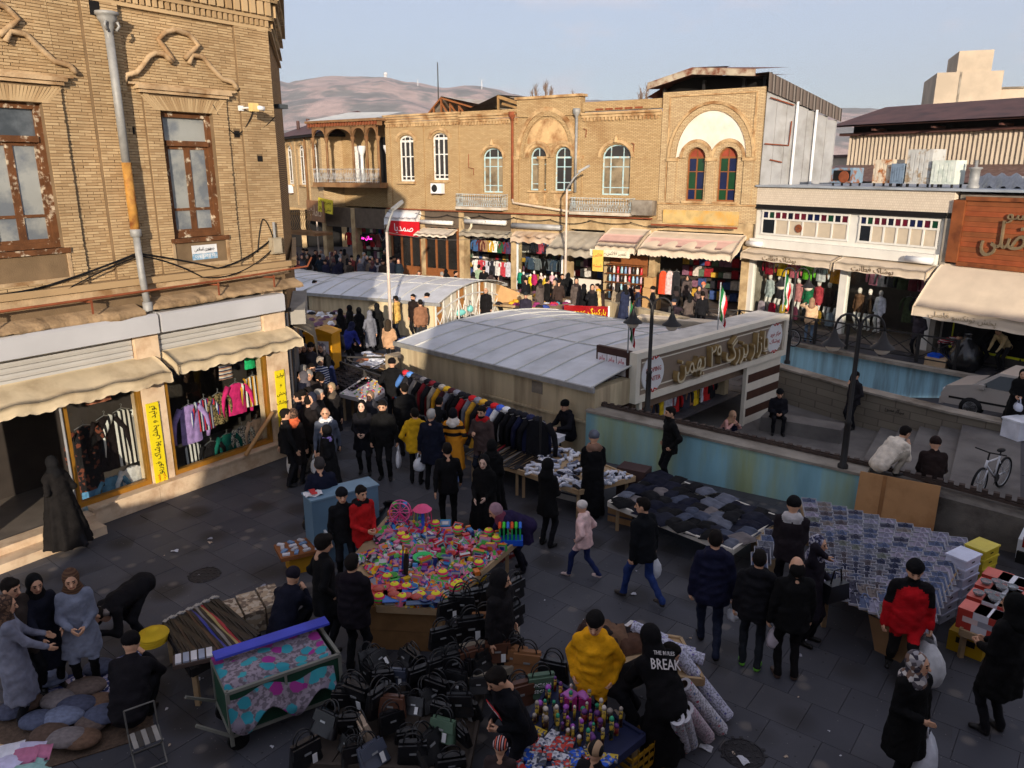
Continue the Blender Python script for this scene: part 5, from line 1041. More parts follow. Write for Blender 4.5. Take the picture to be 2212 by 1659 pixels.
stuff(st_.build('shelf_stock',[CL(c)for c in((150,40,50),(200,190,180),(60,80,130),(40,40,46),(190,150,60),(90,110,90),(130,90,110),(226,222,214))],GF))
bx(GF,'white_counter',M((222,212,196),var=.06),-9.3,-7.3,-.5,-.4,.1,1.2)

# ------------------------------------------------------------------ vaulted skylight roofs over the underground arcade
m_vault=M((214,216,220),rough=.5,var=.1,sc=.8,bump=.15,bsc=20,metal=.1,rgb2=(190,192,194),msc=.7,spec=.4);m_rib=M((206,206,200),rough=.5,var=.08);m_vw=M((204,188,154),rough=.9,var=.16,sc=1.2,bump=.3,bsc=20,rgb2=(168,150,122),msc=1.0,streak=2.5)
def vault(name,label,ox,oy,deg,L,Wd,eave,rise,nr,gable=None):
 t=thing(name,label,'roof',(ox,oy,0),R(deg));f=lambda v:eave+rise*(1-(2*v-1)**2)
 for k in range(nr):   # each sheet between two ribs
  x0,x1=L*k/nr,L*(k+1)/nr;m=MB();fs_=lambda dz:(lambda u,v:(x0+.012+(x1-x0-.024)*u,-.12+(Wd+.24)*v,f(v)+dz));m.grid(fs_(0),1,24);m.grid(fs_(-.03),1,24);m.build('roof_sheet',m_vault,t,True)
 for k in range(nr+1):
  x=L*k/nr;m=MB()
  for j in range(12):m.bar((x,-.12+(Wd+.24)*j/12,f(j/12)+.018),(x,-.12+(Wd+.24)*(j+1)/12,f((j+1)/12)+.018),.035,.03)
  m.build('rib',m_rib,t)
 for v in(.33,.67):m=MB();m.bar((0,Wd*v,f(v)+.02),(L,Wd*v,f(v)+.02),.03,.02);m.build('purlin_strip',m_rib,t)
 m=MB();m.box(-.1,L+.1,-.2,-.125,eave-.1,eave+.02);m.box(-.1,L+.1,Wd+.125,Wd+.2,eave-.1,eave+.02);m.build('gutter',m_zinc,t)
 return t,f
V1,f1=vault('vaulted_roof','large pale vaulted sheet roof over cream walls beside the shopping sign',-3.23,21.77,-43.1,7.03,7.0,1.7,.34,9)
m=MB();m.box(0,7.03,0,.25,0,1.62);m.build('wall',m_vw,V1);m=MB();m.box(0,.25,.25,7,0,1.62);m.box(6.78,7.03,.25,7,1.0,1.62);m.box(.25,6.78,6.75,7,0,1.62);m.build('end_wall',m_vw,V1);bx(V1,'vent_patch',m_conc,5.1,5.45,-.012,-.002,1.2,1.5);bx(V1,'pipe',m_vw,3.4,6.9,-.06,-.003,.78,.83)
bx(V1,'stone_pier',M((176,160,136),bump=.5,bsc=12,rgb2=(150,132,108),msc=4),-.75,-.05,.0,.5,0,1.2)
V2,f2=vault('vaulted_roof','middle vaulted sheet roof with lattice gable behind the shoppers',-8.8,32.7,-25,6.6,5.8,1.45,.45,7)
V3,f3=vault('vaulted_roof','farthest vaulted sheet roof lying in the shade of the side street',-15.5,38.4,-43,8.6,4.6,1.3,.5,8)
for t,L,Wd,f in((V2,6.4,5.6,f2),(V3,8.6,4.6,f3)):
 n=9;bx(t,'wall',m_vw,.1,L-.05,.02,.15,0,f(0)-.05)
 for k in range(n):
  a,b=Wd*k/n,Wd*(k+1)/n;m=MB();m.bar((L,a,.1),(L,a,f(a/Wd)-.05),.05,.05);m.bar((L,a,.1),(L,b,min(f(a/Wd),f(b/Wd))-.5),.03,.03);m.bar((L,b,.1),(L,a,min(f(a/Wd),f(b/Wd))-.5),.03,.03);m.bar((L,a,f(a/Wd)-.5),(L,b,f(b/Wd)-.5),.05,.05);m.build('lattice',m_pw,t)
  m=MB();m.add([(L-.1,a,0),(L-.1,b,0),(L-.1,b,f(b/Wd)-.03),(L-.1,a,f(a/Wd)-.03)],[(0,1,2,3)]);m.build('gable_panel',M((206,198,180),rough=.5)if k%3 else M((176,120,60),rough=.5),t)
# ------------------------------------------------------------------ shopping centre sign box
SGD=math.degrees(math.atan2(.69,.72));SG=thing('shopping_centre_sign','big slanting shopping centre sign with white frame and gold lettering','sign',(2.92,17.94,0),R(SGD))
z0,z1,LS=1.0,2.26,7.55;m_sgw=M((226,218,200),rough=.5,var=.05)
for b_ in((0,LS,z1-.16,z1),(0,LS,z0,z0+.16),(0,.16,z0+.16,z1-.16),(LS-.16,LS,z0+.16,z1-.16)):bx(SG,'white_frame',m_sgw,b_[0],b_[1],-.1,.12,b_[2],b_[3])
bx(SG,'brown_panel',M((140,124,108),rough=.5,var=.1,sc=1),.16,LS-.16,-.02,.1,z0+.16,z1-.16);bx(SG,'roof_panel',M((206,200,190)),0.02,LS-.02,.12,.95,z1-.06,z1-.01);bx(SG,'side_panel',M((62,40,34),rough=.6),-.02,.1,.122,1.15,z0-.15,z1+.02)
for z in(z0+.28,z1-.3):bx(SG,'white_line',m_sgw,.3,LS-.3,-.035,-.022,z,z+.03)
lettering(fa('بازار بزرگ ۲۹ بهمن'),.8,M((150,124,80),rough=.4,spec=.4),SG,(LS*.52,-.1,(z0+z1)/2),depth=.07,width=4.6,bold=.012);lettering(fa('بازار بزرگ ۲۹ بهمن'),.8,M((206,192,160),rough=.5),SG,(LS*.52,-.185,(z0+z1)/2),depth=.004,width=4.6,bold=-.004)
for x,tx in((.75,('SHOPING','CENTER')),(LS-.7,('مرکز خرید','پوشاک'))):
 m=MB();m.lathe([(0,-.055),(.44,-.055),(.46,-.045),(.46,-.02)],28,(x,0,(z0+z1)/2),axis='y');m.build('oval_plate',m_white,SG)
 for i,s_ in enumerate(tx):lettering(fa(s_)if ord(s_[0])>255 else s_,.17,M((176,60,50)),SG,(x,-.06,(z0+z1)/2+.11-.23*i),depth=.003,width=.62)
 for s_ in(-1,1):m=MB();m.tube([(x-.16,-.06,(z0+z1)/2+s_*.42),(x-.06,-.06,(z0+z1)/2+s_*.38),(x,-.06,(z0+z1)/2+s_*.5),(x+.06,-.06,(z0+z1)/2+s_*.38),(x+.16,-.06,(z0+z1)/2+s_*.42)],.02,6);m.build('red_flourish',M((186,70,60)),SG)
for r_ in range(2):
 for c in range(3):
  p=thing('poster','white loan poster in the %s row of the brown sign side, %s'%(('upper','lower')[r_],('next to frame','middle','outer')[c]),'poster',Vector((2.92,17.94,0))+Matrix.Rotation(R(SGD),3,'Z')@Vector((-.035,.2+c*.3,z1-.62-r_*.5)),R(SGD-90));m=MB();m.box(-.28,0,-.006,0,0,.47);m.build('sheet',M((222,218,222)),p);lettering(fa('وام'),.16,M((176,40,60)),p,(-.14,-.009,.36),depth=.002);lettering(fa('ازدواج'),.15,M((176,40,60)),p,(-.14,-.009,.18),depth=.002,width=.22)
# entrance under the sign: opening backed by a near-black sheet for its shade, striped cheek wall, stock
bx(SG,'lintel',M((120,100,84)),.2,LS-.2,.15,.4,z0-.3,z0-.002);bx(SG,'room_shade_panel',m_dark,.3,5.4,1.6,1.65,-1.1,1.0);bx(SG,'post',m_sgw,.25,.35,-.05,.06,-1,1.0);bx(SG,'post',m_sgw,5.35,5.45,-.05,.06,-1,1.0)
for k in range(7):z=-.85+k*.26;bx(SG,'striped_board',m_sgw if k%2==0 else M((76,50,38)),5.47,7.4,-.02,.05,z,z+.255)
# pit: floor, stairs, walls
FP=Fr(2.35,17.35,-32.6);PT=thing('stair_pit','sunken entrance court with concrete floor and wide stairs','stairs',FP.w(0,0,0),FP.a)
m_pf=M((112,108,104),rough=.8,var=.15,sc=1.2,bump=.2,bsc=20,rgb2=(92,88,86),msc=.8)
m=MB();m.add([(-.3,-.2,-.82),(5.0,-.2,-.82),(5.0,8.8,-.82),(-1.5,10.5,-.82)],[(0,1,2,3)]);m.build('court_floor',m_pf,PT)
for k in range(5):x=5.0+k*.5;m=MB();m.box(x,x+.502 if k<4 else 8.3,-.2,7.6-k*.12,-.85,-.82+.163*(k+1));m.build('stair_step',m_pf,PT)
m=MB();m.add([(-.2,-.1,0),(-.2,-.1,-.85),(8.2,-.1,-.85),(8.2,-.1,0)],[(0,1,2,3)]);m.build('inner_face',m_conc,PT)
NW=thing('mural_wall','low parapet wall with faded blue and green paint along the stair pit','wall',FP.w(0,0,0),FP.a)
m_mur=M((140,188,200),rough=.85,var=.22,sc=1.5,rgb2=(158,176,136),msc=.5,mix=(.46,.66),streak=1.6);
m=MB();m.add([(-.3,-.72,-.02),(5.7,-.72,-.02),(5.7,-.72,.84),(-.3,-.72,1.12),(-.3,-.12,-.02),(5.7,-.12,-.02),(5.7,-.12,.84),(-.3,-.12,1.12)],[(0,1,2,3),(0,4,5,1),(4,7,6,5),(0,3,7,4),(1,5,6,2)]);m.build('painted_face',m_mur,NW)
m=MB();m.add([(5.7,-.7,-.02),(11.5,-.95,-.02),(11.5,-.95,.45),(5.7,-.7,.83),(5.7,-.12,-.02),(11.5,-.4,-.02),(11.5,-.4,.45),(5.7,-.12,.83)],[(0,1,2,3),(4,7,6,5),(3,2,6,7),(1,5,6,2)]);m.build('stained_face',M((110,104,96),rough=.9,var=.25,sc=2,bump=.4,rgb2=(70,64,60),msc=1.4),NW)
m=MB();m.add([(-.3,-.76,1.123),(5.7,-.76,.843),(5.7,-.08,.843),(-.3,-.08,1.123),(-.3,-.76,1.18),(5.7,-.76,.9),(5.7,-.08,.9),(-.3,-.08,1.18)],[(0,1,5,4),(4,5,6,7),(2,3,7,6),(1,2,6,5),(3,0,4,7)]);m.build('coping',m_conc,NW)
for k in range(2):m=MB();m.bar((-.3,-.3+.1*k,1.22),(5.7,-.3+.1*k,.94),.03,.05);m.bar((5.7,-.3+.1*k,.94),(11.4,-.6+.1*k,.5),.03,.05);m.build('rusty_rail',M((70,58,52),rough=.8,var=.3),NW)
m=MB()
for k in range(60):t_=k/60;m.box(-.3+11*t_,-.2+11*t_,-.3 if t_<.52 else-.3-(t_-.52)*.6,-.2 if t_<.52 else-.2-(t_-.52)*.6,1.2-t_*.52-.0,1.24-t_*.52+.04)
stuff(m.build('rail_studs',M((70,58,52),rough=.8),NW))
m_blk=brickmat((128,120,106),(116,108,96),(100,92,82),w=.5,h=.22,key='blk',bump=.2,stamt=.3,stain=(84,78,72))
IW=thing('ramp_wall','grey block wall between the stair pit and the car ramp','wall',FP.w(0,0,0),FP.a);IL=[(.4,9.9),(4.25,7.85),(6.6,6.95),(8.5,6.5)];m=MB();cp_=MB()
for(xa,ya),(xb,yb)in zip(IL[:-1],IL[1:]):
 za,zb=(.28-.01*xa),(.28-.01*xb)
 m.add([(xa,ya,-1.2),(xb,yb,-1.2),(xb,yb,zb),(xa,ya,za),(xa+.1,ya+.35,-2.5),(xb+.1,yb+.35,-2.5),(xb+.1,yb+.35,zb),(xa+.1,ya+.35,za)],[(0,1,2,3),(5,4,7,6)]);cp_.add([(xa-.02,ya-.05,za),(xb-.02,yb-.05,zb),(xb+.12,yb+.4,zb),(xa+.12,ya+.4,za),(xa-.02,ya-.05,za+.06),(xb-.02,yb-.05,zb+.06),(xb+.12,yb+.4,zb+.06),(xa+.12,ya+.4,za+.06)],[(0,1,5,4),(4,5,6,7),(2,3,7,6)])
m.build('block_face',m_blk,IW);cp_.build('coping',m_conc,IW);lettering(fa('سیگار ممنوع'),.14,m_dark,IW,(5.3,7.40,-.08),(PI/2,0,R(-21)),.004,width=.55)
bw=[(9.2,30.9),(10.58,29.4),(14.63,24.65),(17.0,21.8)];BW=thing('blue_ramp_wall','pale blue streaked retaining wall of the car ramp','wall',(0,0,0));m=MB();cp_=MB()
for(xa,ya),(xb,yb)in zip(bw[:-1],bw[1:]):n_=Vector((yb-ya,xa-xb)).normalized()*-.3;m.add([(xa,ya,-3),(xb,yb,-3),(xb,yb,-.02),(xa,ya,-.02)],[(0,1,2,3)]);cp_.add([(xa,ya,-.02),(xb,yb,-.02),(xb-n_.x,yb-n_.y,-.02),(xa-n_.x,ya-n_.y,-.02),(xa,ya,.1),(xb,yb,.1),(xb-n_.x,yb-n_.y,.1),(xa-n_.x,ya-n_.y,.1)],[(0,1,5,4),(4,5,6,7),(2,3,7,6)])
m.build('painted_face',M((150,194,210),rough=.85,var=.18,sc=1.2,rgb2=(120,146,156),msc=1.1,mix=(.46,.66),streak=3.),BW);cp_.build('coping',m_conc,BW)
m=MB();q=[FP.w(.6,9.9),FP.w(8.6,6.6),Vector((17.2,21.6,0)),Vector((9.0,31.0,0))];m.add([(q[0].x,q[0].y,-2.6),(q[1].x,q[1].y,-.25),(q[2].x,q[2].y,-.03),(q[3].x,q[3].y,-2.6)],[(0,1,2,3)]);struct(m.build('car_ramp',m_asph))
m=MB();a=FP.w(8.3,-.3);b=FP.w(8.6,6.6);m.add([(a.x,a.y,-.02),(b.x,b.y,-.3),(15.2,22.4,-.1),(17.2,21.6,-.02),(a.x+3,a.y-2,-.021)],[(0,1,2,3,4)]);struct(m.build('pavement',m_pf))
# ------------------------------------------------------------------ railings, lamps, flags, kiosk
def railing(pts,label,h=.95,bay=1.25):
 t=thing('railing',label,'railing',(pts[0][0],pts[0][1],0));o=Vector((pts[0][0],pts[0][1],0));m=MB()
 for a,b in zip(pts[:-1],pts[1:]):
  a=Vector((a[0],a[1],a[2]if len(a)>2 else .0))-o;b=Vector((b[0],b[1],b[2]if len(b)>2 else .0))-o;L=(b-a).length;n=max(1,round(L/bay));U=Vector((0,0,1));m.bar(a+U*h,b+U*h,.06,.05);m.bar(a+U*.15,b+U*.15,.04,.04)
  for k in range(n+1):
   p=a.lerp(b,k/n);m2=MB();m2.bar(p,p+U*(h+.03),.09,.09);m2.build('post',m_iron,t)
   if k<n:
    q=a.lerp(b,(k+1)/n);m2=MB();m2.bar(p+U*.15,q+U*h,.035,.03);m2.bar(q+U*.15,p+U*h,.035,.03);m2.build('cross_brace',m_iron,t)
 m.build('rail',m_iron,t);return t
railing([(6.6,31.9,.0),(9.3,31.1,.0),(10.7,29.6,.1),(14.75,24.85,.1)],'black railing with crossed bars along the blue ramp wall')
railing([(-5.2,23.0),(-3.6,22.9),(-3.5,21.7)],'black railing with crossed bars beside the yellow cabinet');railing([(-5.1,22.3),(-3.3,20.3)],'black railing sloping down in front of the vaulted roof')
def bell_lamp(p,H_,arms,label):
 t=thing('street_lamp',label,'street lamp',p);m=MB();m.lathe([(.1,0),(.1,.08),(.065,.12),(.06,.9),(.075,.95),(.045,1.0),(.04,H_)],10);m.build('pole',m_iron,t,True)
 for an,L in arms:
  d=Vector((math.cos(an),math.sin(an),0));m=MB();m.tube([d*(L*(1-math.cos(s))/2)+Vector((0,0,H_-.1+.28*math.sin(s)))for s in[PI*k/10 for k in range(11)]],.022,6);m.build('arm',m_iron,t,True);c=d*L+Vector((0,0,H_-.1));m=MB();m.lathe([(.02,0),(.04,-.06),(.08,-.16),(.11,-.22),(.21,-.3),(.22,-.32)],16,c);m.build('bell_shade',m_iron,t,True);m=MB();m.lathe([(.14,-.31),(.13,-.38),(.08,-.43),(0,-.45)],14,c);m.build('globe',M((226,214,196),rough=.4),t,True)
A_=R(-20)
bell_lamp(G(1820,1012,.9),3.75-.9,((A_+PI,.42),(A_,.42)),'black twin lamp post with bell shades on the mural wall by the squatting man');bell_lamp(G(1398,890,1.12),3.6-1.12,((A_+PI,.42),(A_,.45)),'black lamp post standing in front of the shopping sign');bell_lamp(G(1700,785,.25),3.0,((A_+PI,.42),(A_,.42)),'black lamp post on the block wall right of the sign')
def white_lamp(p,H_,bend,label):
 t=thing('street_lamp',label,'street lamp',p);m=MB();m.tube([(0,0,0),(0,0,H_)],[.07,.048],10);m.build('pole',M((206,190,176),rough=.5),t,True);d=Vector(bend);m=MB();m.tube([(0,0,H_),d*.5+Vector((0,0,H_+.5)),d+Vector((0,0,H_+.8))],[.05,.045,.04],8);m.build('arm',m_zinc,t,True);m=MB();m.prism([(0,-.09),(.55,-.07),(.6,.0),(.55,.07),(0,.09)],0,.1,plane='xy');q=m.build('lamp_head',m_zinc,t);q.location=d*.9+Vector((0,0,H_+.75));q.rotation_euler=(0,-.5,math.atan2(d.y,d.x))
white_lamp(G(846,750),4.3,(.25,.3,0),'white street lamp post beside the big vaulted roof');white_lamp(G(1220,662),5.6,(.6,-.15,0),'white street lamp post before the grey awning across the square');white_lamp(G(690,560,.0),5.2,(.2,.2,0),'thin white pole among the crowd in the side street')
m_fg,m_fw,m_fr=M((40,130,70),rough=.7),M((232,228,224),rough=.7),M((200,36,48),rough=.7)
def flag(p,H_,label,dx):
 t=thing('flag',label,'flag',p);m=MB();m.tube([(0,0,0),(0,0,H_)],.018,6);m.build('staff',m_alu,t)
 for k,(nm,mt)in enumerate((('green_band',m_fg),('white_band',m_fw),('red_band',m_fr))):
  m=MB();m.slab(lambda u,v:(dx*(.02+.17*(k+u)/3+.03*math.sin(v*9)),.06*math.sin(u*7+k+v*5),H_-.05-.95*v-.4*(k+u)/3*(1-.3*v)),5,10,(0,.004,0));m.build(nm,mt,t,True)
flag(G(1356,762,2.27),1.35,'tricolour flag hanging limp at the near end of the shopping sign',.8);flag(G(1550,712,2.27),1.3,'tricolour flag hanging from a staff above the middle of the sign',1);flag(G(1690,672,2.27),1.25,'tricolour flag drooping at the far end of the shopping sign',.9)
KB=thing('yellow_cabinet','tall yellow metal cabinet with loan posters at the crowded corner','cabinet',G(705,843),R(-12));m_ye=M((206,146,26),rough=.5,var=.12,sc=3)
m=MB();m.box(-.42,.42,-.3,.3,.08,1.78);m.build('case',m_ye,KB);m=MB();m.prism([(-.46,1.785),(.46,1.785),(.46,1.85),(0,1.98),(-.46,1.85)],-.34,.34);m.build('roof',m_ye,KB);m=MB();m.box(-.4,.4,-.28,.28,0,.08);m.build('base',m_iron,KB)
for z,lb in((1.08,'upper loan poster on the yellow cabinet'),(.52,'lower loan poster on the yellow cabinet')):
 p=thing('poster',lb,'poster',KB.location+Matrix.Rotation(R(-12),3,'Z')@Vector((.12,-.304,z)),R(-12));m=MB();m.box(-.2,.2,-.006,0,0,.52);m.build('sheet',M((224,222,226)),p);lettering(fa('وام'),.2,M((176,40,60)),p,(0,-.009,.4),depth=.002);lettering(fa('ازدواج'),.19,M((176,40,60)),p,(0,-.009,.2),depth=.002)
bn=thing('red_banner','red banner with yellow car park lettering behind the vaulted roof','banner',G(1265,690,.35),R(-12));bn.scale=(.78,.78,.78);m=MB();m.grid(lambda u,v:(-1.2+2.4*u,.03*math.sin(u*9),.75*v),16,3);m.slab(lambda u,v:(-1.2+2.4*u,.03*math.sin(u*9),.75*v),16,3,(0,.01,0));m.build('sheet',m_red,bn);lettering(fa('پارکینگ عمومی'),.42,M((236,206,40)),bn,(.1,-.06,.42),depth=.004,width=2.0);bx(bn,'white_edge',m_white,1.2,1.3,-.02,.02,0,.78)
wl_=thing('garden_wall','cream rendered wall behind the vaulted roofs','wall',(0,0,0));m=MB()
for a,b in((G(1050,668),G(1145,680)),(G(1300,690),G(1480,735))):m.bar((a.x,a.y,.45),(b.x,b.y,.45),.35,.9)
m.build('render',m_vw,wl_)
# ------------------------------------------------------------------ people
def PH(x,y,h,z=0.):g=G(x,y,h+z);return Vector((g.x,g.y,z))
BK=(20,20,22);NV=(24,28,46);GR=(96,98,106);JN=(40,52,84);DK=(30,28,30);BR=(110,78,54)
m_knit=printmat([(96,70,52),(74,52,40)],28,kind='Z',key='knit');m_leop=printmat([(150,146,150),(90,84,88),(196,190,186),(60,56,66),(120,96,84)],22,key='leop');m_check=printmat([(60,62,92),(170,168,178),(44,44,66),(120,120,140)],40,key='check');m_camo=printmat([(96,44,30),(150,90,40),(60,34,28),(120,60,40)],20,key='camo',kind='NOISE')
m_plaid=printmat([(150,40,44),(40,36,44),(190,180,176),(120,36,40)],13,kind='Z',key='plaid');m_wstripe=printmat([(30,30,40),(210,212,220),(40,60,110)],15,kind='Z',key='wstr');m_scb=printmat([(96,72,58),(60,46,40),(120,92,74)],16,key='scb',kind='NOISE');m_zeb=printmat([(206,96,76),(34,30,40),(196,170,170),(34,30,40)],22,key='zeb',kind='X')
m_hood2=CL((206,186,180));PE={}
def add(k,*a,**kw):PE[k]=person(*a,**kw);return PE[k]
# near, left group
add('w1',PH(2,1292,1.66),60,'woman in long light grey coat and brown headscarf looking at a leaflet',h=1.66,head='scarf',headc=m_scb,acc=m_scb,top=(120,122,138),coat=.32,hands='work',fem=True,bulk=.03,nod=25)
add('m1',PH(14,1252,1.74),100,'dark haired man with glasses behind the grey coat woman',h=1.74,top=(60,52,48),nod=25)
add('w2',PH(70,1243,1.64),130,'woman in black hooded scarf and navy coat above the child',h=1.64,head='scarf',headc=BK,acc=BK,top=(26,28,40),coat=.4,fem=True,bulk=.02,nod=25,hands='work')
add('c1',PH(82,1305,1.08),110,'small child in a bright blue bobble hat and white shoes',h=1.08,head='pom',headc=(60,130,196),acc=(196,206,220),top=(34,36,50),bot=(44,56,84),shoe=(214,214,220),hands='work')
add('w3',PH(150,1232,1.68),150,'woman in ribbed brown shawl and grey coat picking cushions',h=1.68,head='scarf',headc=m_knit,acc=m_knit,top=(116,122,140),coat=.55,bot=BK,fem=True,bulk=.025,hands='front',nod=28)
add('m2',G(306,1388),213,'balding man in black bending low over the belt stall',h=1.74,head='bald',pose='bend',lean=104,hands='bendwork',top=(22,21,24),hood=(120,112,108),nod=-10,bulk=.02)
add('m3',G(290,1565),350,'seller in black puffer crouching with his back turned by the cushions',h=1.8,head='beanie',headc=(20,18,20),pose='squat',top=(26,24,28),bulk=.05,hands='sq',puff=True,hipz=.3)
add('w4',PH(118,987,1.68,.1),300,'woman in a flowing black chador stepping into the clothes shop',h=1.68,head='chador',pose='walk',headc=BK,top=(24,22,22),fem=True,stride=.1,lean=12)
add('m4',G(618,1392),20,'seller in navy jacket and dark beanie squatting beside the belts',h=1.74,head='beanie',headc=(34,30,40),pose='squat',top=(24,26,40),bulk=.04,hands='sq',hood=(24,26,40),hipz=.32)
# around the toy stall
add('m5',PH(692,1160,1.74),60,'curly haired man in black coat browsing at the toy stall corner',h=1.74,head='curly',top=(18,18,20),coat=.62,bulk=.035,nod=25,hands='pocket',look=15)
add('m6',PH(757,1203,1.72),15,'man in black quilted jacket with tan shoulder stripes facing the toys',h=1.72,top=(24,20,26),bulk=.045,puff=True,hood=(28,22,30),hands='front')
add('m7',PH(777,1050,1.66),135,'boy in red and black track jacket standing behind the toy stall',h=1.66,top=(176,28,30),bot=(28,34,54),head='hair',hands='front',nod=22,hood=(24,22,24))
add('m8',PH(690,990,1.76),340,'heavy man in navy sweater walking away with a black bag',h=1.76,head='grey',headc=(60,56,56),top=(24,27,44),bot=(26,28,40),pose='walk',hands='bagl',bulk=.05)
add('m9',PH(737,1056,1.62),160,'person in black knitted hat peeking over the blue cabinet',h=1.62,head='beanie',headc=(22,22,26),top=BK)
# by the corner shop
add('w5',PH(632,885,1.66),20,'woman with orange shawl and patterned headscarf by the yellow banner',h=1.66,head='scarf',headc=m_scb,acc=(214,104,66),top=(30,26,26),coat=.5,fem=True,hood=(214,104,66))
add('m10',PH(662,855,1.76),30,'man in black jacket seen from behind beside the orange shawl',h=1.76,top=(28,24,24),bot=(90,84,76),hands='swing',pose='walk')
add('m11',PH(702,880,1.74),170,'bald man in a grey suit jacket walking towards the toy stall',h=1.74,head='bald',top=(84,90,104),bot=(60,62,70),hood=(220,220,222),nod=14)
add('w6',PH(706,920,1.6),270,'woman in black chador with lilac scarf next to the grey suit',h=1.6,head='chador',headc=BK,top=(22,22,24),acc=(150,130,196),fem=True,hood=(150,130,196))
add('w7',PH(781,866,1.68),178,'young woman in black coat and scarf beside the bearded man',h=1.68,head='scarf',headc=(20,20,22),acc=(20,20,22),skin=(224,184,160),top=(24,24,30),coat=.62,fem=True,hands='front',bulk=.02,nod=4)
add('m12',PH(826,866,1.78),182,'bearded man in black jacket carrying a white shopping bag',h=1.78,beard=True,head='hair',top=(20,20,21),bot=(20,20,22),hands='bagl',bulk=.03,nod=14)
add('m13',PH(895,884,1.66),5,'youth in a mustard yellow hooded jacket seen from behind',h=1.66,head='hair',top=(206,160,30),bot=(24,24,26),hood=(206,160,30),bulk=.045,hands='pocket',look=-25)
add('m14',PH(930,886,1.74),10,'grey haired man in long navy coat holding a white carrier bag',h=1.74,head='grey',headc=(170,166,160),top=(22,25,40),coat=.6,bot=BK,hands='bagl',bulk=.03)
add('w8',PH(978,884,1.66),5,'woman in a long orange coat with black chevrons',h=1.66,head='scarf',headc=(22,22,28),acc=(226,216,206),top=printmat([(214,140,36)]*15+[(24,22,24),(214,140,36),(24,22,24)]+[(214,140,36)]*6,.57,kind='Z',key='chev'),coat=.34,bot=(90,110,150),shoe=(90,90,110),fem=True,bulk=.04,hood=(226,216,206),hands='pocket')
add('m15',PH(966,960,1.7),350,'man in a plain black shirt and white striped trousers from behind',h=1.7,top=(18,18,20),bot=(20,20,22),hands='swing')
add('w9',PH(1046,984,1.64),195,'woman in black chador holding a purse by the toy stall',h=1.64,head='chador',headc=BK,top=(16,16,17),fem=True,skin=(214,180,160),hands=((-.1,.26,1.0),(.1,.3,.98)),nod=22)
add('w10',PH(1062,952,1.66),20,'woman in black chador just behind the purse holder',h=1.66,head='chador',headc=(18,18,19),top=(18,18,19),fem=True)
add('m16',PH(1042,878,1.74),205,'man in brown jacket with red yoke checking his phone',h=1.74,beard=True,top=(72,58,56),acc=(170,30,36),hood=(170,30,36),bot=(30,34,44),hands='phone',nod=20,bulk=.035)
add('w11',PH(1183,994,1.64),40,'woman in black coat and hood between the toys and the sock table',h=1.64,head='hood',headc=(17,17,18),top=(17,17,18),coat=.66,fem=True,hands='front')
add('w12',G(1128,1232),250,'woman in dark purple coat bending over the toys',h=1.64,head='scarf',headc=(150,120,130),acc=(120,60,80),pose='bend',lean=62,top=(38,30,62),coat=.6,bot=(26,26,36),hands='bendwork',fem=True,bulk=.03)
add('c2',PH(1264,1084,1.36),300,'girl in a pale pink fur jacket and white hat walking',h=1.36,head='beanie',headc=(214,206,200),top=(226,190,186),bot=(34,44,84),shoe=(214,190,182),hood=(226,196,190),pose='walk',bulk=.05,hands='pocket',stride=.05,fem=True)
add('w13',PH(1284,934,1.74),355,'tall woman in black coat and long skirt with a grey beanie',h=1.74,head='beanie',headc=(96,100,112),top=(18,18,20),hood=(140,108,90),coat=.08,bulk=.04,fem=True,hands='front')
add('m17',G(1222,990,.0)+Vector((.1,.4,0)),235,'seller in black beanie sitting behind the sock table',h=1.74,head='beanie',headc=(16,16,17),pose='sit',top=(24,24,30),bulk=.05,hands=((-.2,.5,.75),(.2,.4,.7)),nod=10,hood=(24,24,30))
add('m18',PH(1452,880,1.76),260,'man in black jacket standing against the blue mural wall',h=1.76,beard=True,top=(20,20,21),bot=(18,18,22),hands='pocket',bulk=.03)
# crossing the square
add('m19',PH(1397,1078,1.74),320,'man in black jacket and blue jeans striding with a carrier bag',h=1.74,top=(18,20,24),bot=(40,58,110),shoe=(60,54,50),pose='walk',hands='bagr',bulk=.05,stride=.06,look=-30)
add('m20',PH(1548,1150,1.82),10,'tall man in navy quilted jacket walking away',h=1.82,top=(24,26,48),bot=(34,40,58),pose='walk',puff=True,bulk=.055,hands='bagr',hood=(24,26,48))
add('m21',PH(1642,1194,1.72),20,'man in black quilted jacket with bright green trainers',h=1.72,top=(24,24,28),bot=(36,40,46),shoe=(120,200,70),puff=True,bulk=.045,hands='bagr',hood=(24,24,28))
add('m22',PH(1725,1208,1.76),5,'balding man in black coat and trousers walking away',h=1.76,head='bald',headc=(24,22,22),top=(18,18,19),bot=(22,20,22),bulk=.045,hands='bagl',shoe=(90,70,60))
add('w14',PH(1765,1158,1.66),130,'woman in checked headscarf covering her mouth with her hand',h=1.66,head='scarf',headc=m_check,acc=m_check,top=(34,30,38),coat=.5,fem=True,hands='mouth',bulk=.03)
add('m23',PH(1716,1078,1.76),20,'man in black beanie with pale hood before the boxed shirts',h=1.76,head='beanie',headc=(20,20,22),top=(38,32,36),hood=(190,186,186),bulk=.045,bot=(26,26,30),hands='front')
add('m24',PH(1978,1206,1.78),200,'man in red and black jacket looking down, carrying a big white sack',h=1.78,head='beanie',headc=(18,18,20),beard=True,top=(22,20,22),acc=(190,24,32),bm=5,bot=(26,24,24),bulk=.06,hands='bagl',nod=24,pose='walk')
add('w15',PH(1982,1410,1.66),160,'woman in black coat and leopard headscarf clutching her phone',h=1.66,head='scarf',headc=m_leop,acc=m_leop,top=(16,16,17),coat=.5,fem=True,bulk=.05,hands=((-.29,.02,.79),(.1,.26,1.1)),look=-25,hood=m_leop,nod=2)
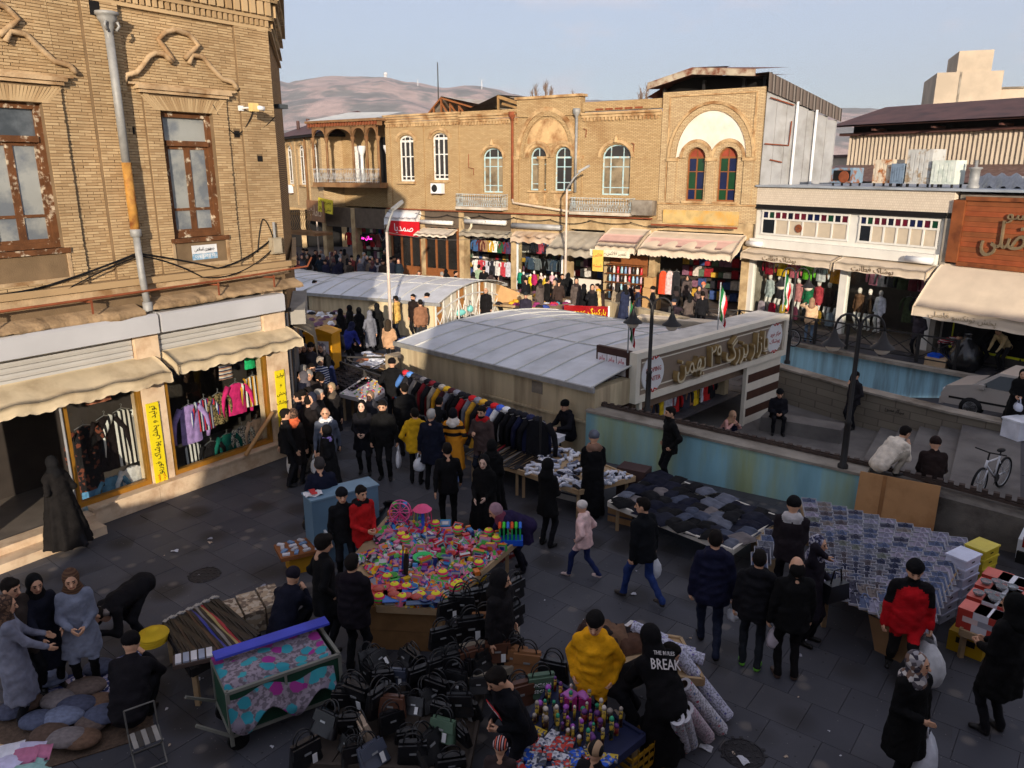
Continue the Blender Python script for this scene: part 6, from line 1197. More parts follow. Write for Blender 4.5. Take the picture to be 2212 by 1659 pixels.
add('m25',PH(2200,1290,1.82),330,'large figure in black at the edge of the square by red boxes',h=1.82,head='hood',headc=(15,15,16),top=(15,15,16),coat=.55,bulk=.07,hands='front')
# bottom stalls
add('m26',PH(1287,1324,1.74),195,'seller in a bright yellow quilted jacket with hood',h=1.74,head='beanie',headc=(22,20,20),top=(226,160,24),hood=(226,160,24),bot=(34,30,32),puff=True,bulk=.05,hands='pocket',nod=28)
add('m27',G(1425,1655),335,'person in long black hooded top with white back print leaning over',h=1.78,head='hood',headc=(17,16,18),top=(17,16,18),coat=.15,pose='bend',lean=38,bulk=.05,hands=((-.15,.55,.9),(.2,.5,.95)))
add('m28',G(1345,1610),90,'dark haired man stooping between the yellow jacket and the black hoodie',h=1.72,pose='bend',lean=60,top=(24,22,24),hands='bendwork')
add('m29',PH(1078,1235,1.70),120,'hooded bearded seller behind the handbags looking aside',h=1.7,head='hood',headc=(26,24,26),beard=True,top=(28,26,28),bulk=.06,nod=8,look=-20)
add('m30',G(1120,1720),240,'seller with a red chest logo looking down among the handbags',h=1.72,head='hair',top=(18,19,24),pose='stand',lean=22,hands='front',nod=45,bulk=.03)
add('w16',PH(1080,1602,1.2),10,'crouching shopper in an orange and black zebra hat',h=1.2,head='beanie',headc=m_zeb,top=(60,50,50),pose='stand')
add('m31',PH(1285,1612,1.3),30,'shopper in a beige and black knitted hat by the cosmetics',h=1.3,head='beanie',headc=printmat([(170,140,110),(24,22,22)],9,kind='X',key='bh'),top=(30,28,30))
# hoodie rack and corner crowd
g='shoppers packed at the shaded corner'
add('m32',PH(846,776,1.76),0,'man in black with a camouflage hood facing the hoodie rack',h=1.76,head='beanie',headc=(20,16,18),top=(20,20,22),hood=m_camo,bulk=.05,hands='hips',st=.028)
add('m33',PH(874,830,1.74),330,'man in black puffer below the camouflage hood',h=1.74,top=(17,17,19),bulk=.05,puff=True,st=.028)
add('m34',PH(935,850,1.66),20,'person in black rummaging under the hoodie rack',h=1.66,top=(17,17,19),pose='bend',lean=40,st=.028,hands='bendwork')
for i,(x,y,h_,f,kw,lb)in enumerate((
 (672,786,1.78,150,dict(beard=True,head='hair',top=(22,22,26),bulk=.05),'bearded man in dark coat amid the corner crowd'),
 (690,772,1.66,140,dict(head='curly',headc=(140,130,120),top=m_wstripe),'curly haired person in blue striped top at the corner'),
 (706,768,1.62,30,dict(head='scarf',headc=BK,acc=BK,top=(50,60,100),fem=True,coat=.5),'woman in blue coat and black scarf by the yellow cabinet'),
 (716,828,1.64,190,dict(head='scarf',headc=(150,130,100),acc=(90,80,70),top=(26,24,26),fem=True,coat=.5),'woman in woollen hat and sunglasses near the small trays'),
 (800,846,1.58,190,dict(head='scarf',headc=(120,100,84),acc=(60,60,66),top=(40,40,46),fem=True,hands='front'),'older woman in brown scarf behind the couple'),
 (652,790,1.74,20,dict(head='grey',top=(24,22,22)),'grey haired man near the striped awning corner'),
 (645,745,1.7,170,dict(head='grey',headc=(120,116,110),top=(30,26,24),bulk=.03),'grey haired man in brown coat beside the yellow cabinet'),
 (612,885,1.7,60,dict(top=(24,24,26),head='short'),'man in black squeezed against the yellow banner'))):add('cc%d'%i,PH(x,y,h_),f,lb,h=h_,st=.03,**kw)
# mid crowd between the vaults
for i,(x,y,h_,f,kw,lb)in enumerate((
 (748,690,1.66,30,dict(top=(34,44,120),puff=True,bulk=.05,pose='bend',lean=35,hands='bendwork',head='hood',headc=(30,34,60)),'person in a shiny blue puffer bending at the railing'),
 (735,668,1.62,300,dict(head='chador',fem=True,top=BK,headc=BK),'woman in black chador, first behind the blue puffer'),
 (755,660,1.64,280,dict(head='chador',fem=True,top=(24,24,24),headc=BK),'woman in black hood and olive coat in the shade'),
 (775,665,1.64,320,dict(head='chador',fem=True,top=BK,headc=BK),'woman in black chador next to the grey one'),
 (798,672,1.64,330,dict(head='scarf',fem=True,top=(110,112,122),headc=(120,122,132),acc=(120,122,132),coat=.4),'woman in grey coat and grey headscarf'),
 (814,656,1.72,320,dict(head='chador',fem=True,top=(18,18,19),headc=BK),'tall woman in black chador behind the lamp post'),
 (838,692,1.64,20,dict(head='hood',headc=(60,50,40),top=(190,150,116),bulk=.04),'person in beige coat by the white lamp post'),
 (856,640,1.76,290,dict(top=(206,166,90),hood=(206,166,90),bot=(40,44,56)),'man in mustard pullover by the white lamp post'),
 (893,636,1.76,210,dict(beard=True,top=(40,30,28),bulk=.03),'bearded man in brown leather by the middle vault'),
 (908,648,1.74,340,dict(top=(140,100,76),bot=(60,62,66),bulk=.05),'man in tan jacket seen from behind near the vault'),
 (924,634,1.72,250,dict(head='beanie',headc=(20,18,18),top=(34,24,24),bulk=.05),'man in pompom beanie beside the tan jacket'),
 (1050,622,1.72,200,dict(head='bald',top=(24,22,24),coat=.6,bulk=.04),'bald man in a black coat against the cream wall'),
 (1136,632,1.7,190,dict(head='beanie',headc=(40,44,46),top=(48,44,58),bulk=.05,hands='front'),'man in striped beanie and purple anorak by the market table'),
 (678,606,1.8,100,dict(top=(20,18,18),coat=.4,bulk=.04),'man in long black coat standing high at the clothes heap'))):add('md%d'%i,PH(x,y,h_),f,lb,h=h_,st=.032,**kw)
# far side of the square
for i,(x,y,h_,f,kw,lb)in enumerate((
 (1034,572,1.72,20,dict(head='short',top=(150,170,140)),'man in pale green top looking into the narrow shop'),(1045,576,1.74,10,dict(top=(20,20,22),coat=.5),'man in black coat looking into the narrow shop'),
 (1016,604,1.5,200,dict(head='short',top=(222,214,206),hood=(40,36,36)),'youth in white hoodie among the market tables'),(1180,600,1.76,60,dict(top=(24,22,22),bulk=.03,pose='walk'),'man in black walking past the mannequin shop'),
 (1198,606,1.66,200,dict(head='scarf',headc=(150,130,110),acc=(150,130,110),top=(24,22,22),fem=True,coat=.5,hands='mouth'),'woman with beige scarf near the mannequin shop'),(1228,590,1.7,0,dict(head='chador',top=BK,headc=BK,fem=True),'woman in black chador behind the white pole'),
 (1215,592,1.72,180,dict(top=(22,22,24)),'man in black beside the white pole'),(1262,614,1.66,300,dict(head='chador',top=BK,headc=BK,fem=True),'woman in black chador at the white counter'),(1294,612,1.74,265,dict(top=(206,180,130),hood=(210,160,40),pose='walk',hands='reach'),'man in a cream jacket reaching past the railing'),
 (1335,612,1.7,10,dict(top=(150,136,116),head='hood',headc=(40,36,34)),'person in beige coat near the flask shop'),(1357,610,1.72,0,dict(head='beanie',headc=(110,96,84),top=(36,30,34),bot=(50,56,70),bulk=.05),'person in brown beanie facing the flask shop'),
 (1465,625,1.7,270,dict(head='beanie',headc=(40,46,60),top=(52,42,50),pose='sit',bulk=.05),'man in navy cap sitting at the passage entrance'),(1485,595,1.62,190,dict(top=(86,76,76),head='hood',headc=(60,54,54)),'person in grey coat inside the passage'),(1520,610,1.68,200,dict(head='beanie',headc=(236,130,96),top=(80,66,66),fem=True),'woman in a peach hat by the patterned coat'),
 (1510,618,1.6,180,dict(head='scarf',headc=(40,34,34),acc=(60,50,50),top=(120,96,92),fem=True,hands='front'),'woman in dusty pink coat at the passage'),(1495,640,1.4,20,dict(head='hair',top=(170,150,130)),'child in beige jacket at the passage'),
 (1745,655,1.7,20,dict(head='hood',headc=(150,120,96),top=(214,178,140),bot=(100,120,140),hands='up',bulk=.04),'person in a cream hooded jacket before the clothes display'),(1672,740,1.3,60,dict(top=(24,22,22),pose='bend',lean=50,hands='bendwork'),'person in black stooping behind the ramp railing'),
 (1975,700,1.72,240,dict(head='short',beard=True,top=(60,54,60),hands='mouth',bulk=.04),'man in grey jacket with his hand at his mouth by the white shop'),(2040,712,1.5,150,dict(head='short',top=m_plaid,pose='bend',lean=65,hands='bendwork'),'man in red plaid shirt stooping over goods'),
 (2062,720,1.4,200,dict(head='hair',top=(50,46,46),pose='sit',hands='lap'),'man in dark jacket sitting next to the plaid shirt'),(2160,722,1.74,250,dict(top=(190,166,122),bot=(34,32,34),pose='bend',lean=45,hands='bendwork',head='short'),'man in khaki jacket leaning forward by the cream awning'),(2205,728,1.7,280,dict(top=(30,28,32),head='short'),'man in black at the far end of the cream awning'),
 (2120,712,1.7,100,dict(top=(20,20,20),pose='bend',lean=40,hands='bendwork'),'man in black bending under the cream awning'),(2095,705,1.7,180,dict(top=(40,38,40),head='short',headc=(150,60,50)),'shop assistant behind the yellow trimmed counter'),
 (905,585,1.5,180,dict(top=(20,22,26),hood=(150,40,40)),'man in black with a red collar at the market tables'),(955,588,1.66,330,dict(head='grey',top=(110,84,80),bot=(40,40,44),bulk=.04),'man in brown coat at the timber shop window'),(963,582,1.66,20,dict(head='chador',headc=BK,top=BK,fem=True),'woman in black chador at the timber shop window'))):add('fr%d'%i,PH(x,y,h_),f,lb,h=h_,st=.036,**kw)
for k,p in((16,(1745,738)),(17,(1682,727)),(18,(1975,772)),(19,(2035,785)),(20,(2066,788)),(21,(2160,802)),(22,(2205,806)),(23,(2118,793)),(24,(2090,778))):PE['fr%d'%k].location=G(*p)
# side street crowd
rnd=random.Random(5);tops=[(24,24,28),(40,40,60),(90,90,100),(130,60,60),(60,52,46),(150,150,156),(30,40,50),(110,96,84)]
for i in range(46):
 x=598+11.5*(i%24)+rnd.uniform(-5,5);y=(548 if i<24 else 538)+rnd.uniform(-6,14)+(8 if i%24>12 else 0);c=tops[rnd.randrange(8)];fm=rnd.random()<.45
 add('st%d'%i,PH(x,y,1.68),rnd.choice((0,180,150,200,30,90)),'distant shopper in the side street crowd, %s from the brick corner in the %s line'%(_ORD[i%24],'near' if i<24 else 'far'),h=rnd.uniform(1.6,1.78),top=c,head=rnd.choice(('scarf','chador'))if fm else rnd.choice(('short','hair','beanie','grey')),headc=rnd.choice(((24,24,26),(150,146,150),(90,60,60),(40,44,60)))if fm else None,acc=(60,56,60),fem=fm,coat=.5 if fm else None,st=.045,group='crowd in the side street')
rk=random.Random(12);n_=0
for row,(y0,x0,x1)in enumerate(((712,650,735),(742,640,700),(806,640,700),(842,640,690))):
 for j in range(5):
  fm=rk.random()<.4;x=x0+(x1-x0)*(j+rk.uniform(.2,.8))/5;h_=rk.uniform(1.56,1.8);c=rk.choice(((22,22,25),(30,28,30),(24,27,42),(44,38,36),(60,58,64),(26,26,28),(52,44,60)))
  add('ln%d'%n_,PH(x,y0+rk.uniform(-8,8),h_),rk.choice((0,20,340,180,160,200,90,270)),'shopper in the packed lane by the cabinet, row %s, %s along'%(_ORD[row],_ORD[j]),h=h_,top=c,bot=rk.choice((BK,NV,DK,JN)),head=rk.choice(('scarf','chador'))if fm else rk.choice(('short','hair','beanie','grey','hood')),headc=rk.choice(((22,22,24),(60,52,50),(90,86,92),(40,44,60)))if fm else None,acc=(50,46,50),fem=fm,coat=.5 if fm or rk.random()<.3 else None,bulk=rk.uniform(.01,.05),st=.034,hands=rk.choice(('down','front','pocket')),group='shoppers in the packed lane');n_+=1
for i in range(16):
 x=985+36*i+rk.uniform(-12,12);y=580+(x-985)*.09+rk.uniform(-4,10);fm=rk.random()<.5;h_=rk.uniform(1.58,1.78)
 add('sh%d'%i,PH(x,y,h_),rk.choice((0,10,330,90,270,180)),'passer-by along the far shop fronts, %s from the timber shop'%_ORD[i],h=h_,top=rk.choice(((26,26,30),(60,48,44),(90,80,76),(40,46,70),(30,28,28))),head=rk.choice(('chador','scarf'))if fm else rk.choice(('short','hair','beanie')),headc=(24,24,26)if fm else None,acc=(60,50,50),fem=fm,coat=.5 if fm else None,st=.04,group='passers-by at the far shops')
# people in the pit
add('p1',FP.w(4.2,7.45,-.82),250,'man in black standing by the block wall with a hand to his face',h=1.72,top=(34,32,36),bot=(28,28,32),hands='mouth',bulk=.04,st=.026)
bx(PT,'stone_bench',m_pf,2.0,4.2,5.9,6.6,-.82,-.42);add('p2',FP.w(2.4,6.1,-.82),190,'seated man in black beanie and puffer on the low bench',h=1.74,head='beanie',headc=(18,18,20),top=(26,26,32),bulk=.05,pose='sit',hands='lap',nod=25,st=.026,hipz=.48)
add('p3',FP.w(5.95,-.42,.86),75,'man in a white fleece squatting on top of the mural wall',h=1.74,head='short',top=(226,214,196),bot=(176,166,150),pose='squat',hands=((-.1,.42,.52),(.08,.42,.56)),bulk=.05,nod=6,lean=42)
add('p4',FP.w(6.75,-.05,.3),20,'man in dark brown jacket sitting with his back to the square',h=1.72,head='beanie',headc=(40,30,28),top=(40,30,28),pose='sit',hands='lap',bulk=.05)
add('p5',G(2188,930),215,'woman in black chador with a white parcel near the stairs',h=1.62,head='chador',headc=(17,17,18),top=(17,17,18),fem=True,hands='front',nod=15,st=.028)
add('p6',FP.w(1.4,4.5,-.82),150,'shopper crouching at the stock under the shopping sign',h=1.6,head='scarf',headc=(190,150,120),acc=(190,150,120),top=(214,160,150),bot=(30,34,60),pose='squat',hands='sq',st=.03,fem=True)
# carried bags and prints
WB=(222,224,230)
for k,i,w,h_,d,lb,c in(('m8',0,.2,.2,.14,'small black plastic bag hanging from the navy sweater man',(18,18,20)),('m12',0,.34,.4,.12,'white paper shopping bag of the bearded man',(226,226,230)),('m14',0,.26,.3,.16,'white carrier bag held by the grey haired man',WB),('m19',1,.28,.36,.18,'white carrier bag of the man in blue jeans',WB),('m20',1,.2,.18,.14,'small white bag by the tall navy jacket',WB),('m21',1,.24,.3,.16,'pinkish plastic bag beside the green trainers',(206,196,204)),
 ('m24',0,.52,.66,.34,'big bulging white sack of the red and black jacket man',(216,216,218)),('w15',0,.5,.62,.34,'bundle of white plastic bags with a red print by the leopard scarf',(206,210,220)),('p5',0,.5,.2,.2,'white parcel in the arms of the black chador woman',(200,206,222)),('w5',0,.24,.5,.1,'long white bag beside the orange shawl woman',(214,214,216)),('m11',1,.3,.34,.14,'white and black carrier bag of the grey suit man',(206,208,212))):
 q=hand_of(PE[k],i);plastic_bag((q.x,q.y,q.z+.03),w,min(h_,max(.12,q.z-.16))if k!='p5' else h_,d,lb,c,rz=random.uniform(0,3))
hb=thing('handbag','black leather handbag on the arm of the checked scarf woman','handbag',PE['w14'].location+Vector((.32,-.05,.72)),.4);m=MB();m.prism([(-.2,0),(.2,0),(.16,.26),(-.16,.26)],-.08,.08);m.build('body',M((26,26,30),rough=.35,spec=.5),hb);m=MB();m.tube([(-.1,0,.25),(-.06,0,.45),(.06,0,.45),(.1,0,.25)],.012,6);m.build('handle',m_black,hb)
for k,txt,hh,mt,z,y in(('m27','BREAK',.16,M((214,208,206)),1.25,0),):
 o=PE[k];lettering(txt,hh,mt,o,(0,-.0,1.33),(R(52),R(20),0),.003,'back_print',width=.42);lettering('THE RULES',.06,mt,o,(.02,.07,1.42),(R(52),R(20),0),.003,'back_print',width=.3)
o=PE['m30'];m=MB();m.box(-.13,.13,-.006,0,-.05,.05);q=m.build('chest_logo',m_red,o);q.location=(.0,.29,1.21);q.rotation_euler=(R(22),0,PI);lettering('Supreme',.075,m_white,q,(0,-.009,0),depth=.002,width=.22)
# ------------------------------------------------------------------ market stalls
class Bil:
 def __init__(s,px,z):s.c=[G(x,y,z)for x,y in px];s.z=z
 def __call__(s,u,v,dz=0.):a,b,c,d=s.c;p=a.lerp(b,u).lerp(d.lerp(c,u),v);return Vector((p.x,p.y,s.z+dz))
 def ang(s):d=s.c[1]-s.c[0];return math.atan2(d.y,d.x)
m_plank=M((176,150,116),rough=.8,var=.25,sc=4,bump=.3,rgb2=(140,112,80),msc=2)
def table(name,label,px,z,topm=None,t=.05,legs=True,n=6,edge=True):
 B=Bil(px,z);t0=thing(name,label,'stall',(B(.5,.5).x,B(.5,.5).y,0));o=Vector((B(.5,.5).x,B(.5,.5).y,0))
 for k in range(n):
  m=MB();q=[B((k+.02)/n,0)-o,B((k+.98)/n,0)-o,B((k+.98)/n,1)-o,B((k+.02)/n,1)-o];m.add([tuple(p)for p in q]+[(p.x,p.y,p.z-t)for p in q],[(0,1,2,3),(7,6,5,4),(0,4,5,1),(1,5,6,2),(2,6,7,3),(3,7,4,0)]);m.build('plank',topm or m_plank,t0)
 if legs:
  for u in(.06,.94):
   for v in(.06,.94):m=MB();p=B(u,v)-o;m.bar((p.x,p.y,0),(p.x,p.y,z-t),.06,.06);m.build('leg',m_plank,t0)
 if edge:
  m=MB()
  for a,b in(((0,0),(1,0)),((1,0),(1,1)),((1,1),(0,1)),((0,1),(0,0))):m.bar(B(*a)-o+Vector((0,0,-.02)),B(*b)-o+Vector((0,0,-.02)),.04,.1)
  m.build('edge_board',topm or m_plank,t0)
 return B,t0
_MC={}
def cached(key,fn):
 if key not in _MC:_MC[key]=fn()
 return _MC[key]
def folded_mesh(w,d,h,mat):
 m=MB();f=lambda sg:(lambda u,v:((u-.5)*w*(1-.06*(sg>0)),(v-.5)*d*(1-.06*(sg>0)),(h*(1-(2*u-1)**6)*(1-(2*v-1)**6)*(1+.12*math.sin(u*8+v*11))if sg>0 else 0.)))
 m.grid(f(1),7,7);m.grid(f(-1),1,1);return m.mesh('folded',mat,True)
def folded(loc,rz,w,d,h,c,label,group,name='folded_trousers',cat='trousers',tilt=0.):
 o=put(name,cached(('fold',round(w,2),round(d,2),round(h,2),c),lambda:folded_mesh(w,d,h,CL(c)if isinstance(c,tuple)else c)),None,loc,rz);tag(o,label,cat,group)
 if tilt:o.rotation_euler.x=tilt
 o.scale=(rf.uniform(.75,1.3),rf.uniform(.75,1.3),rf.uniform(.45,1.25));o.rotation_euler.y=rf.uniform(-.12,.12);return o
rf=random.Random(4)
rr=random.Random(11)
# --- toy stall
TB,tt=table('toy_stall','crowded toy stall with bright plastic toys on a board table',[(815,1312),(945,1318),(1122,1165),(835,1120)],.72,n=7)
TB2=Bil([(752,1212),(815,1310),(880,1130),(835,1115)],.72)
m=MB();a=[Bil([(752,1212),(815,1312),(880,1128),(835,1115)],.72)(u,v)-tt.location for u,v in((0,0),(1,0),(1,1),(0,1))];m.add([tuple(p)for p in a]+[(p.x,p.y,p.z-.05)for p in a],[(0,1,2,3),(7,6,5,4),(0,4,5,1),(3,7,4,0)]);m.build('side_board',m_plank,tt)
TC=[(206,50,104),(216,110,146),(50,126,190),(214,176,36),(76,172,70),(196,48,42),(216,116,36),(196,194,196),(106,66,150),(36,52,120),(46,46,52),(206,134,160)]
def toy_ball():m=MB();m.sphere((0,0,.085),.085,14,10);return m.mesh('ball',printmat([(230,60,110),(230,220,60),(230,60,110),(90,200,90)],9,kind='Z',key='ballp'),True)
def toy_pack(c):m=MB();m.grid(lambda u,v:(.2*(u-.5),.26*(v-.5),.012+.055*math.sin(PI*u)*math.sin(PI*v)*(1+.4*math.sin(u*17+v*9))),8,8);m.box(-.1,.1,-.13,.13,0,.01);return m.mesh('pack',printmat([c,TC[(TC.index(c)+3)%12],c,(140,140,150),TC[(TC.index(c)+5)%12],(50,50,60)],15,key=('tp',c),rough=.25),True)
def toy_truck(loc,rz,c,label):
 t=thing('toy_truck',label,'toy',loc,rz,'toy trucks on the toy stall');k=TC.index(c)
 put('body',cached(('tb',k),lambda:MB().box(-.09,.03,-.04,.04,.03,.09).box(-.09,.1,-.035,.035,.025,.035).mesh('body',M(c,rough=.35,spec=.5))),t);put('cab',cached(('tcab',k),lambda:MB().prism([(.035,.035),(.1,.035),(.1,.07),(.075,.11),(.035,.11)],-.038,.038).mesh('cab',M(TC[(k+4)%12],rough=.35,spec=.5))),t)
 for x in(-.06,.065):
  for y in(-.045,.045):put('wheel',cached('tw',lambda:MB().lathe([(0,-.012),(.026,-.012),(.026,.012),(0,.012)],10,axis='y').mesh('wheel',m_black)),t,(x,y,.026))
places=['near the cardboard side','in the middle of the heap','towards the far edge']
for r_ in range(18):
 for c_ in range(16):
  u,v=(c_+.5+rr.uniform(-.35,.35))/16,(r_+.5+rr.uniform(-.35,.35))/18;c=TC[rr.randrange(12)if v<.55 else rr.choice((0,1,11,1,7,5,4,2))];k=rr.random();p=TB(u,v,.0);rz=rr.uniform(0,6.28)
  if k<.16:toy_truck(p,rz,c,'toy truck with black wheels lying in the heap on the toy stall')
  elif k<.42:
   ci=TC.index(c);o=put('boxed_toy',cached(('bt',ci),lambda:MB().box(-.09,.09,-.035,.035,0,.15).box(-.075,.075,-.038,-.036,.02,.12,1).box(-.05,.05,-.044,-.039,.03,.1,2).box(-.09,.09,-.036,.036,.15,.153,3).mesh('boxed_toy',[M(c,rough=.35),M((140,146,156),rough=.15),M(TC[(ci+5)%12],rough=.4),M(TC[(ci+2)%12],rough=.4)])),None,p+Vector((0,0,.02)),rz);o.rotation_euler=(rr.choice((0,-1.2,-1.4,-.4)),rr.uniform(-.2,.2),TB.ang()+rr.uniform(-.8,.8));o.scale=(rr.uniform(.55,1.0),)*3;tag(o,'boxed toy with a clear front in the heap on the toy stall','toy','boxed toys on the toy stall')
  elif k<.47:tag(put('toy_ball',cached('ball',toy_ball),None,p),'striped rubber ball in the heap on the toy stall','ball','balls on the toy stall')
  elif k<.5:tag(put('toy_bucket',cached(('bk',c),lambda:MB().lathe([(0,0),(.055,0),(.075,.13),(.082,.13),(.082,.14),(.07,.14),(.05,.01),(0,.01)],14).mesh('bucket',M(c,rough=.35,spec=.5),True)),None,p),'small plastic sand bucket on the toy stall','bucket','toy buckets on the toy stall')
  else:
   o=put('packaged_toy',cached(('pk',c),lambda:toy_pack(c)),None,p+Vector((0,0,.0)),rz);o.rotation_euler=(rr.uniform(-.25,.25),rr.uniform(-.2,.2),rz);o.scale=(rr.uniform(.45,.85),rr.uniform(.45,.85),rr.uniform(.6,1.5));o.location.z+=.03;tag(o,'packaged plastic toy in the heap on the toy stall','toy','packaged toys on the toy stall')
for i in range(26):
 p=TB2(rr.uniform(.1,.95),rr.uniform(.05,.9),.02);c=TC[rr.randrange(12)];o=put('packaged_toy',cached(('pk',c),lambda:toy_pack(c)),None,p,rr.uniform(0,6));o.scale=(rr.uniform(.9,1.4),)*3;tag(o,'packaged toy on the side board nearest the boy in red','toy','packaged toys beside the boy')
# landmarks on the toy table
fw=thing('toy_ferris_wheel','pink and blue toy ferris wheel standing at the back of the toys','toy',TB(.12,.93));m=MB()
for y in(-.06,.06):
 m.tube([(.17*math.cos(a),y,.27+.17*math.sin(a))for a in[2*PI*k/20 for k in range(21)]],.012,6)
 for k in range(4):a=PI*k/4;m.tube([(.17*math.cos(a),y,.27+.17*math.sin(a)),(-.17*math.cos(a),y,.27-.17*math.sin(a))],.007,5)
m.build('wheel',M((240,110,170),rough=.4),fw);m=MB()
for s_ in(-1,1):m.tube([(s_*.16,-.08,0),(0,-.07,.27),(s_*.16,.08,0)],.012,6)
m.box(-.2,.2,-.1,.1,0,.03);m.build('stand',M((230,60,130),rough=.4),fw)
for k in range(6):a=2*PI*k/6;m=MB();m.box(.17*math.cos(a)-.035,.17*math.cos(a)+.035,-.05,.05,.27+.17*math.sin(a)-.06,.27+.17*math.sin(a));m.build('gondola',M(TC[(k*2)%12],rough=.4),fw)
cr_=thing('toy_carousel','blue toy swing ride with a pink canopy beside the ferris wheel','toy',TB(.3,.93));m=MB();m.lathe([(0,0),(.15,0),(.15,.06),(.03,.07),(.02,.38),(0,.38)],16);m.build('base',M((50,90,200),rough=.4),cr_,True);m=MB();m.lathe([(.16,.36),(.1,.42),(0,.46)],16);m.build('canopy',M((240,90,140),rough=.4),cr_,True)
for k in range(6):a=2*PI*k/6;m=MB();m.tube([(.13*math.cos(a),.13*math.sin(a),.38),(.15*math.cos(a),.15*math.sin(a),.16)],.006,5);m.sphere((.15*math.cos(a),.15*math.sin(a),.14),.03,8,6);m.build('swing',M(TC[k],rough=.4),cr_)
st=thing('bubble_stick_box','blue tray of green and orange bubble sticks at the corner of the toys','toy',TB(.97,.93));m=MB();m.box(-.2,.2,-.11,.11,0,.09);m.build('tray',M((30,80,190),rough=.4),st)
for k in range(18):x,y=-.17+(k%6)*.065,-.07+(k//6)*.07;m=MB();m.tube([(x,y,.05),(x,y,.3)],.014,6);m.build('stick',M((40,170,90),rough=.3),st);m=MB();m.sphere((x,y,.31),.028,8,6);m.build('cap',M([(236,90,40),(70,210,60),(60,120,220)][k%3],rough=.4),st)
rc=thing('green_sieve','round green toy sieve on the toy stall','toy',TB(.42,.5,.07));m=MB();m.lathe([(.1,0),(.15,.02),(.16,.05),(.145,.05),(.1,.02)],20);m.build('rim',M((60,200,110),rough=.4),rc);m=MB();m.lathe([(0,.012),(.1,.012)],16);m.build('mesh',M((190,210,200),rough=.5),rc)
for nm,u,v,c1,lb in(('toy_bat',.3,.3,(40,36,34),'dark wooden toy bat standing upright among the toys'),('toy_sword',.25,.33,(40,80,170),'thin blue and green toy sword standing upright among the toys')):o=thing(nm,lb,'toy',TB(u,v));m=MB();m.tube([(0,0,0),(.02,0,.28),(.03,0,.42)],[.03,.045,.03]if c1[0]==40 and nm=='toy_bat' else[.015,.015,.01],10);m.build('blade',M(c1,rough=.5),o);m=MB();m.tube([(.03,0,.42),(.032,0,.5)],.018,8);m.build('grip',M((200,120,50)),o)
for u,v,c1,lb in((.35,.06,(60,110,190),'blue carded tea set lying at the front of the toy stall'),(.72,.05,(70,90,120),'blue packet of bagged figures at the front corner of the toys'),(.1,.1,(190,60,60),'red carded kitchen set at the front edge of the toys')):
 o=thing('carded_toy',lb,'toy',TB(u,v,.1),TB.ang()+.2);m=MB();m.box(-.24,.24,-.16,.16,0,.012);m.build('card',M(c1,rough=.3),o);m=MB();m.sphere((-.09,.02,.02),.09,12,8,sz=(1,.8,.5));m.sphere((.1,-.03,.02),.07,12,8,sz=(1,1,.5));m.build('blister',M((190,80,70),rough=.2,spec=.5),o,True)
bxs=thing('cardboard_box','big brown cardboard carton propping up the front of the toy stall','box',G(872,1400),TB.ang());bx(bxs,'carton',M((140,104,66),rough=.85,var=.12,rgb2=(120,88,56),msc=2),-.48,.48,-.05,.75,0,.66);bx(bxs,'flap_seam',M((120,90,58)),-.484,.484,-.056,-.051,.3,.31)
for(x,y),c,lb in(((1018,1270),(190,150,30),'yellow plastic crate under the toy stall'),((1090,1215),(110,34,30),'dark red plastic crate under the far corner of the toys')):
 o=thing('plastic_crate',lb,'crate',G(x,y)+Vector((-.1,.2,0)),TB.ang()+.8);mt=M(c,rough=.5)
 for k in range(4):z=.02+k*.12;bx(o,'rail',mt,-.28,.28,-.2,-.18,z,z+.05);bx(o,'rail',mt,-.28,.28,.18,.2,z,z+.05);bx(o,'rail',mt,-.28,-.26,-.18,.18,z,z+.05);bx(o,'rail',mt,.26,.28,-.18,.18,z,z+.05)
 for x_ in(-.27,-.09,.09,.255):bx(o,'upright',mt,x_,x_+.02,-.203,-.2,0,.46);bx(o,'upright',mt,x_,x_+.02,.2,.203,0,.46)
ft=thing('spinning_top','yellow toy windmill hanging off the edge of the toy stall','toy',G(1008,1308,.3));m=MB();m.tube([(-.03,0,.42),(0,0,.05)],.008,5);m.build('stick',M((220,180,30)),ft);m=MB()
for k in range(6):a=2*PI*k/6;m.add([(0,0,.03),(.1*math.cos(a),.1*math.sin(a),0),(.1*math.cos(a+.7),.1*math.sin(a+.7),.04),(0,0,.05)],[(0,1,2),(0,2,3),(1,3,2)])
m.build('sails',M((226,186,30),rough=.4),ft)
bc=thing('blue_cabinet','tall pale blue metal cabinet behind the boy in red','cabinet',G(745,1195),R(35));bx(bc,'case',M((96,124,146),rough=.5,var=.1,sc=2),-.6,.6,-.2,.2,.0,1.2);bx(bc,'top_panel',M((112,140,160),rough=.5),-.62,.62,-.22,.22,1.203,1.23)
o=thing('paper_bag','crumpled white paper with a red print on the blue cabinet','paper',bc.location+Vector((-.4,-.28,1.235)),.5);m=MB();m.slab(lambda u,v:(.3*u-.15,.2*v-.1,.02+.02*math.sin(u*9+v*7)),6,5,.004);m.build('sheet',M((222,220,222)),o);m=MB();m.slab(lambda u,v:(.1*u-.05,.22*v-.1,.05+.02*math.sin(v*9)),3,5,.004);m.build('red_wrap',M((190,60,60)),o)
tr=thing('trinket_tray','shallow wooden tray of small white packets on a yellow crate','tray',G(655,1225),.5);bx(tr,'crate',M((180,130,30),rough=.6),-.25,.25,-.18,.18,0,.32);bx(tr,'tray',m_brown,-.4,.4,-.28,.28,.325,.39);bx(tr,'lid',M((206,206,206)),.36,.4,-.28,.28,.395,.65)
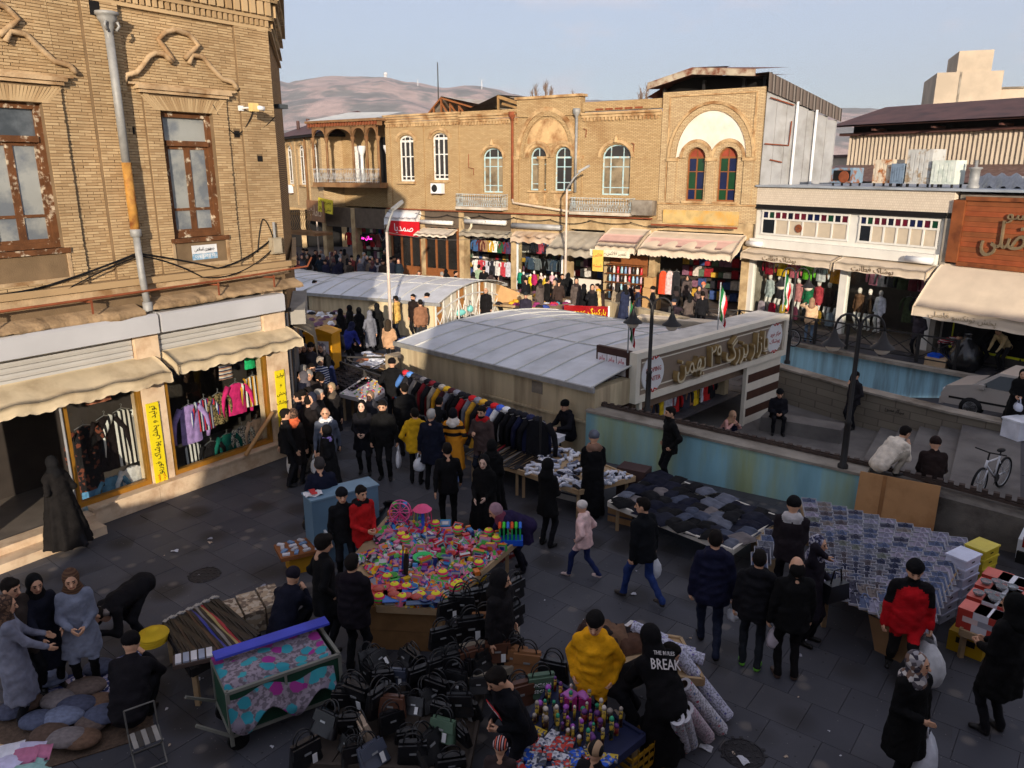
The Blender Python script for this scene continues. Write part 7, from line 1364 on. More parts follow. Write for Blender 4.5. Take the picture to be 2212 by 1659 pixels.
for k in range(16):o=put('small_packet',cached(('spk',k%3),lambda:MB().box(-.06,.06,-.03,.03,0,.03).mesh('packet',M([(214,214,222),(120,150,190),(190,190,196)][k%3]))),None,tr.location+Matrix.Rotation(.5,3,'Z')@Vector((-.3+(k%4)*.17,-.2+(k//4)*.13,.395)),rr.uniform(0,3));tag(o,'small white packet in the wooden tray by the blue cabinet','packet','packets in the wooden tray')
gb=thing('rubbish_bag','black bin bag standing between the boy and the toy stall','bag',G(845,1175));
def sackm(w,h,mat,seed):
 r0=random.Random(seed);ph=[r0.uniform(0,6)for _ in range(3)];m=MB();n=16;vs=[];fs=[];pr=[(0,0),(.8,.02),(1,.2),(.95,.5),(.7,.75),(.3,.92),(.2,1.0),(.28,1.08)]
 for r_,z in pr:
  for k in range(n):a=2*PI*k/n;q=1+.12*math.sin(4*a+ph[0]+4*z)+.06*math.sin(9*a+ph[1]);vs.append((r_*w/2*q*math.cos(a),r_*w/2*q*math.sin(a),z*h))
 for i in range(len(pr)-1):
  for k in range(n):fs.append((i*n+k,i*n+(k+1)%n,(i+1)*n+(k+1)%n,(i+1)*n+k))
 m.add(vs,fs);return m.mesh('sack',mat,True)
put('sack',sackm(.8,.75,M((20,20,23),rough=.3,spec=.5,bump=.6,bsc=12),3),gb)
# --- belt stand
BB,bt=table('belt_stand','low folding stand covered with dark leather belts',[(413,1452),(561,1374),(469,1297),(353,1352)],.55,M((28,25,25)),n=3)
bcol=[(24,22,22),(36,28,26),(30,26,26),(60,40,32),(24,22,22),(40,60,170),(190,40,60),(190,170,110),(150,146,140),(26,24,24),(34,30,28),(90,60,44)]
def belt(Bf,u,du,c,label,grp):
 t=thing('belt',label,'belt',Bf(u,.5,.03),0.,grp);o=t.location;m=MB();n=10
 pts=[Bf(u+du*math.sin(v*3),-.02+1.04*v,.035+.012*math.sin(v*9+u*40))-o for v in[k/n for k in range(n+1)]]
 for a,b in zip(pts[:-1],pts[1:]):m.bar(a,b+(b-a)*.05,.038,.012)
 m.build('strap',M(tuple(int(q*.8)for q in c),rough=.45,var=.15,spec=.4),t);m=MB();p=pts[-1];m.bar(p+Vector((0,0,.0)),p+Vector((.02,.05,.01)),.055,.02);m.build('buckle',m_alu,t)
for k in range(26):c=bcol[[0,1,2,0,3,0,4,1,10,9,0,11,2,5,0,8,1,7,6,0,2,1,0,9,2,0][k]];belt(BB,(k+.5)/26,.006,c,{5:'bright blue belt among the black ones on the low stand',6:'bright red belt on the low stand',7:'yellow belt on the low stand',8:'pale studded belt on the low stand'}.get(bcol.index(c)if c in bcol else 0,'dark leather belt on the low stand, %s from the yellow hats'%_ORD[k]),'belts on the low stand')
bk=thing('belt_box','flat tray of packets at the near end of the belt stand','box',BB(.1,.1,.05),.4);bx(bk,'tray',M((80,66,60)),-.25,.25,-.12,.12,0,.05)
for k in range(5):bx(bk,'packet',M([(206,206,212),(150,160,180)][k%2],rough=.3),-.22+k*.09,-.15+k*.09,-.1,.1,.053,.075)
# --- cushions, mats, cart
m_rug=printmat([(206,206,216),(90,100,150),(190,180,200),(60,70,120),(220,214,220)],5,key='rug',kind='NOISE');o=thing('rug','blue and white patterned rug beside the crouching seller','rug',G(215,1480),.7);m=MB();m.slab(lambda u,v:(1.2*u-.6,.9*v-.45,.02+.01*math.sin(u*9+v*6)),8,6,.015);m.build('pile',m_rug,o,True)
o=thing('straw_mat','tan straw mat spread under the cushions','rug',G(170,1570),.5);m=MB();m.slab(lambda u,v:(1.7*u-.9,1.2*v-.6,.014),4,4,.012);m.build('weave',M((92,76,64),var=.3,sc=24,bump=.5,bsc=60),o)
cuc=[(84,90,112),(116,124,148),(104,90,84),(92,74,64),(124,116,116),(76,80,100),(110,86,70)]
def cush(c):m=MB();m.lathe([(0,.0),(.2,.01),(.27,.05),(.26,.09),(.2,.13),(.1,.15),(0,.155)],20);return m.mesh('cushion',M(c,rough=.95,var=.25,sc=14,bump=.6,bsc=30),True)
for k,(x,y)in enumerate(((215,1452),(110,1480),(190,1500),(60,1530),(130,1525),(170,1540),(215,1530),(85,1570),(140,1565),(200,1575),(110,1600),(150,1612),(30,1545),(180,1612),(230,1560))):o=put('cushion',cached(('cu',k%7),lambda:cush(cuc[k%7])),None,G(x,y)+Vector((0,0,.03+.02*(k%3))));o.scale=(.72+.1*(k%3),.7-.06*(k%2),.8);tag(o,'%s round fringed cushion on the straw mat, %s in line from the rug'%(('slate blue','pale blue','taupe','brown','light grey','dusky blue','tan')[k%7],_ORD[k]),'cushion','cushions on the mat')
o=thing('wooden_shoe_board','patterned mats stacked beside the belts','mat',G(535,1310,.3),R(32))
for k in range(3):m=MB();m.box(-.4+k*.3,-.12+k*.3,-.3,.3,-.28,.03+.03*k);m.build('mat',printmat([(170,150,126),(120,104,90),(190,176,156)],18,key='bask'),o)
hs=thing('hat_pile','stack of yellow straw hats on the belt stand','hat',G(328,1385,.5));
for k in range(4):m=MB();m.lathe([(.2,.0),(.19,.02),(.1,.03),(.09,.08),(0,.09)],20,(.01*k,0,k*.035));m.build('hat',M((206,170,30),rough=.7,var=.15),hs,True)
ct=thing('hand_cart','metal hand cart covered with a flowered cloth and a blue board','cart',G(608,1545),R(33));m_frm=M((120,120,112),rough=.5,var=.15);m_gn=M((28,62,46),rough=.7)
L_,Wd_,z0_,z1_=.66,.36,.25,.82
m=MB()
for sx_ in(-1,1):
 for sy_ in(-1,1):m.bar((sx_*L_,sy_*Wd_,.12),(sx_*L_,sy_*Wd_,z1_),.04,.04)
 m.bar((sx_*L_,-Wd_,z1_),(sx_*L_,Wd_,z1_),.04,.04);m.bar((sx_*L_,-Wd_,z0_),(sx_*L_,Wd_,z0_),.04,.04);m.bar((0,sx_*Wd_,z0_),(0,sx_*Wd_,z1_),.03,.03)
for sy_ in(-1,1):m.bar((-L_,sy_*Wd_,z1_),(L_,sy_*Wd_,z1_),.04,.04);m.bar((-L_,sy_*Wd_,z0_),(L_,sy_*Wd_,z0_),.04,.04);m.bar((-L_,sy_*Wd_,z0_),(-L_-.35,sy_*Wd_*.8,z0_+.25),.03,.03)
m.build('frame',m_frm,ct)
for b_ in((-L_,L_,-Wd_-.005,-Wd_+.005),(-L_,L_,Wd_-.005,Wd_+.005),(L_-.005,L_+.005,-Wd_,Wd_),(-L_-.005,-L_+.005,-Wd_,Wd_)):bx(ct,'side_panel',m_gn,*b_,z0_+.02,z1_-.02)
m_flor=flowermat((146,134,146),[(50,140,156),(150,50,130),(60,150,160),(130,120,134),(160,60,140),(56,146,160)],6,'floral',.5)
m=MB();m.slab(lambda u,v:(-L_*1.02+1.9*L_*u,-Wd_-.12+(2*Wd_+.12)*v,z1_+.05+.05*math.sin(u*6)*math.sin(v*4)-(.45+.12*math.sin(u*13))*max(0,.2-v)*5*(1 if v<.2 else 0)),24,14,.012);m.build('flowered_cloth',m_flor,ct,True);bx(ct,'blue_board',M((66,76,190),rough=.5),-L_,L_*1.1,.12,.3,z1_+.13,z1_+.16)
for x in(-.58,.58):
 for y in(-.3,.3):m=MB();m.lathe([(.0,-.03),(.12,-.03),(.13,0),(.12,.03),(0,.03)],14,(x,y,.13),axis='y');m.build('wheel',m_black,ct)
fc=thing('folding_chair','metal folding chair with striped seat by the cushions','chair',G(322,1640),R(35));fc.scale=(.72,.72,.72);m=MB()
for s_ in(-.22,.22):m.tube([(s_,-.25,.02),(s_,.2,.42),(s_,.3,.8)],.014,6);m.tube([(s_,.25,.02),(s_,-.2,.42)],.014,6)
for a,b in(((-.22,.3,.8),(.22,.3,.8)),((-.22,-.25,.02),(.22,-.25,.02)),((-.22,.25,.02),(.22,.25,.02))):m.tube([a,b],.014,6)
m.build('frame',M((110,108,104),rough=.4,metal=.4),fc)
for k in range(5):bx(fc,'seat_strap',M((70,66,62)if k%2 else(150,146,140)),-.2+k*.08,-.13+k*.08,-.2,.2,.42,.43)
# --- handbags
m_bagb=M((22,22,25),rough=.32,var=.2,sc=8,bump=.2,bsc=60,spec=.5)
def bag_parts(w,h,d,mat):
 m=MB();i0=0;n=6
 def side(u,v):a=2*PI*u;ex=abs(math.cos(a))**.5*(1 if math.cos(a)>0 else-1);ey=abs(math.sin(a))**.5*(1 if math.sin(a)>0 else-1);k=1-.18*v;return(ex*w/2*k,ey*d/2*(1-.55*v),h*v)
 m.grid(side,20,5);m.add([side(u/20,1)for u in range(20)],[tuple(range(20))]);m.add([side(u/20,0)for u in range(20)],[tuple(range(19,-1,-1))]);return m.mesh('bag_body',mat,True)
def handle_mesh(w,h):m=MB();m.tube([(w*.28*math.cos(a),.0,h*.96+w*.36*math.sin(a))for a in[PI*k/10 for k in range(11)]],.008,6);return m.mesh('handle',m_bagb,True)
def handbag(loc,rz,s,label,mat=None,tagl=False,tilt=0.,grp='black handbags on the bag stall'):
 t=thing('handbag',label,'handbag',loc,rz,grp);t.rotation_euler=(tilt,0,rz);t.scale=(s,)*3;mt=mat or m_bagb;k=id(mt)
 put('body',cached(('hb',k),lambda:bag_parts(.34,.25,.13,mt)),t);put('handle',cached('hh',lambda:handle_mesh(.34,.25)),t,(0,-.03,0));put('handle',cached('hh',lambda:handle_mesh(.34,.25)),t,(0,.03,0))
 put('clasp',cached('hcl',lambda:MB().box(-.035,.035,-.072,-.062,.13,.15).mesh('clasp',m_alu)),t);put('flap',cached(('hf',k),lambda:MB().prism([(-.15,.12),(.15,.12),(.14,.235),(-.14,.235)],-.066,-.045).mesh('flap',mt)),t)
 if tagl:put('price_tag',cached('hpt',lambda:MB().box(-.025,.025,-.085,-.08,.02,.12).mesh('price_tag',m_white)),t,(.06,0,0))
HB,ht=table('bag_stall','low boards heaped with black handbags',[(640,1650),(1010,1668),(1050,1470),(800,1440)],.3,M((70,62,56)),n=5)
HB2,ht2=table('bag_stall','raised board of handbags running up to the hooded seller',[(925,1490),(1120,1440),(1120,1330),(960,1380)],.5,M((150,140,124)),n=4)
m_bgrn=M((86,112,92),rough=.5);m_bbr=M((90,58,44),rough=.4,spec=.4);m_bgy=M((70,76,92),rough=.3,spec=.5);m_btan=M((140,96,62),rough=.6,var=.2);m_bcr=M((170,150,130),rough=.5)
for r_ in range(6):
 for c_ in range(7):
  u,v=(c_+.5+rr.uniform(-.4,.4))/7,(r_+.4+rr.uniform(-.35,.35))/6;k=r_*7+c_;mt={3:m_bgy,9:m_bcr,12:m_bgrn,23:m_bgy,30:m_bgy,17:m_bbr}.get(k)
  handbag(HB(u,v,.0+.1*(r_%3)),HB.ang()+rr.uniform(-1.2,1.2),rr.uniform(.75,1.25),{3:'glossy slate grey handbag in the front row of the bag stall',9:'cream handbag with chain in the black heap',12:'green clutch bag lying in the black heap',23:'slate grey handbag in the middle of the heap',30:'slate grey handbag at the back of the low boards',17:'brown handbag in the black heap'}.get(k,'black handbag in the %s row of the low boards, %s along'%(_ORD[r_],_ORD[c_])),mt,k%3==0,rr.uniform(-.6,.35),'black handbags on the low boards')
for r_ in range(3):
 for c_ in range(6):
  u,v=(c_+.5+rr.uniform(-.15,.15))/6,(r_+.5)/3;k=r_*6+c_;mt={4:m_bbr,9:m_btan,10:m_btan,2:m_bbr}.get(k);handbag(HB2(u,v,.05+.18*r_),HB2.ang()+rr.uniform(-.5,.5),rr.uniform(.95,1.25),{4:'chestnut handbag on the raised board',9:'tan woven handbag on the raised board',10:'tan tote bag with straps on the raised board',2:'dark brown handbag at the front of the raised board'}.get(k,'black handbag in the %s row of the raised board, %s along'%(_ORD[r_],_ORD[c_])),mt,k%4==0,grp='black handbags on the raised board')
vb=G(1168,1500,.5);handbag(vb,.2,1.15,'sage green shopping bag with white lettering',m_bgrn,grp=None)
vt=[o for o in C.objects if o.name.startswith('handbag')and o.get('label')=='sage green shopping bag with white lettering'][0];lettering("VICTORIA",.05,m_white,vt,(0,-.078,.17),depth=.003,width=.2);lettering("SECRET",.05,m_white,vt,(0,-.082,.1),depth=.003,width=.17)
for x,y,lb in((1112,1440,'tan basket bag nearest the hooded seller'),(1140,1450,'tan strappy bag beside the basket bag'),(1195,1470,'black lettered tote bag behind the sage bag'),(1120,1520,'chestnut box bag in front of the sage bag')):handbag(G(x,y,.45),rr.uniform(-.5,.5),1.2,lb,m_btan if 'tan' in lb[:5]else(m_bbr if 'chest' in lb else m_bagb),grp=None)
# --- cosmetics stall
CB,cst=table('cosmetics_stall','crate table packed with perfume tubes, jars and packets',[(1075,1668),(1268,1690),(1392,1590),(1195,1470)],.6,M((34,40,70),rough=.5),n=4)
def tube_item(h,r,c,cap):m=MB();m.lathe([(0,0),(r,0),(r,h),(0,h)],10,mi=0);m.lathe([(0,h+.001),(r*1.08,h+.001),(r*1.08,h+.03),(r*.6,h+.05),(0,h+.05)],10,mi=1);return m.mesh('tube',[M(c,rough=.3,spec=.5,rgb2=(200,170,60),msc=14,mix=(.5,.52)),M(cap,rough=.3)],True)
tcs=[((90,30,74),(120,76,140)),((60,34,30),(170,160,150)),((130,40,36),(110,66,130)),((40,60,50),(60,160,120)),((80,50,40),(170,90,190)),((150,120,50),(220,210,200))]
for k in range(54):u,v=(k%9+.5+rr.uniform(-.45,.45))/9*.8+.02,.45+.5*(k//9+.5+rr.uniform(-.4,.4))/6;c=rr.randrange(6);o=tag(put('perfume_tube',cached(('pt',c,k%2),lambda:tube_item([.12,.24][k%2],[.032,.024][k%2],*tcs[c])),None,CB(u,v)),'perfume tube standing in the crowd of tubes on the cosmetics stall','tube','tubes on the cosmetics stall');o.scale=(rr.uniform(.6,1.05),)*3
for k in range(40):u,v=(k%8+.5+rr.uniform(-.4,.4))/8,.02+.46*(k//8+.5)/5;c=[(40,90,200),(190,60,50),(206,206,214),(60,60,70),(200,170,60)][rr.randrange(5)];o=put('cosmetic_packet',cached(('cp',c),lambda:MB().box(-.09,.09,-.05,.05,0,.025).mesh('packet',printmat([c,(160,160,168),c,(70,76,104),c],34,key=('cpm',c),rough=.3))),None,CB(u,v,.005+.02*rr.random()),rr.uniform(0,3));tag(o,'flat cosmetics packet lying on the cosmetics stall','packet','packets on the cosmetics stall')
o=thing('gift_house','two pink boxes with purple roofs on the cosmetics stall','box',CB(.35,.88));
for s_ in(-.08,.08):m=MB();m.box(s_-.07,s_+.07,-.07,.07,0,.16);m.build('box',M((176,50,120),rough=.4),o);m=MB();m.lathe([(.1,.16),(.1,.18),(0,.24)],4,(s_,0,0));m.build('lid',M((190,110,190),rough=.4),o)
cr2=thing('plastic_crate','yellow plastic crate holding up the cosmetics stall','crate',G(1368,1672),CB.ang()+.9);mt=M((150,110,20),rough=.5)
for k in range(5):z=k*.11;bx(cr2,'rail',mt,-.3,.3,-.2,-.18,z,z+.04);bx(cr2,'rail',mt,-.3,-.28,-.18,.2,z,z+.04);bx(cr2,'rail',mt,.28,.3,-.18,.2,z,z+.04)
for k in range(7):bx(cr2,'upright',mt,-.3+k*.095,-.28+k*.095,-.203,-.2,0,.52)
# --- rolls of oilcloth
m_roll=[flowermat((196,196,214),[(110,100,160),(140,130,190),(90,90,150)],14,'roll0',.2),flowermat((206,204,214),[(180,70,90),(90,110,160),(190,120,130)],13,'roll1',.22),flowermat((206,188,198),[(180,120,150),(190,140,160)],14,'roll2',.22)]
def roll(a,b,r,mt,label,k):
 t=thing('oilcloth_roll',label,'roll',a);d=Vector(b)-Vector(a);m=MB();m.tube([(0,0,0),d],r,16,cap=False);n_=d.normalized();m.build('cloth',mt,t,True);m=MB();m.tube([-n_*.01,d+n_*.01],r*.55,12,cap=False);m.build('core',M((110,92,78)),t);m=MB()
 for p,s_ in((Vector((0,0,0)),-1),(d,1)):
  u=n_.orthogonal().normalized();w=n_.cross(u);vs=[p+(u*math.cos(2*PI*q/16)+w*math.sin(2*PI*q/16))*rr_ for rr_ in(r,r*.55)for q in range(16)];m.add(vs,[(q,(q+1)%16,16+(q+1)%16,16+q)for q in range(16)])
  m.build('end',M((200,198,204)),t);m=MB()
for k,(x0,y0,x1,y1)in enumerate(((1366,1352,1440,1384),(1388,1362,1450,1396),(1402,1378,1470,1405),(1418,1388,1500,1412),(1438,1398,1520,1425))):roll(G(x0,y0,.78),G(x1,y1,.7),.075,m_roll[0],'lilac flowered oilcloth roll, %s of the five lying on the table'%('first','second','third','fourth','longest')[k],k)
for k,(x0,y0,x1,y1,mi)in enumerate(((1462,1408,1572,1548,0),(1478,1478,1558,1575,1),(1482,1530,1528,1590,2),(1475,1545,1492,1605,1),(1462,1550,1478,1612,1))):roll(G(x0,y0,.85),G(x1,y1,.09),.085,m_roll[mi],'long flowered oilcloth roll leaning on the table, %s from the boxes side'%('first','second','third','fourth','fifth')[k],k)
RB_,rt_=table('cloth_table','wooden table with heaps of brown and white cloth behind the yellow jacket',[(1230,1440),(1520,1470),(1470,1380),(1270,1350)],.6,n=5)
for k in range(14):u,v=rr.uniform(.02,.6),rr.uniform(.2,1.0);folded(RB_(u,v,.02),rr.uniform(0,3),.42,.34,.14,[(86,62,50),(60,44,40),(200,196,196),(40,34,34),(110,84,66)][k%5],'crumpled cloth heaped on the table behind the yellow jacket','cloths behind the yellow jacket','cloth_heap','cloth')
# --- jeans table, sock table, belt table along the wall
JB,jt=table('trouser_stall','long board table of dark folded trousers in front of the mural wall',[(1314,1086),(1582,1190),(1682,1118),(1420,1022)],.55,M((206,200,188),var=.15),n=7)
jc=[(26,26,30),(34,36,48),(24,26,40),(70,76,92),(96,100,112),(30,30,32),(110,104,104),(24,24,26),(28,30,44),(20,20,22)]
for r_ in range(6):
 for c_ in range(12):u,v=(c_+.5+rr.uniform(-.2,.2))/12,(r_+.5+rr.uniform(-.2,.2))/6;k=jc[rr.randrange(10)];folded(JB(u,v,.02*rr.randrange(3)),JB.ang()+rr.uniform(-.35,.35),.3,.38,.06,k,'folded trousers on the long board table, row %s from the aisle, %s along'%(_ORD[r_],_ORD[c_]),'trousers on the long board table')
SB,sb_=table('sock_stall','board table heaped with black and white socks',[(1118,1016),(1250,1062),(1372,1032),(1205,966)],.6,n=5)
sm_=lambda c:MB().tube([(-.11,0,.02),(0,.0,.025),(.06,.0,.022),(.09,.05,.02)],[.03,.034,.034,.028],7).mesh('sock',M(c,rough=.9,var=.15),True)
sc_=[(222,222,230),(196,200,214),(40,40,46),(150,156,170),(230,230,234),(96,100,120)]
for k in range(150):c=sc_[rr.randrange(6)];o=put('sock',cached(('sock',c),lambda:sm_(c)),None,SB(rr.random(),rr.random(),.03*rr.random()),rr.uniform(0,6));tag(o,'rolled sock in the heap on the sock table','sock','socks on the sock table')
EB,eb_=table('belt_stall','table of dark belts with dangling buckles beside the sock table',[(1010,985),(1118,1016),(1205,966),(1085,930)],.6,n=3)
for k in range(22):belt(Bil([(1005,985),(1118,1018),(1205,966),(1085,930)],.6),(k+.5)/22,.01,bcol[[0,1,2,0,9,10,0,6,0,8,1,0,2,0,8,1,0,2,9,0,1,0][k]],'%s belt on the table by the hoodie rack, %s from the aisle corner'%('red' if k==7 else('pale' if k in(9,14)else 'dark'),_ORD[k]),'belts by the hoodie rack')
for k,(x,y)in enumerate(((1165,945),(1190,950))):o=thing('white_box',('white carton with a clear lid behind the belts','second white carton behind the belts')[k],'box',G(x,y,.62),R(-35));bx(o,'carton',M((206,206,212)),-.28,.28,-.14,.14,0,.12);bx(o,'lid',M((222,222,228),rough=.3),-.3,.3,-.15,.15,.123,.14)
o=thing('leather_box','brown box standing by the mural wall behind the socks','box',G(1370,1020,.55),R(-30));bx(o,'carton',M((70,52,50)),-.3,.3,-.2,.2,-.55,.12)
for x,y,lb in((1232,1075,'white carton tucked under the sock table'),(1345,1125,'brown carton under the trouser table')):o=thing('carton',lb,'box',G(x,y),R(-32));bx(o,'body',M((190,186,180)if 'white' in lb else(150,116,80)),-.25,.25,-.15,.15,0,.3);bx(o,'print_band',M((70,70,80)),-.252,.252,-.152,.152,.12,.16)
# --- hoodie rack
HA,HBp=G(872,800,1.45),G(1168,905,1.45);HR=thing('clothes_rail','long rope rail of hoodies in front of the cream vault wall','rail',(HA.x,HA.y,0));m=MB();m.tube(sag((0,0,1.45),HBp-Vector((HA.x,HA.y,0)),.06),.012,6);m.build('rope',m_black,HR)
for p in(Vector((0,0,0)),Vector((HBp.x-HA.x,HBp.y-HA.y,0))):m=MB();m.tube([p,p+Vector((0,0,1.5))],.03,8);m.build('post',m_iron,HR)
hcol=[(150,36,44),(70,110,170),(34,34,38),(60,56,58),(140,134,130),(24,24,28),(130,40,46),(34,34,38),(170,160,146),(214,156,40),(66,34,38),(120,120,128),(30,30,34),(26,26,28),(180,34,38),(120,124,134),(200,150,50),(30,30,34),(190,36,40),(60,90,180),(226,226,226),(24,24,28),(26,26,30),(24,24,30),(30,34,60),(24,24,28)]
ra=math.atan2(HBp.y-HA.y,HBp.x-HA.x)
def hood_lump():m=MB();m.sphere((0,0,.02),.1,10,8,sz=(1.1,.9,.7));return m
hn={9:'mustard yellow hoodie on the rope rail',20:'white striped hoodie on the rope rail',1:'sky blue hoodie on the rope rail',19:'royal blue hoodie on the rope rail',24:'navy hoodie near the end of the rope rail'}
for k,c in enumerate(hcol):
 t_=(k+.5)/len(hcol);p=HA.lerp(HBp,t_)-Vector((0,0,.05+.1*t_*(1-t_)*2));t=hung(None,'hoodie',hn.get(k,'%s hoodie on the rope rail, %s from the camouflage hood'%('red' if c[0]>125 and c[1]<60 else('grey' if c[0]>100 else 'dark'),_ORD[k])),'hoodie',p,ra+rr.uniform(.35,.7),.56,.85,.7,CL(c),'hoodies on the rope rail',k,.16);m=hood_lump();m.build('hood',CL(tuple(min(255,int(q*1.25+8))for q in c)),t,True)
for k in range(12):folded(G(870+24*k,900+7*k,.5)+Vector((0,.2,-.2)),rr.uniform(0,3),.6,.45,.16,[(24,24,26),(30,30,34),(190,146,50),(80,76,80),(22,22,24)][k%5],'clothes heaped on the ground under the hoodie rail','clothes under the hoodie rail','clothes_heap','clothes')
wbag=plastic_bag(G(1090,888,1.2),.4,.4,.3,'white printed plastic sacks hanging on the hoodie rail',(222,222,226))
# --- tray of hair clips and sunglasses
KB_,kt=table('trinket_stall','small table of bright hair clips next to the couple',[(735,852),(800,868),(850,838),(790,815)],.75,M((214,206,204)),n=2)
for k in range(60):c=[(200,50,120),(226,200,60),(90,160,90),(214,200,206),(130,60,130),(220,120,60)][rr.randrange(6)];o=put('hair_clip',cached(('clip',c),lambda:MB().sphere((0,0,.02),.03,8,6,sz=(1.3,.7,.7)).mesh('clip',M(c,rough=.3,spec=.5),True)),None,KB_(rr.random(),rr.random()),rr.uniform(0,3));tag(o,'small bright hair clip on the trinket table','hair clip','hair clips on the trinket table')
SGB,sgt=table('sunglasses_stall','small table of dark sunglasses behind the hair clips',[(700,815),(760,845),(815,815),(750,785)],.75,M((40,34,36)),n=2)
for k in range(40):o=put('sunglasses',cached('sung',lambda:MB().sphere((-.035,0,.02),.032,8,6,sz=(1,.3,.8)).sphere((.035,0,.02),.032,8,6,sz=(1,.3,.8)).tube([(-.065,0,.03),(-.065,.1,.03)],.005,4).tube([(.065,0,.03),(.065,.1,.03)],.005,4).mesh('sunglasses',M((22,20,24),rough=.15,spec=.6))),None,SGB((k%8+.5)/8,(k//8+.5)/5),rr.uniform(-.4,.4));tag(o,'pair of dark sunglasses in rows on the small table','sunglasses','sunglasses on the small table')
# --- boxed shirts
XB,xt=table('shirt_stall','broad table covered with rows of boxed shirts',[(1781,1270),(1990,1362),(2098,1183),(1730,1086)],.7,n=9)
m_tray=M((186,186,194),rough=.25,var=.08,spec=.5)
def tray_mesh():m=MB();w,d,h,t=.34,.25,.035,.004;m.box(-w/2,w/2,-d/2,d/2,0,t);m.box(-w/2,w/2,-d/2,-d/2+t,t,h);m.box(-w/2,w/2,d/2-t,d/2,t,h);m.box(-w/2,-w/2+t,-d/2+t,d/2-t,t,h);m.box(w/2-t,w/2,-d/2+t,d/2-t,t,h);return m.mesh('tray',m_tray)
shc=[(84,94,120),(66,66,80),(104,106,116),(132,130,148),(84,78,82),(140,134,150),(104,108,100),(76,84,108),(50,54,74),(116,108,104)]
def shirt_fold(c):m=MB();m.grid(lambda u,v:(.31*(u-.5),.22*(v-.5),.012+.03*(1-(2*u-1)**4)*(1-(2*v-1)**4)),6,6);return m.mesh('shirt',printmat([c,tuple(int(q*.92)for q in c),c,tuple(min(255,int(q*1.08))for q in c)],26,kind='X',key=('shp',c))if sum(c)%3==0 else CL(c),True)
def collar_mesh():m=MB();m.tube([(.05,-.05,.045),(.12,-.03,.052),(.14,0,.055),(.12,.03,.052),(.05,.05,.045)],.012,6);m.box(-.06,-.0,-.022,.022,.044,.048);return m
xa=XB.ang();e=(XB(0,1)-XB(0,0));xb_=math.atan2(e.y,e.x)
def shirt_box(loc,rz,c,tilt,label,grp):
 t=thing('boxed_shirt',label,'shirt box',loc,rz,grp);t.rotation_euler=Matrix.Rotation(rz,3,'Z').to_euler();t.rotation_euler.y=tilt
 put('tray',cached('tray',tray_mesh),t);put('shirt',cached(('shf',c),lambda:shirt_fold(c)),t);put('collar',cached(('col',c),lambda:collar_mesh().mesh('collar',CL(tuple(min(255,int(q*1.1+6))for q in c)))),t)
NC,NRW=10,15
for c_ in range(NC):
 for r_ in range(NRW):
  c=shc[rr.randrange(10)]if c_<7 else shc[rr.choice((0,3,5,7))];shirt_box(XB((c_+.5)/NC,(r_+.35)/NRW,.03 if r_ else .01),xb_+rr.uniform(-.02,.02),c,-R(22+rr.uniform(-1.5,1.5))if r_ else-R(6),'boxed folded shirt in row %s from the aisle on the shirt table, %s along'%(_ORD[r_],_ORD[c_]),'front row of boxed shirts' if r_==0 else 'tilted rows of boxed shirts')
for k in range(5):shirt_box(G(1640+7*k,1215-13*k,.6+.02*k),xb_,shc[k%3],-R(22),'boxed shirt on the small side stack by the trousers, %s from the aisle'%_ORD[k],'boxed shirts on the side stack')
o=thing('side_crate','low crate carrying the small side stack of boxed shirts','crate',G(1655,1230),xb_);bx(o,'body',m_plank,-.1,1.0,-.2,.2,0,.5)
cbd=thing('cardboard_sheet','torn flattened cardboard hanging below the front of the shirt table','cardboard',XB(.55,0)+Vector((0,-.05,-.7)),xa);m=MB();m.slab(lambda u,v:(-.1+.7*u*(1-.5*v)+.2*v,-.02-.12*v,.62-.4*v),6,5,(0,.01,0));m.build('sheet',M((120,90,60),var=.2),cbd)
def stacked(px,n,c,label,cat='box',w=.42,d=.3,h=.15,rz=.6,lid=None):
 for k in range(n):
  t=thing('stacked_box',label[k]if isinstance(label,list)else label,cat,G(*px)+Vector((0,0,k*(h+.004))),rz+rr.uniform(-.06,.06));bx(t,'tub',M(c,rough=.3,spec=.4),-w/2,w/2,-d/2,d/2,0,h-.03);bx(t,'lid',M(tuple(min(255,q+14)for q in c),rough=.3),-w/2-.012,w/2+.012,-d/2-.012,d/2+.012,h-.027,h);bx(t,'slot',m_dark,-.04,.04,-d/2-.004,-d/2-.001,h*.4,h*.4+.02)
nm_=['bottom','second','third','fourth','fifth','topmost']
stacked((2062,1312),6,(196,200,220),['white lidded tub, %s of the stack by the shirt table'%nm_[k]for k in range(6)]);stacked((2102,1290),6,(196,176,50),['yellow lidded tub, %s of the stack behind the white tubs'%nm_[k]for k in range(6)]);stacked((2025,1330),3,(190,194,214),['white tub, %s of the short stack under the shirt table'%nm_[k]for k in range(3)])
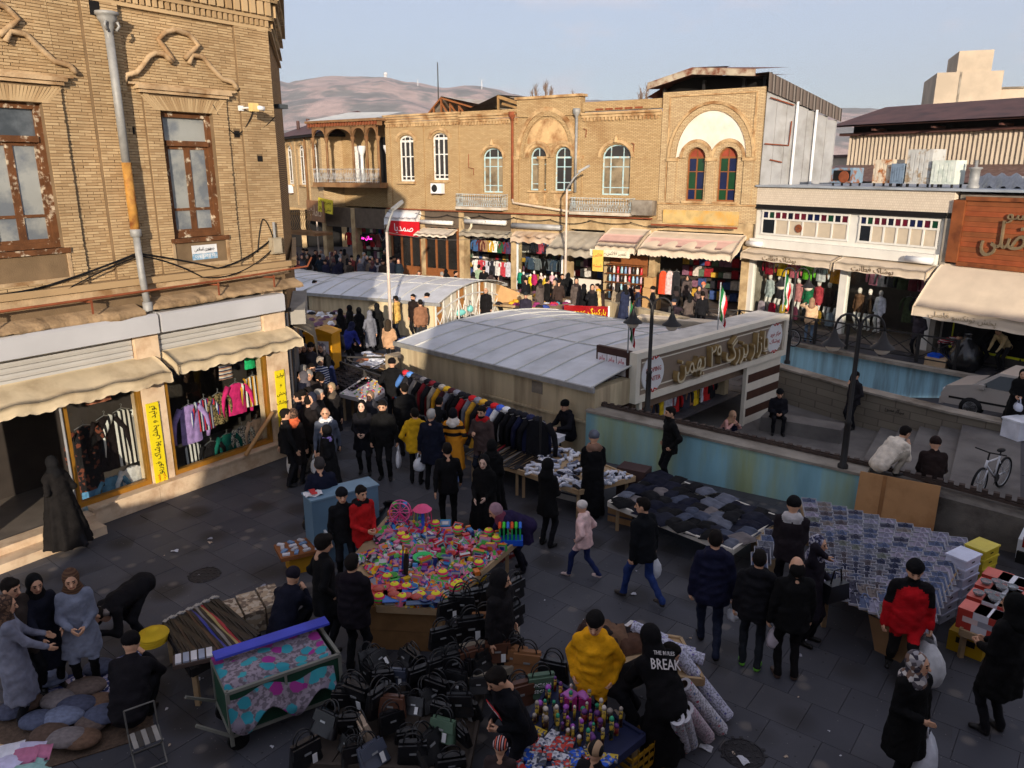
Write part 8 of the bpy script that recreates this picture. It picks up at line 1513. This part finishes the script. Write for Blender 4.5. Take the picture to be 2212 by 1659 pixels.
# --- red box stall
QB,qt=table('glassware_stall','pallet table of red and white glassware cartons',[(2075,1362),(2175,1400),(2240,1300),(2140,1262)],.45,n=4)
for k in range(12):
 u,v=(k%3+.5)/3,(k//3+.5)/4;t=thing('glassware_carton',['red','white','red'][k%3]+' glassware carton, '+['front row','second row','third row','back row'][k//3]+(' outer end' if k%3==0 else(' middle' if k%3==1 else ' inner end')),'box',QB(u,v),QB.ang());c=(176,60,50)if k%3!=1 else(206,206,214);bx(t,'carton',M(c,rough=.4,var=.08),-.17,.17,-.15,.15,0,.3);bx(t,'label_band',M((214,190,186)if k%3!=1 else(150,150,160)),-.1,.1,-.153,-.15,.12,.2);bx(t,'top_panel',M((214,110,96)if k%3!=1 else(222,222,228),rough=.4),-.172,.172,-.152,.152,.3,.303)
 if k in(3,4,6,7):
  for s_ in(-.08,.08):g_=put('glass_bowl',cached('gbowl',lambda:MB().lathe([(0,0),(.05,.005),(.075,.06),(.07,.06),(.045,.012),(0,.01)],14).mesh('glass_bowl',M((214,220,224),rough=.08,trans=.7,spec=.6),True)),None,QB(u,v,.31)+Vector((s_,0,0)));tag(g_,'small clear glass bowl standing on the red cartons','bowl','glass bowls on the cartons')
o=thing('plastic_crate','yellow bottle crate under the glassware stall','crate',G(2088,1405),QB.ang());bx(o,'body',M((190,150,20),rough=.5),-.22,.22,-.15,.15,0,.3);bx(o,'hand_hole',m_dark,-.12,.12,-.153,-.15,.15,.24)
# --- plywood board, bike, cars
pb=thing('plywood_board','big plywood board propped against the mural wall behind the shirt boxes','board',FP.w(5.6,-.86,0),FP.a);m=MB();m.add([(0,-.25,.02),(1.35,-.25,.02),(1.35,.02,.98),(0,.02,.98),(0,-.23,.02),(1.35,-.23,.02),(1.35,.04,.98),(0,.04,.98)],[(0,1,2,3),(7,6,5,4),(0,4,5,1),(1,5,6,2),(2,6,7,3),(3,7,4,0)]);m.build('sheet',M((176,132,88),rough=.75,var=.12,sc=2,rgb2=(146,104,66),msc=1.2,mix=(.5,.7)),pb);m=MB();m.add([(.4,-.262,.02),(.47,-.262,.02),(.47,.008,.98),(.4,.008,.98)],[(0,1,2,3)]);m.build('batten',M((140,98,60)),pb)
def wheel(parent,c,r,ax,tyre=.025,name='wheel'):
 m=MB();m.tube([(c[0]+r*math.cos(a),c[1],c[2]+r*math.sin(a))for a in[2*PI*k/28 for k in range(29)]],tyre,7);w=m.build(name,M((20,20,22),rough=.7),parent,True);m=MB();m.tube([(c[0]+(r-.035)*math.cos(a),c[1],c[2]+(r-.035)*math.sin(a))for a in[2*PI*k/28 for k in range(29)]],.01,5)
 for k in range(14):a=2*PI*k/14;m.tube([(c[0],c[1],c[2]),(c[0]+(r-.03)*math.cos(a),c[1],c[2]+(r-.03)*math.sin(a))],.0025,4)
 m.tube([(c[0],c[1]-.04,c[2]),(c[0],c[1]+.04,c[2])],.02,8);m.build('rim',m_alu,w);return w
def bicycle(loc,rz,label,fc_=(206,206,210)):
 t=thing('bicycle',label,'bicycle',loc,rz);wheel(t,(-.52,0,.34),.32,0);wheel(t,(.54,0,.34),.32,0);mf=M(fc_,rough=.35,spec=.5);m=MB()
 for a,b,r_ in(((-.12,0,.32),(-.2,0,.78),.018),((-.2,0,.74),(.36,0,.76),.018),((-.12,0,.32),(.36,0,.7),.022),((-.52,0,.34),(-.12,0,.32),.013),((-.52,0,.34),(-.2,0,.7),.012)):m.tube([a,b],r_,8)
 m.build('frame',mf,t,True);m=MB();m.tube([(.34,0,.8),(.42,0,.58)],.025,8)
 for s_ in(-.06,.06):m.tube([(.42,s_,.62),(.54,s_,.34)],.018,8)
 m.build('fork',mf,t,True);m=MB();m.tube([(.34,0,.78),(.3,0,.95)],.016,6);m.tube([(.26,-.3,.97),(.32,0,.96),(.26,.3,.97)],.014,6);m.build('handlebar',m_black,t);m=MB();m.sphere((-.22,0,.9),.1,10,6,sz=(1.3,.7,.35));m.tube([(-.2,0,.75),(-.22,0,.88)],.014,6);m.build('saddle',m_black,t,True);m=MB();m.lathe([(0,-.01),(.09,-.01),(.09,.01),(0,.01)],14,(-.12,.05,.32),axis='y');m.tube([(-.12,.05,.32),(-.02,.05,.2)],.01,5);m.tube([(-.12,-.05,.32),(-.22,-.05,.44)],.01,5);m.build('crank',m_iron,t)
bp_=FP.w(7.75,2.0,.0);bicycle(bp_,R(215),'white mountain bike standing at the top of the stairs');bicycle(FRF.w(4.0,-3.1,0),FRF.a,'dark bicycle parked behind the ramp railing',(40,40,44))
def car(loc,rz,label,c,pitch=0.):
 t=thing('car',label,'car',loc,rz);t.rotation_euler=(0,pitch,rz);mp_=M(c,rough=.35,var=.03,spec=.5);W2=.82;m=MB();prof=[(-2.1,.35),(-2.12,.7),(-1.9,.86),(-1.2,.92),(-.55,1.36),(.75,1.4),(1.35,.98),(2.0,.84),(2.12,.6),(2.08,.32)]
 n=len(prof);sec=[(-W2,0),(-W2*.96,1),(W2*.96,1),(W2,0)];vs=[]
 for y,k in((-W2,0),(W2,0)):
  for x,z in prof:q=max(0,z-.9);vs.append((x,y*(1-.28*q),z))
 m.add(vs,[tuple(range(n)),tuple(range(2*n-1,n-1,-1))]+[(i,n+i,n+(i+1)%n,(i+1)%n)for i in range(n)]);m.build('body',mp_,t)
 gl=glassmat((24,28,32),.05)
 for s_ in(-1,1):
  f=lambda x,z:(x,s_*(W2*(1-.28*max(0,z-.9))+.006),z)
  for q in([(-1.05,.95),(-.5,1.3),(.02,1.33),(.02,.95)],[(.1,.95),(.1,1.33),(.7,1.33),(1.15,.97)]):m=MB();m.add([f(*p)for p in q],[(0,1,2,3)]);m.build('side_window',gl,t)
  m=MB();m.add([f(x,z)for x,z in((-1.9,.5),(-1.9,.56),(1.9,.56),(1.9,.5))],[(0,1,2,3)]);m.build('trim_strip',m_black,t)
  m=MB();m.box(1.0,1.15,s_*.86-.07,s_*.86+.07,.92,1.04);m.build('mirror',mp_,t)
  m=MB();m.box(-2.13,-2.1,s_*.6-.15,s_*.6+.15,.58,.76);m.build('tail_light',M((120,20,24),rough=.2),t);m=MB();m.box(2.05,2.11,s_*.58-.16,s_*.58+.16,.6,.74);m.build('headlight',M((214,220,224),rough=.15),t)
 for x in(-1.3,1.3):
  for s_ in(-1,1):m=MB();m.lathe([(.0,-.1),(.3,-.1),(.31,0),(.3,.1),(0,.1)],20,(x,s_*.75,.31),axis='y');w=m.build('wheel',m_black,t,True);m=MB();m.lathe([(0,-.105),(.18,-.105),(.19,-.1)],16,(x,s_*.75+(.205 if s_>0 else 0),.31),axis='y');m.build('hubcap',m_alu,w)
 m=MB();m.add([(-1.17,-.7,.95),(-1.17,.7,.95),(-.58,.62,1.34),(-.58,-.62,1.34)],[(0,1,2,3)]);m.xf(Matrix.Translation((-.012,0,.012)));m.build('rear_window',gl,t);m=MB();m.add([(1.33,-.7,1.0),(1.33,.7,1.0),(.78,.62,1.38),(.78,-.62,1.38)],[(0,1,2,3)]);m.xf(Matrix.Translation((.012,0,.012)));m.build('windscreen',gl,t);m=MB();m.box(-2.16,-2.08,-.8,.8,.3,.5);m.box(2.05,2.15,-.8,.8,.28,.48);m.build('bumper',m_black if c[0]>200 else mp_,t)
car(Vector((*G(2235,868,.3).xy,-.3)),R(131),'dusty grey saloon car coming down the ramp',(168,160,152),0.02);car(Vector((*(G(2190,1248)+Vector((2.1,.79,0))).xy,0)),R(41),'white saloon car parked at the right edge of the square',(206,210,214))
def moped(loc,rz,label,c):
 t=thing('motorbike',label,'motorbike',loc,rz);wheel(t,(-.6,0,.29),.27,0,.05);wheel(t,(.62,0,.29),.27,0,.05);mp_=M(c,rough=.3,spec=.5);m=MB();m.sphere((.05,0,.72),.24,12,8,sz=(1.3,.55,.6));m.sphere((-.55,0,.78),.2,12,8,sz=(1.3,.5,.5));m.sphere((.55,0,.85),.16,10,8,sz=(.9,.7,1));m.build('fairing',mp_,t,True);m=MB();m.sphere((-.3,0,.8),.3,12,6,sz=(1.2,.45,.25));m.build('seat',m_black,t,True);m=MB();m.box(-.2,.2,-.13,.13,.28,.55);m.tube([(.1,.14,.35),(-.6,.16,.4)],.05,8);m.build('engine',m_iron,t);m=MB();m.tube([(.62,-.05,.3),(.45,-.05,.9)],.025,6);m.tube([(.62,.05,.3),(.45,.05,.9)],.025,6);m.tube([(.38,-.34,1.0),(.45,0,.95),(.38,.34,1.0)],.016,6);m.build('fork',m_alu,t)
 for s_ in(-1,1):m=MB();m.tube([(.4,s_*.28,.98),(.42,s_*.32,1.18)],.008,5);m.sphere((.42,s_*.32,1.22),.06,8,6,sz=(.4,1,.7));m.build('mirror',m_black,t)
moped(G(772,655),R(160),'red and black motorbike parked between the vaults',(150,24,32));moped(G(990,712),R(25),'turquoise scooter parked by the lattice gable',(120,196,190))
sd_=thing('top_box','turquoise scooter box with a red reflector near the vault eave','box',G(936,728,.55));m=MB();m.sphere((0,0,.18),.26,14,10,sz=(1,.8,.7));m.build('shell',M((150,214,206),rough=.3,spec=.5),sd_,True);bx(sd_,'reflector',m_red,-.28,-.24,-.08,.04,.12,.2)
# --- far market tables and heaps
def heap_table(px,z,n,label,cols,item,glabel,sc=.34):
 B,t=table('market_table',label,px,z,n=3);
 for k in range(n):folded(B(rr.random(),rr.random(),.0),rr.uniform(0,3),sc,sc*.8,.1,cols[rr.randrange(len(cols))],glabel,'items on '+label,'folded_garment','garment')
mixc=[(206,60,80),(226,226,230),(60,80,150),(230,170,50),(40,40,46),(150,60,110),(200,130,140),(90,160,190)]
heap_table([(1035,655),(1235,672),(1240,640),(1075,622)],.6,60,'market table of bright folded scarves before the mannequin shop',mixc,0,'folded scarf on the bright table before the mannequin shop');heap_table([(880,618),(1040,640),(1050,612),(900,592)],.6,50,'market table of blue and white goods before the timber shop',[(226,226,230),(70,90,140),(40,44,70),(200,90,60)],0,'folded garment on the table before the timber shop');heap_table([(780,640),(920,660),(960,625),(800,600)],.6,50,'market table of towels beside the far vault',[(214,214,222),(150,40,50),(60,70,140),(170,110,60),(206,150,170)],0,'folded towel on the table by the far vault')
heap_table([(650,690),(720,720),(770,680),(690,650)],.7,36,'market table of crumpled clothes by the side street',[(200,200,206),(40,40,46),(120,90,110),(230,230,232)],0,'crumpled garment on the heap by the side street');heap_table([(775,790),(855,800),(860,770),(790,762)],.35,30,'low table of white shirts behind the black railing',[(226,226,232),(206,210,220),(180,120,90)],0,'white folded shirt behind the black railing');heap_table([(870,745),(960,720),(950,708),(862,735)],.6,24,'narrow table of blue garments along the vault eave',[(60,76,120),(226,226,232),(90,110,160)],0,'folded garment on the narrow table by the vault eave',.26)
o=thing('cardboard_box','big tilted cardboard carton on the market table by the bald man','box',G(1082,655,.5),.5);o.rotation_euler=(0,.4,.5);bx(o,'carton',M((196,156,108),var=.1),-.55,.55,-.4,.4,0,.75);bx(o,'tape',M((214,184,140)),-.04,.04,-.403,.403,.75,.754)
o=thing('plastic_crate','orange plastic crate beside the tilted carton','crate',G(1106,668),.2);bx(o,'body',M((230,130,30),rough=.5),-.3,.3,-.2,.2,.35,.75)
o=thing('orange_tub','rusty orange metal trough on the market table','tub',G(945,625,.65),R(-20));m=MB();m.prism([(-.9,0),(.9,0),(1.05,.3),(-1.05,.3)],-.35,.35);m.build('trough',M((176,84,44),rough=.7,var=.2),o)
o=thing('white_sheet_stall','long table draped in a cream sheet at the ramp railing','stall',G(1455,735),R(-25));m=MB();m.slab(lambda u,v:(-1.5+3.4*u,.5-.7*min(1,v*2),.85-max(0,v-.5)*1.5*(1-.25*math.sin(u*9))+.02*math.sin(u*40)*v),40,10,.01);m.build('sheet',M((222,206,182),var=.06,bump=.2,bsc=6),o,True);bx(o,'trestle',m_plank,-1.4,1.8,-.1,.45,.0,.8)
o=thing('rubbish_bag','large shiny black bin bag at the end of the ramp railing','bag',G(2080,800));put('sack',sackm(1.0,1.15,M((22,22,24),rough=.25,spec=.6,bump=.6,bsc=9),8),o)
o=thing('polystyrene_box','white polystyrene box on the edge of the stairs','box',G(2195,945),.3);bx(o,'body',M((226,228,236),rough=.6),-.25,.35,-.25,.25,0,.45);bx(o,'lid',M((232,234,240),rough=.6),-.27,.37,-.27,.27,.453,.5)
o=thing('goods_box','cardboard box with blue packets near the stooping men','box',G(2025,790),-.9);bx(o,'carton',M((206,176,140)),-.35,.35,-.25,.25,0,.3);bx(o,'blue_packets',M((30,90,220),rough=.3),-.3,.1,-.2,.2,.303,.4)
# stock under the shopping sign
cols2=[(226,190,40),(206,206,214),(190,40,40),(30,30,34),(60,60,70),(150,110,80)]
for k in range(16):t_=Vector((2.92,17.94,0))+Matrix.Rotation(R(SGD),3,'Z')@Vector((.6+k*.28,.7,.55+.08*(k%2)));hung(None,'hung_shirt','garment hung in the dark entrance under the shopping sign','shirt',t_,R(SGD)+rr.uniform(-.5,.5),.4,.6,.4,CL(cols2[k%6]),'garments under the shopping sign',k)
# --- clothes in the corner shops
def lshop(px,py,w,h,sl,mat,label,off=.35,seed=0):x,z=FLF(px,py,off);hung(FLF,'hung_garment',label,'garment',FLF.w(x,off,z),FLF.a,w,h,sl,mat,None,seed)
SP=lambda cs,sc,k,kd='X':printmat(cs,sc,kind=kd,key=k)
bw_=SP([(226,222,216),(30,28,30)],11,'bw');m_multi=SP([(206,206,214),(40,60,130),(190,50,60),(30,30,40)],8,'multi');m_leo=printmat([(110,96,60),(40,34,28),(150,130,90)],40,key='leo2');m_orst=SP([(226,220,214),(40,36,40),(220,160,40)],9,'orst');m_flo2=printmat([(220,206,186),(60,70,90),(226,214,196),(120,110,90)],45,key='flo2');m_dkf=printmat([(24,22,24),(110,60,44),(30,28,30),(24,22,24)],16,key='dkf')
for a in((407,875,.5,.85,.75,CL((176,146,206)),'lilac blouse hung high in the corner shop window'),(440,862,.42,.7,.6,m_multi,'blouse with red and blue stripes next to the lilac one'),(470,850,.4,.7,.5,m_leo,'leopard print top hung in the corner shop window'),(508,828,.48,.72,.7,CL((220,50,120)),'hot pink frilled blouse in the corner shop window'),(545,812,.46,.7,.6,m_orst,'orange, black and white striped shirts at the window end'),(415,958,.44,.5,0,bw_,'black and white striped skirt on the lower rail'),(455,955,.44,.6,.5,CL((26,24,26)),'black top with silver zip on the lower rail'),(490,938,.46,.5,.55,CL((24,96,84)),'dark green pullover on the lower rail'),(522,922,.44,.55,.4,m_flo2,'speckled cream blouse on the lower rail'),(554,905,.46,.5,.6,CL((222,186,156)),'beige satin top at the end of the lower rail'),(538,768,.3,.3,0,CL((40,190,120)),'bright green top hung under the awning'),(485,780,.36,.4,0,SP([(200,150,120),(60,60,90),(214,206,200)],12,'pld','Z'),'plaid shirt hung under the awning'),
          (262,884,.5,1.15,.9,bw_,'long black and white striped coat in the entrance shop'),(225,900,.46,1.1,.8,CL((34,26,26)),'long dark embroidered dress in the entrance shop'),(180,920,.5,1.3,.6,m_dkf,'dark floral dress in the entrance shop'),(195,1050,.4,.55,0,CL((90,140,180)),'sleeveless blue denim waistcoat in the entrance shop'),(240,1030,.46,.55,.6,CL((96,140,168)),'faded denim jacket in the entrance shop'),(285,1008,.48,.55,.65,CL((216,214,216)),'white denim jacket in the entrance shop'),(205,815,.5,.5,.4,CL((190,120,96)),'salmon blouse hung high in the entrance shop')):lshop(*a,seed=int(a[0]))
wd=thing('wooden_pole','rolled wooden pole leaning across the corner shop window','pole',FLF.w(-1.75,-.35,.4),FLF.a);m=MB();m.tube([(0,0,0),(.9,.1,.75)],.045,10);m.build('shaft',M((196,150,100),var=.15),wd,True)
PS,ps_=table('fabric_stall','corner of a stall with folded lilac and white fabrics at the frame edge',[(-60,1690),(75,1690),(40,1625),(-60,1600)],.6,n=3)
for k in range(9):folded(PS(rr.uniform(.3,.95),rr.uniform(.1,.9),.03*(k%3)),rr.uniform(-.3,.5),.5,.22,.08,[(190,186,214),(206,206,216),(176,110,140),(150,190,186)][k%4],'%s folded fabric on the stall in the bottom corner, %s laid'%(('lilac','white','rose','mint')[k%4],_ORD[k]),'fabrics on the corner stall','folded_fabric','fabric')
rowgar(FRF,4.8,7.6,.9,2.7,7,'shirt hung in the darker right bay of the white shop','shirts in the right bay',cols=[(200,130,150),(60,70,50),(150,150,156),(90,40,50),(40,40,46)]);rowgar(FRF,6.2,7.7,1.2,1.8,4,'long coat hung at the back of the right bay','coats in the right bay',cols=[(70,80,56),(50,50,54),(96,40,50)],hh=1.0)
# --- mannequins
MW=(232,226,218)
def mann(fr,x,y,z,h,c,label,bot=MW,face=None):person(fr.w(x,y,z),180-math.degrees(fr.a)if face is None else face,label,h=h,top=c,bot=bot,shoe=MW,skin=MW,head='plain',st=.036,fem=True,name='mannequin',cat='mannequin',hands='down',group=None)
mx_=[(CL((180,190,190)),'pale patterned shirt'),(CL((40,40,46)),'black lace top'),(CL((230,226,222)),'white suit'),(CL((200,130,130)),'rose pullover'),(CL((40,120,80)),'green cardigan'),(CL((190,70,80)),'red faded sweater'),(CL((60,44,40)),'brown coat'),(CL((34,34,40)),'black jacket')]
for k,(c,lb)in enumerate(mx_):mann(FRF,.35+k*.5,.55,.35,1.7,c,'white mannequin in a %s in the left bay of the white shop'%lb)
for k,(c,lb)in enumerate([(CL((110,80,60)),'brown leather top'),(CL((34,32,34)),'black top'),(CL((214,214,222)),'white sweatshirt')]):mann(FRF,4.75+k*.45,.5,.35,1.65,c,'white mannequin in a %s in the right bay of the white shop'%lb)
for k,(c,lb)in enumerate([((176,160,170),'mauve'),((190,30,60),'crimson'),((206,170,60),'ochre'),((90,40,60),'plum'),((26,26,28),'black'),((150,116,40),'mustard'),((130,140,150),'grey')]):hung(FRF,'bust_form','headless bust in a %s top along the foot of the white shop window'%lb,'bust',FRF.w(.2+k*.58,.25,.85),FRF.a,.42,.55,.0,CL(c),None,k,.2)
for k,(c,lb)in enumerate([((150,24,50),'dark red sweatshirt hung'),((226,180,30),'yellow sweatshirt hung'),((214,110,130),'pink numbered sweatshirt hung'),((110,200,50),'lime sweatshirt hung'),((230,230,230),'white lettered sweatshirt hung'),((226,150,30),'orange sweatshirt hung')]):
 q=hung(FRF,'hung_sweatshirt',lb+' along the top of the white shop window','sweatshirt',FRF.w(.4+k*.66,.3,2.75),FRF.a,.46,.7,.55,CL(c),None,k+40)
 if k in(2,4):lettering('76' if k==2 else 'BTS',.22,M((226,190,40))if k==2 else m_dark,q,(0,-.07,-.28),depth=.004,width=.28)
for k,(c,b_,lb)in enumerate([((30,130,100),DK,'green'),((40,40,44),DK,'black'),((230,200,40),(230,200,40),'yellow'),((170,40,90),DK,'magenta'),((210,180,170),(200,200,206),'beige'),((226,190,60),DK,'amber'),((220,170,180),DK,'pink'),((60,60,80),DK,'slate')]):mann(FMF,-12.35+k*.34,-.35 if k%2 else-.2,.12,1.25-.1*(k%3),CL(c),'child mannequin in %s outside the bright shop'%lb,CL(b_))
# ------------------------------------------------------------------ hills, far things, litter
RID=[(-400,150),(300,158),(560,166),(600,173),(622,180),(662,170),(720,163),(775,166),(830,165),(868,175),(905,178),(955,190),(1010,183),(1060,189),(1125,206),(1200,214),(1350,217),(1600,226),(1900,236),(2500,240),(3200,236)]
DH=5200.
def ridz(px):
 for(a,b),(c,d)in zip(RID[:-1],RID[1:]):
  if a<=px<=c:return b+(d-b)*(px-a)/(c-a)
 return 236
nu,nv=220,26;hv=np.zeros((nv+1,nu+1,3));rs=np.random.RandomState(3)
def vnoise(x,y):
 r_=0;a=1
 for o in range(5):f=2**o;r_+=a*math.sin(x*f*1.7+3.1*math.sin(y*f*1.1+o))*math.cos(y*f*1.3+2.3*math.sin(x*f*.9+o*2));a*=.55
 return r_
mh=MB()
def hill(u,v):
 px=-380+3500*u;d=ray(px,ridz(px));t=DH/d.y;top=CAMH+d.z*t;X=d.x*t;Y=DH*(.45+.55*v);z=-30+(top+30)*(v**.75)+(1-v)*v*4*20*vnoise(X/700.,Y/500.)+5*vnoise(X/120,Y/120)*v
 return(X*(.5+.5*v),Y,z)
mh.grid(hill,nu,nv);mh.grid(lambda u,v:(hill(u,1)[0]*(1+.3*v),DH*(1+.4*v),hill(u,1)[2]*(1-v)-30*v),nu,4)
struct(mh.build('hills',M((196,170,160),rough=.95,var=.22,sc=.016,rgb2=(134,130,124),msc=.0045,mix=(.46,.56),bump=.4,bsc=.02),None,True))
for px,py,h_,lb in((1041,206,81,'white wind turbine on the pink hillside'),(903,195,60,'thin white mast on the hill crest')):
 d=ray(px,py);p=d*(DH*.93/d.y)+Vector((0,0,CAMH));t=thing('wind_turbine' if h_>80 else 'hill_mast',lb,'turbine' if h_>80 else 'mast',p);m=MB();m.tube([(0,0,-30),(0,0,h_)],[4,2.2],8);m.build('tower',m_white,t)
 if h_>80:
  for k in range(3):a=R(20+120*k);m=MB();m.tube([(0,-4,h_),(26*math.cos(a),-4,h_+26*math.sin(a))],[1.3,.5],5);m.build('blade',m_white,t)
d=ray(833,166);p=d*(DH*.99/d.y)+Vector((0,0,CAMH));t=thing('radar_dome','white radar dome on the hilltop','dome',p);m=MB();m.sphere((0,0,16),13,14,10);m.build('dome',m_white,t,True);m=MB();m.box(-8,8,-8,8,-14,6);m.build('base',m_white,t)
# bare poplars behind the old houses
def bare_tree(p,h_,label,seed):
 r_=random.Random(seed);t=thing('bare_tree',label,'tree',p);m=MB();m.tube([(0,0,0),(.1,0,h_*.5),(0,.1,h_)],[.22,.14,.02],7);m.build('trunk',M((110,92,78)),t);m=MB()
 for k in range(110):
  z=h_*r_.uniform(.45,.97);a=r_.uniform(0,6.28);L=r_.uniform(.5,1.6)*(1.25-z/h_);q=Vector((0,0,z));e=q+Vector((math.cos(a)*L*.45,math.sin(a)*L*.45,L));m.tube([q,q.lerp(e,.5)+Vector((math.cos(a)*.08,math.sin(a)*.08,0)),e],[.03,.02,.006],4)
  for j in range(3):f=q.lerp(e,r_.uniform(.3,.9));m.tube([f,f+Vector((r_.uniform(-.25,.25),r_.uniform(-.25,.25),r_.uniform(.2,.5)))],[.01,.004],3)
 m.build('crown',M((128,106,90)),t)
for i,(px,py,Y)in enumerate(((1158,182,62),(1178,178,63),(1190,186,61),(1150,192,60),(1385,190,60),(1398,184,61),(1238,196,64))):d=ray(px,py);p=d*(Y/d.y);bare_tree((p.x,Y,0),CAMH+p.z,'bare poplar top showing above the old parapet, %s'%('outermost of the group','tallest of the group','inner one of the group','shortest of the group','near the raised roof','tallest by the raised roof','lone thin one')[i],i)
# distant low town between the houses and the hills
for i,(px,w_,h_)in enumerate(((610,14,9),(700,16,8),(900,18,9.5),(1330,16,9),(2050,20,8))):
 d=ray(px,366);t=thing('distant_house','plain distant house behind the old roofs, %s'%('by the brick corner','behind the brown roof','behind the gable','behind the twin arch','behind the shed')[i],'building',(d.x*95/d.y,95,0));bx(t,'wall',m_cr,-w_/2,w_/2,0,10,0,h_);bx(t,'roof',m_roofb,-w_/2-.3,w_/2+.3,-.3,10.3,h_+.002,h_+.3)
 for k in range(4):m=MB();x=-w_/2+(k+.5)*w_/4;m.box(x-.6,x+.6,-.04,-.001,h_-2.4,h_-.9);m.build('window',glassmat(),t)
# shops closing the end of the side street, and an iron balcony guard
SE=thing('street_end_house','shaded brick house closing the far end of the crowded side street','building',(-26,66,0),R(8));bx(SE,'wall',m_yb,-9,12,0,8,3.2,8.2);bx(SE,'roof',m_roofb,-9.3,12.3,-.4,8,8.203,8.5);bx(SE,'dark_shop',m_dark,-9,12,.6,.7,0,3.2)
for k in range(7):bx(SE,'pier',m_pier,-9+k*3.4,-8.6+k*3.4,0,.5,0,3.197);w=bx(SE,'window',m_pw,-7.9+k*3,-6.7+k*3,-.05,-.001,4.6,6.8);m=MB();m.box(-7.8+k*3,-6.8+k*3,-.06,-.052,4.7,6.7);m.build('pane',m_dg,w)
ig=thing('iron_balcony','bronze wrought iron balcony guard jutting past the brick corner','balcony',G(648,500,3.0),R(-40));m=MB()
for k in range(15):
 x=-1.3+k*.18;m.tube([(x,0,0),(x,-.18,.25),(x,-.22,.5),(x,-.02,.85),(x,.0,1.15)],.018,5);m.tube([(x+.09*math.cos(a),-.03,1.0+.09*math.sin(a))for a in[2*PI*q/8 for q in range(9)]],.012,4)
m.build('scroll_bars',M((150,116,70),rough=.5,metal=.3),ig);m=MB();m.bar((-1.4,0,1.18),(1.4,0,1.18),.06,.05);m.bar((-1.4,0,0),(1.4,0,0),.06,.05);m.build('rail',M((130,100,64),rough=.5),ig);bx(ig,'floor_slab',m_tim,-1.5,1.5,-.05,1.2,-.2,-.03)
# overhead wires
wr_=thing('overhead_wires','thin overhead wires strung from the white lamp post','wire',G(846,750));a=Vector((0,0,4.3))
for q in(FMF.w(-12.9,-.3,3.3),FMF.w(-22.5,-.5,2.8)):m=MB();m.tube(sag(a,q-wr_.location,.35,16),.012,4);m.build('wire',M((120,116,110)),wr_)
# manholes, litter
for(x,y),r_,lb in(((442,1242),.25,'round iron manhole cover near the clothes shop step'),((1605,1628),.24,'round iron drain cover strewn with litter')):
 t=thing('manhole_cover',lb,'manhole',G(x,y));m=MB();m.lathe([(0,.008),(r_*.86,.008),(r_*.88,.003),(r_*.92,.003),(r_*.93,.01),(r_,.01),(r_+.02,-.01)],28);m.build('plate',M((46,44,46),rough=.6,bump=.6,bsc=60),t);m=MB()
 for k in range(36):
  x_,y_=-.25+(k%6)*.1,-.25+(k//6)*.1
  if x_*x_+y_*y_<.07:m.box(x_-.02,x_+.02,y_-.02,y_+.02,.0082,.014)
 stuff(m.build('studs',M((54,52,54),rough=.6),t))
rl=random.Random(9);lit=MB().slab(lambda u,v:(.1*u-.05,.06*v-.03,.012+.012*math.sin(u*5+v*4)),4,3,.002)
lme=[lit.mesh('paper_scrap',M(c))for c in((206,206,212),(160,160,170),(190,170,150))]
for k in range(70):
 x,y=rl.uniform(320,1900),rl.uniform(1150,1640);p=G(x,y)
 o=put('paper_scrap',lme[k%3],None,p+Vector((0,0,.004)),rl.uniform(0,6));s_=rl.choice((.3,.3,.4,.5,.9));o.scale=(s_,s_,s_);tag(o,'scrap of litter on the paving of the square','litter','litter scraps on the paving')
for(x,y),s_,lb in(((378,1192),1.2,'flattened pale plastic scrap on the paving near the clothes shop'),((1525,1618),1.5,'torn white paper lying beside the drain cover'),((1148,1030),1.4,'white paper cup lid on the paving by the sock table'),((1605,1645),1.4,'tan paper bag on the drain cover')):o=put('paper_scrap',lme[0],None,G(x,y)+Vector((0,0,.012)),rl.uniform(0,6));o.scale=(s_,s_,1);tag(o,lb,'litter')
# ------------------------------------------------------------------ air
HZ=0.0001
hz=MB();hz.box(-4000,4000,-120,7600,-150,900);hzo=stuff(hz.build('haze',m_white));hzo.data.materials.clear()
hm=bpy.data.materials.new('air');hm.use_nodes=True;hn_=hm.node_tree.nodes;hn_.remove(hn_['Principled BSDF']);pv=hn_.new('ShaderNodeVolumePrincipled');pv.inputs['Color'].default_value=(.86,.89,.95,1);pv.inputs['Density'].default_value=HZ;pv.inputs['Anisotropy'].default_value=.2
hm.node_tree.links.new(pv.outputs[0],hn_['Material Output'].inputs['Volume']);hzo.data.materials.append(hm)
tag(hzo,'thin pale haze filling the air to the hills',None)
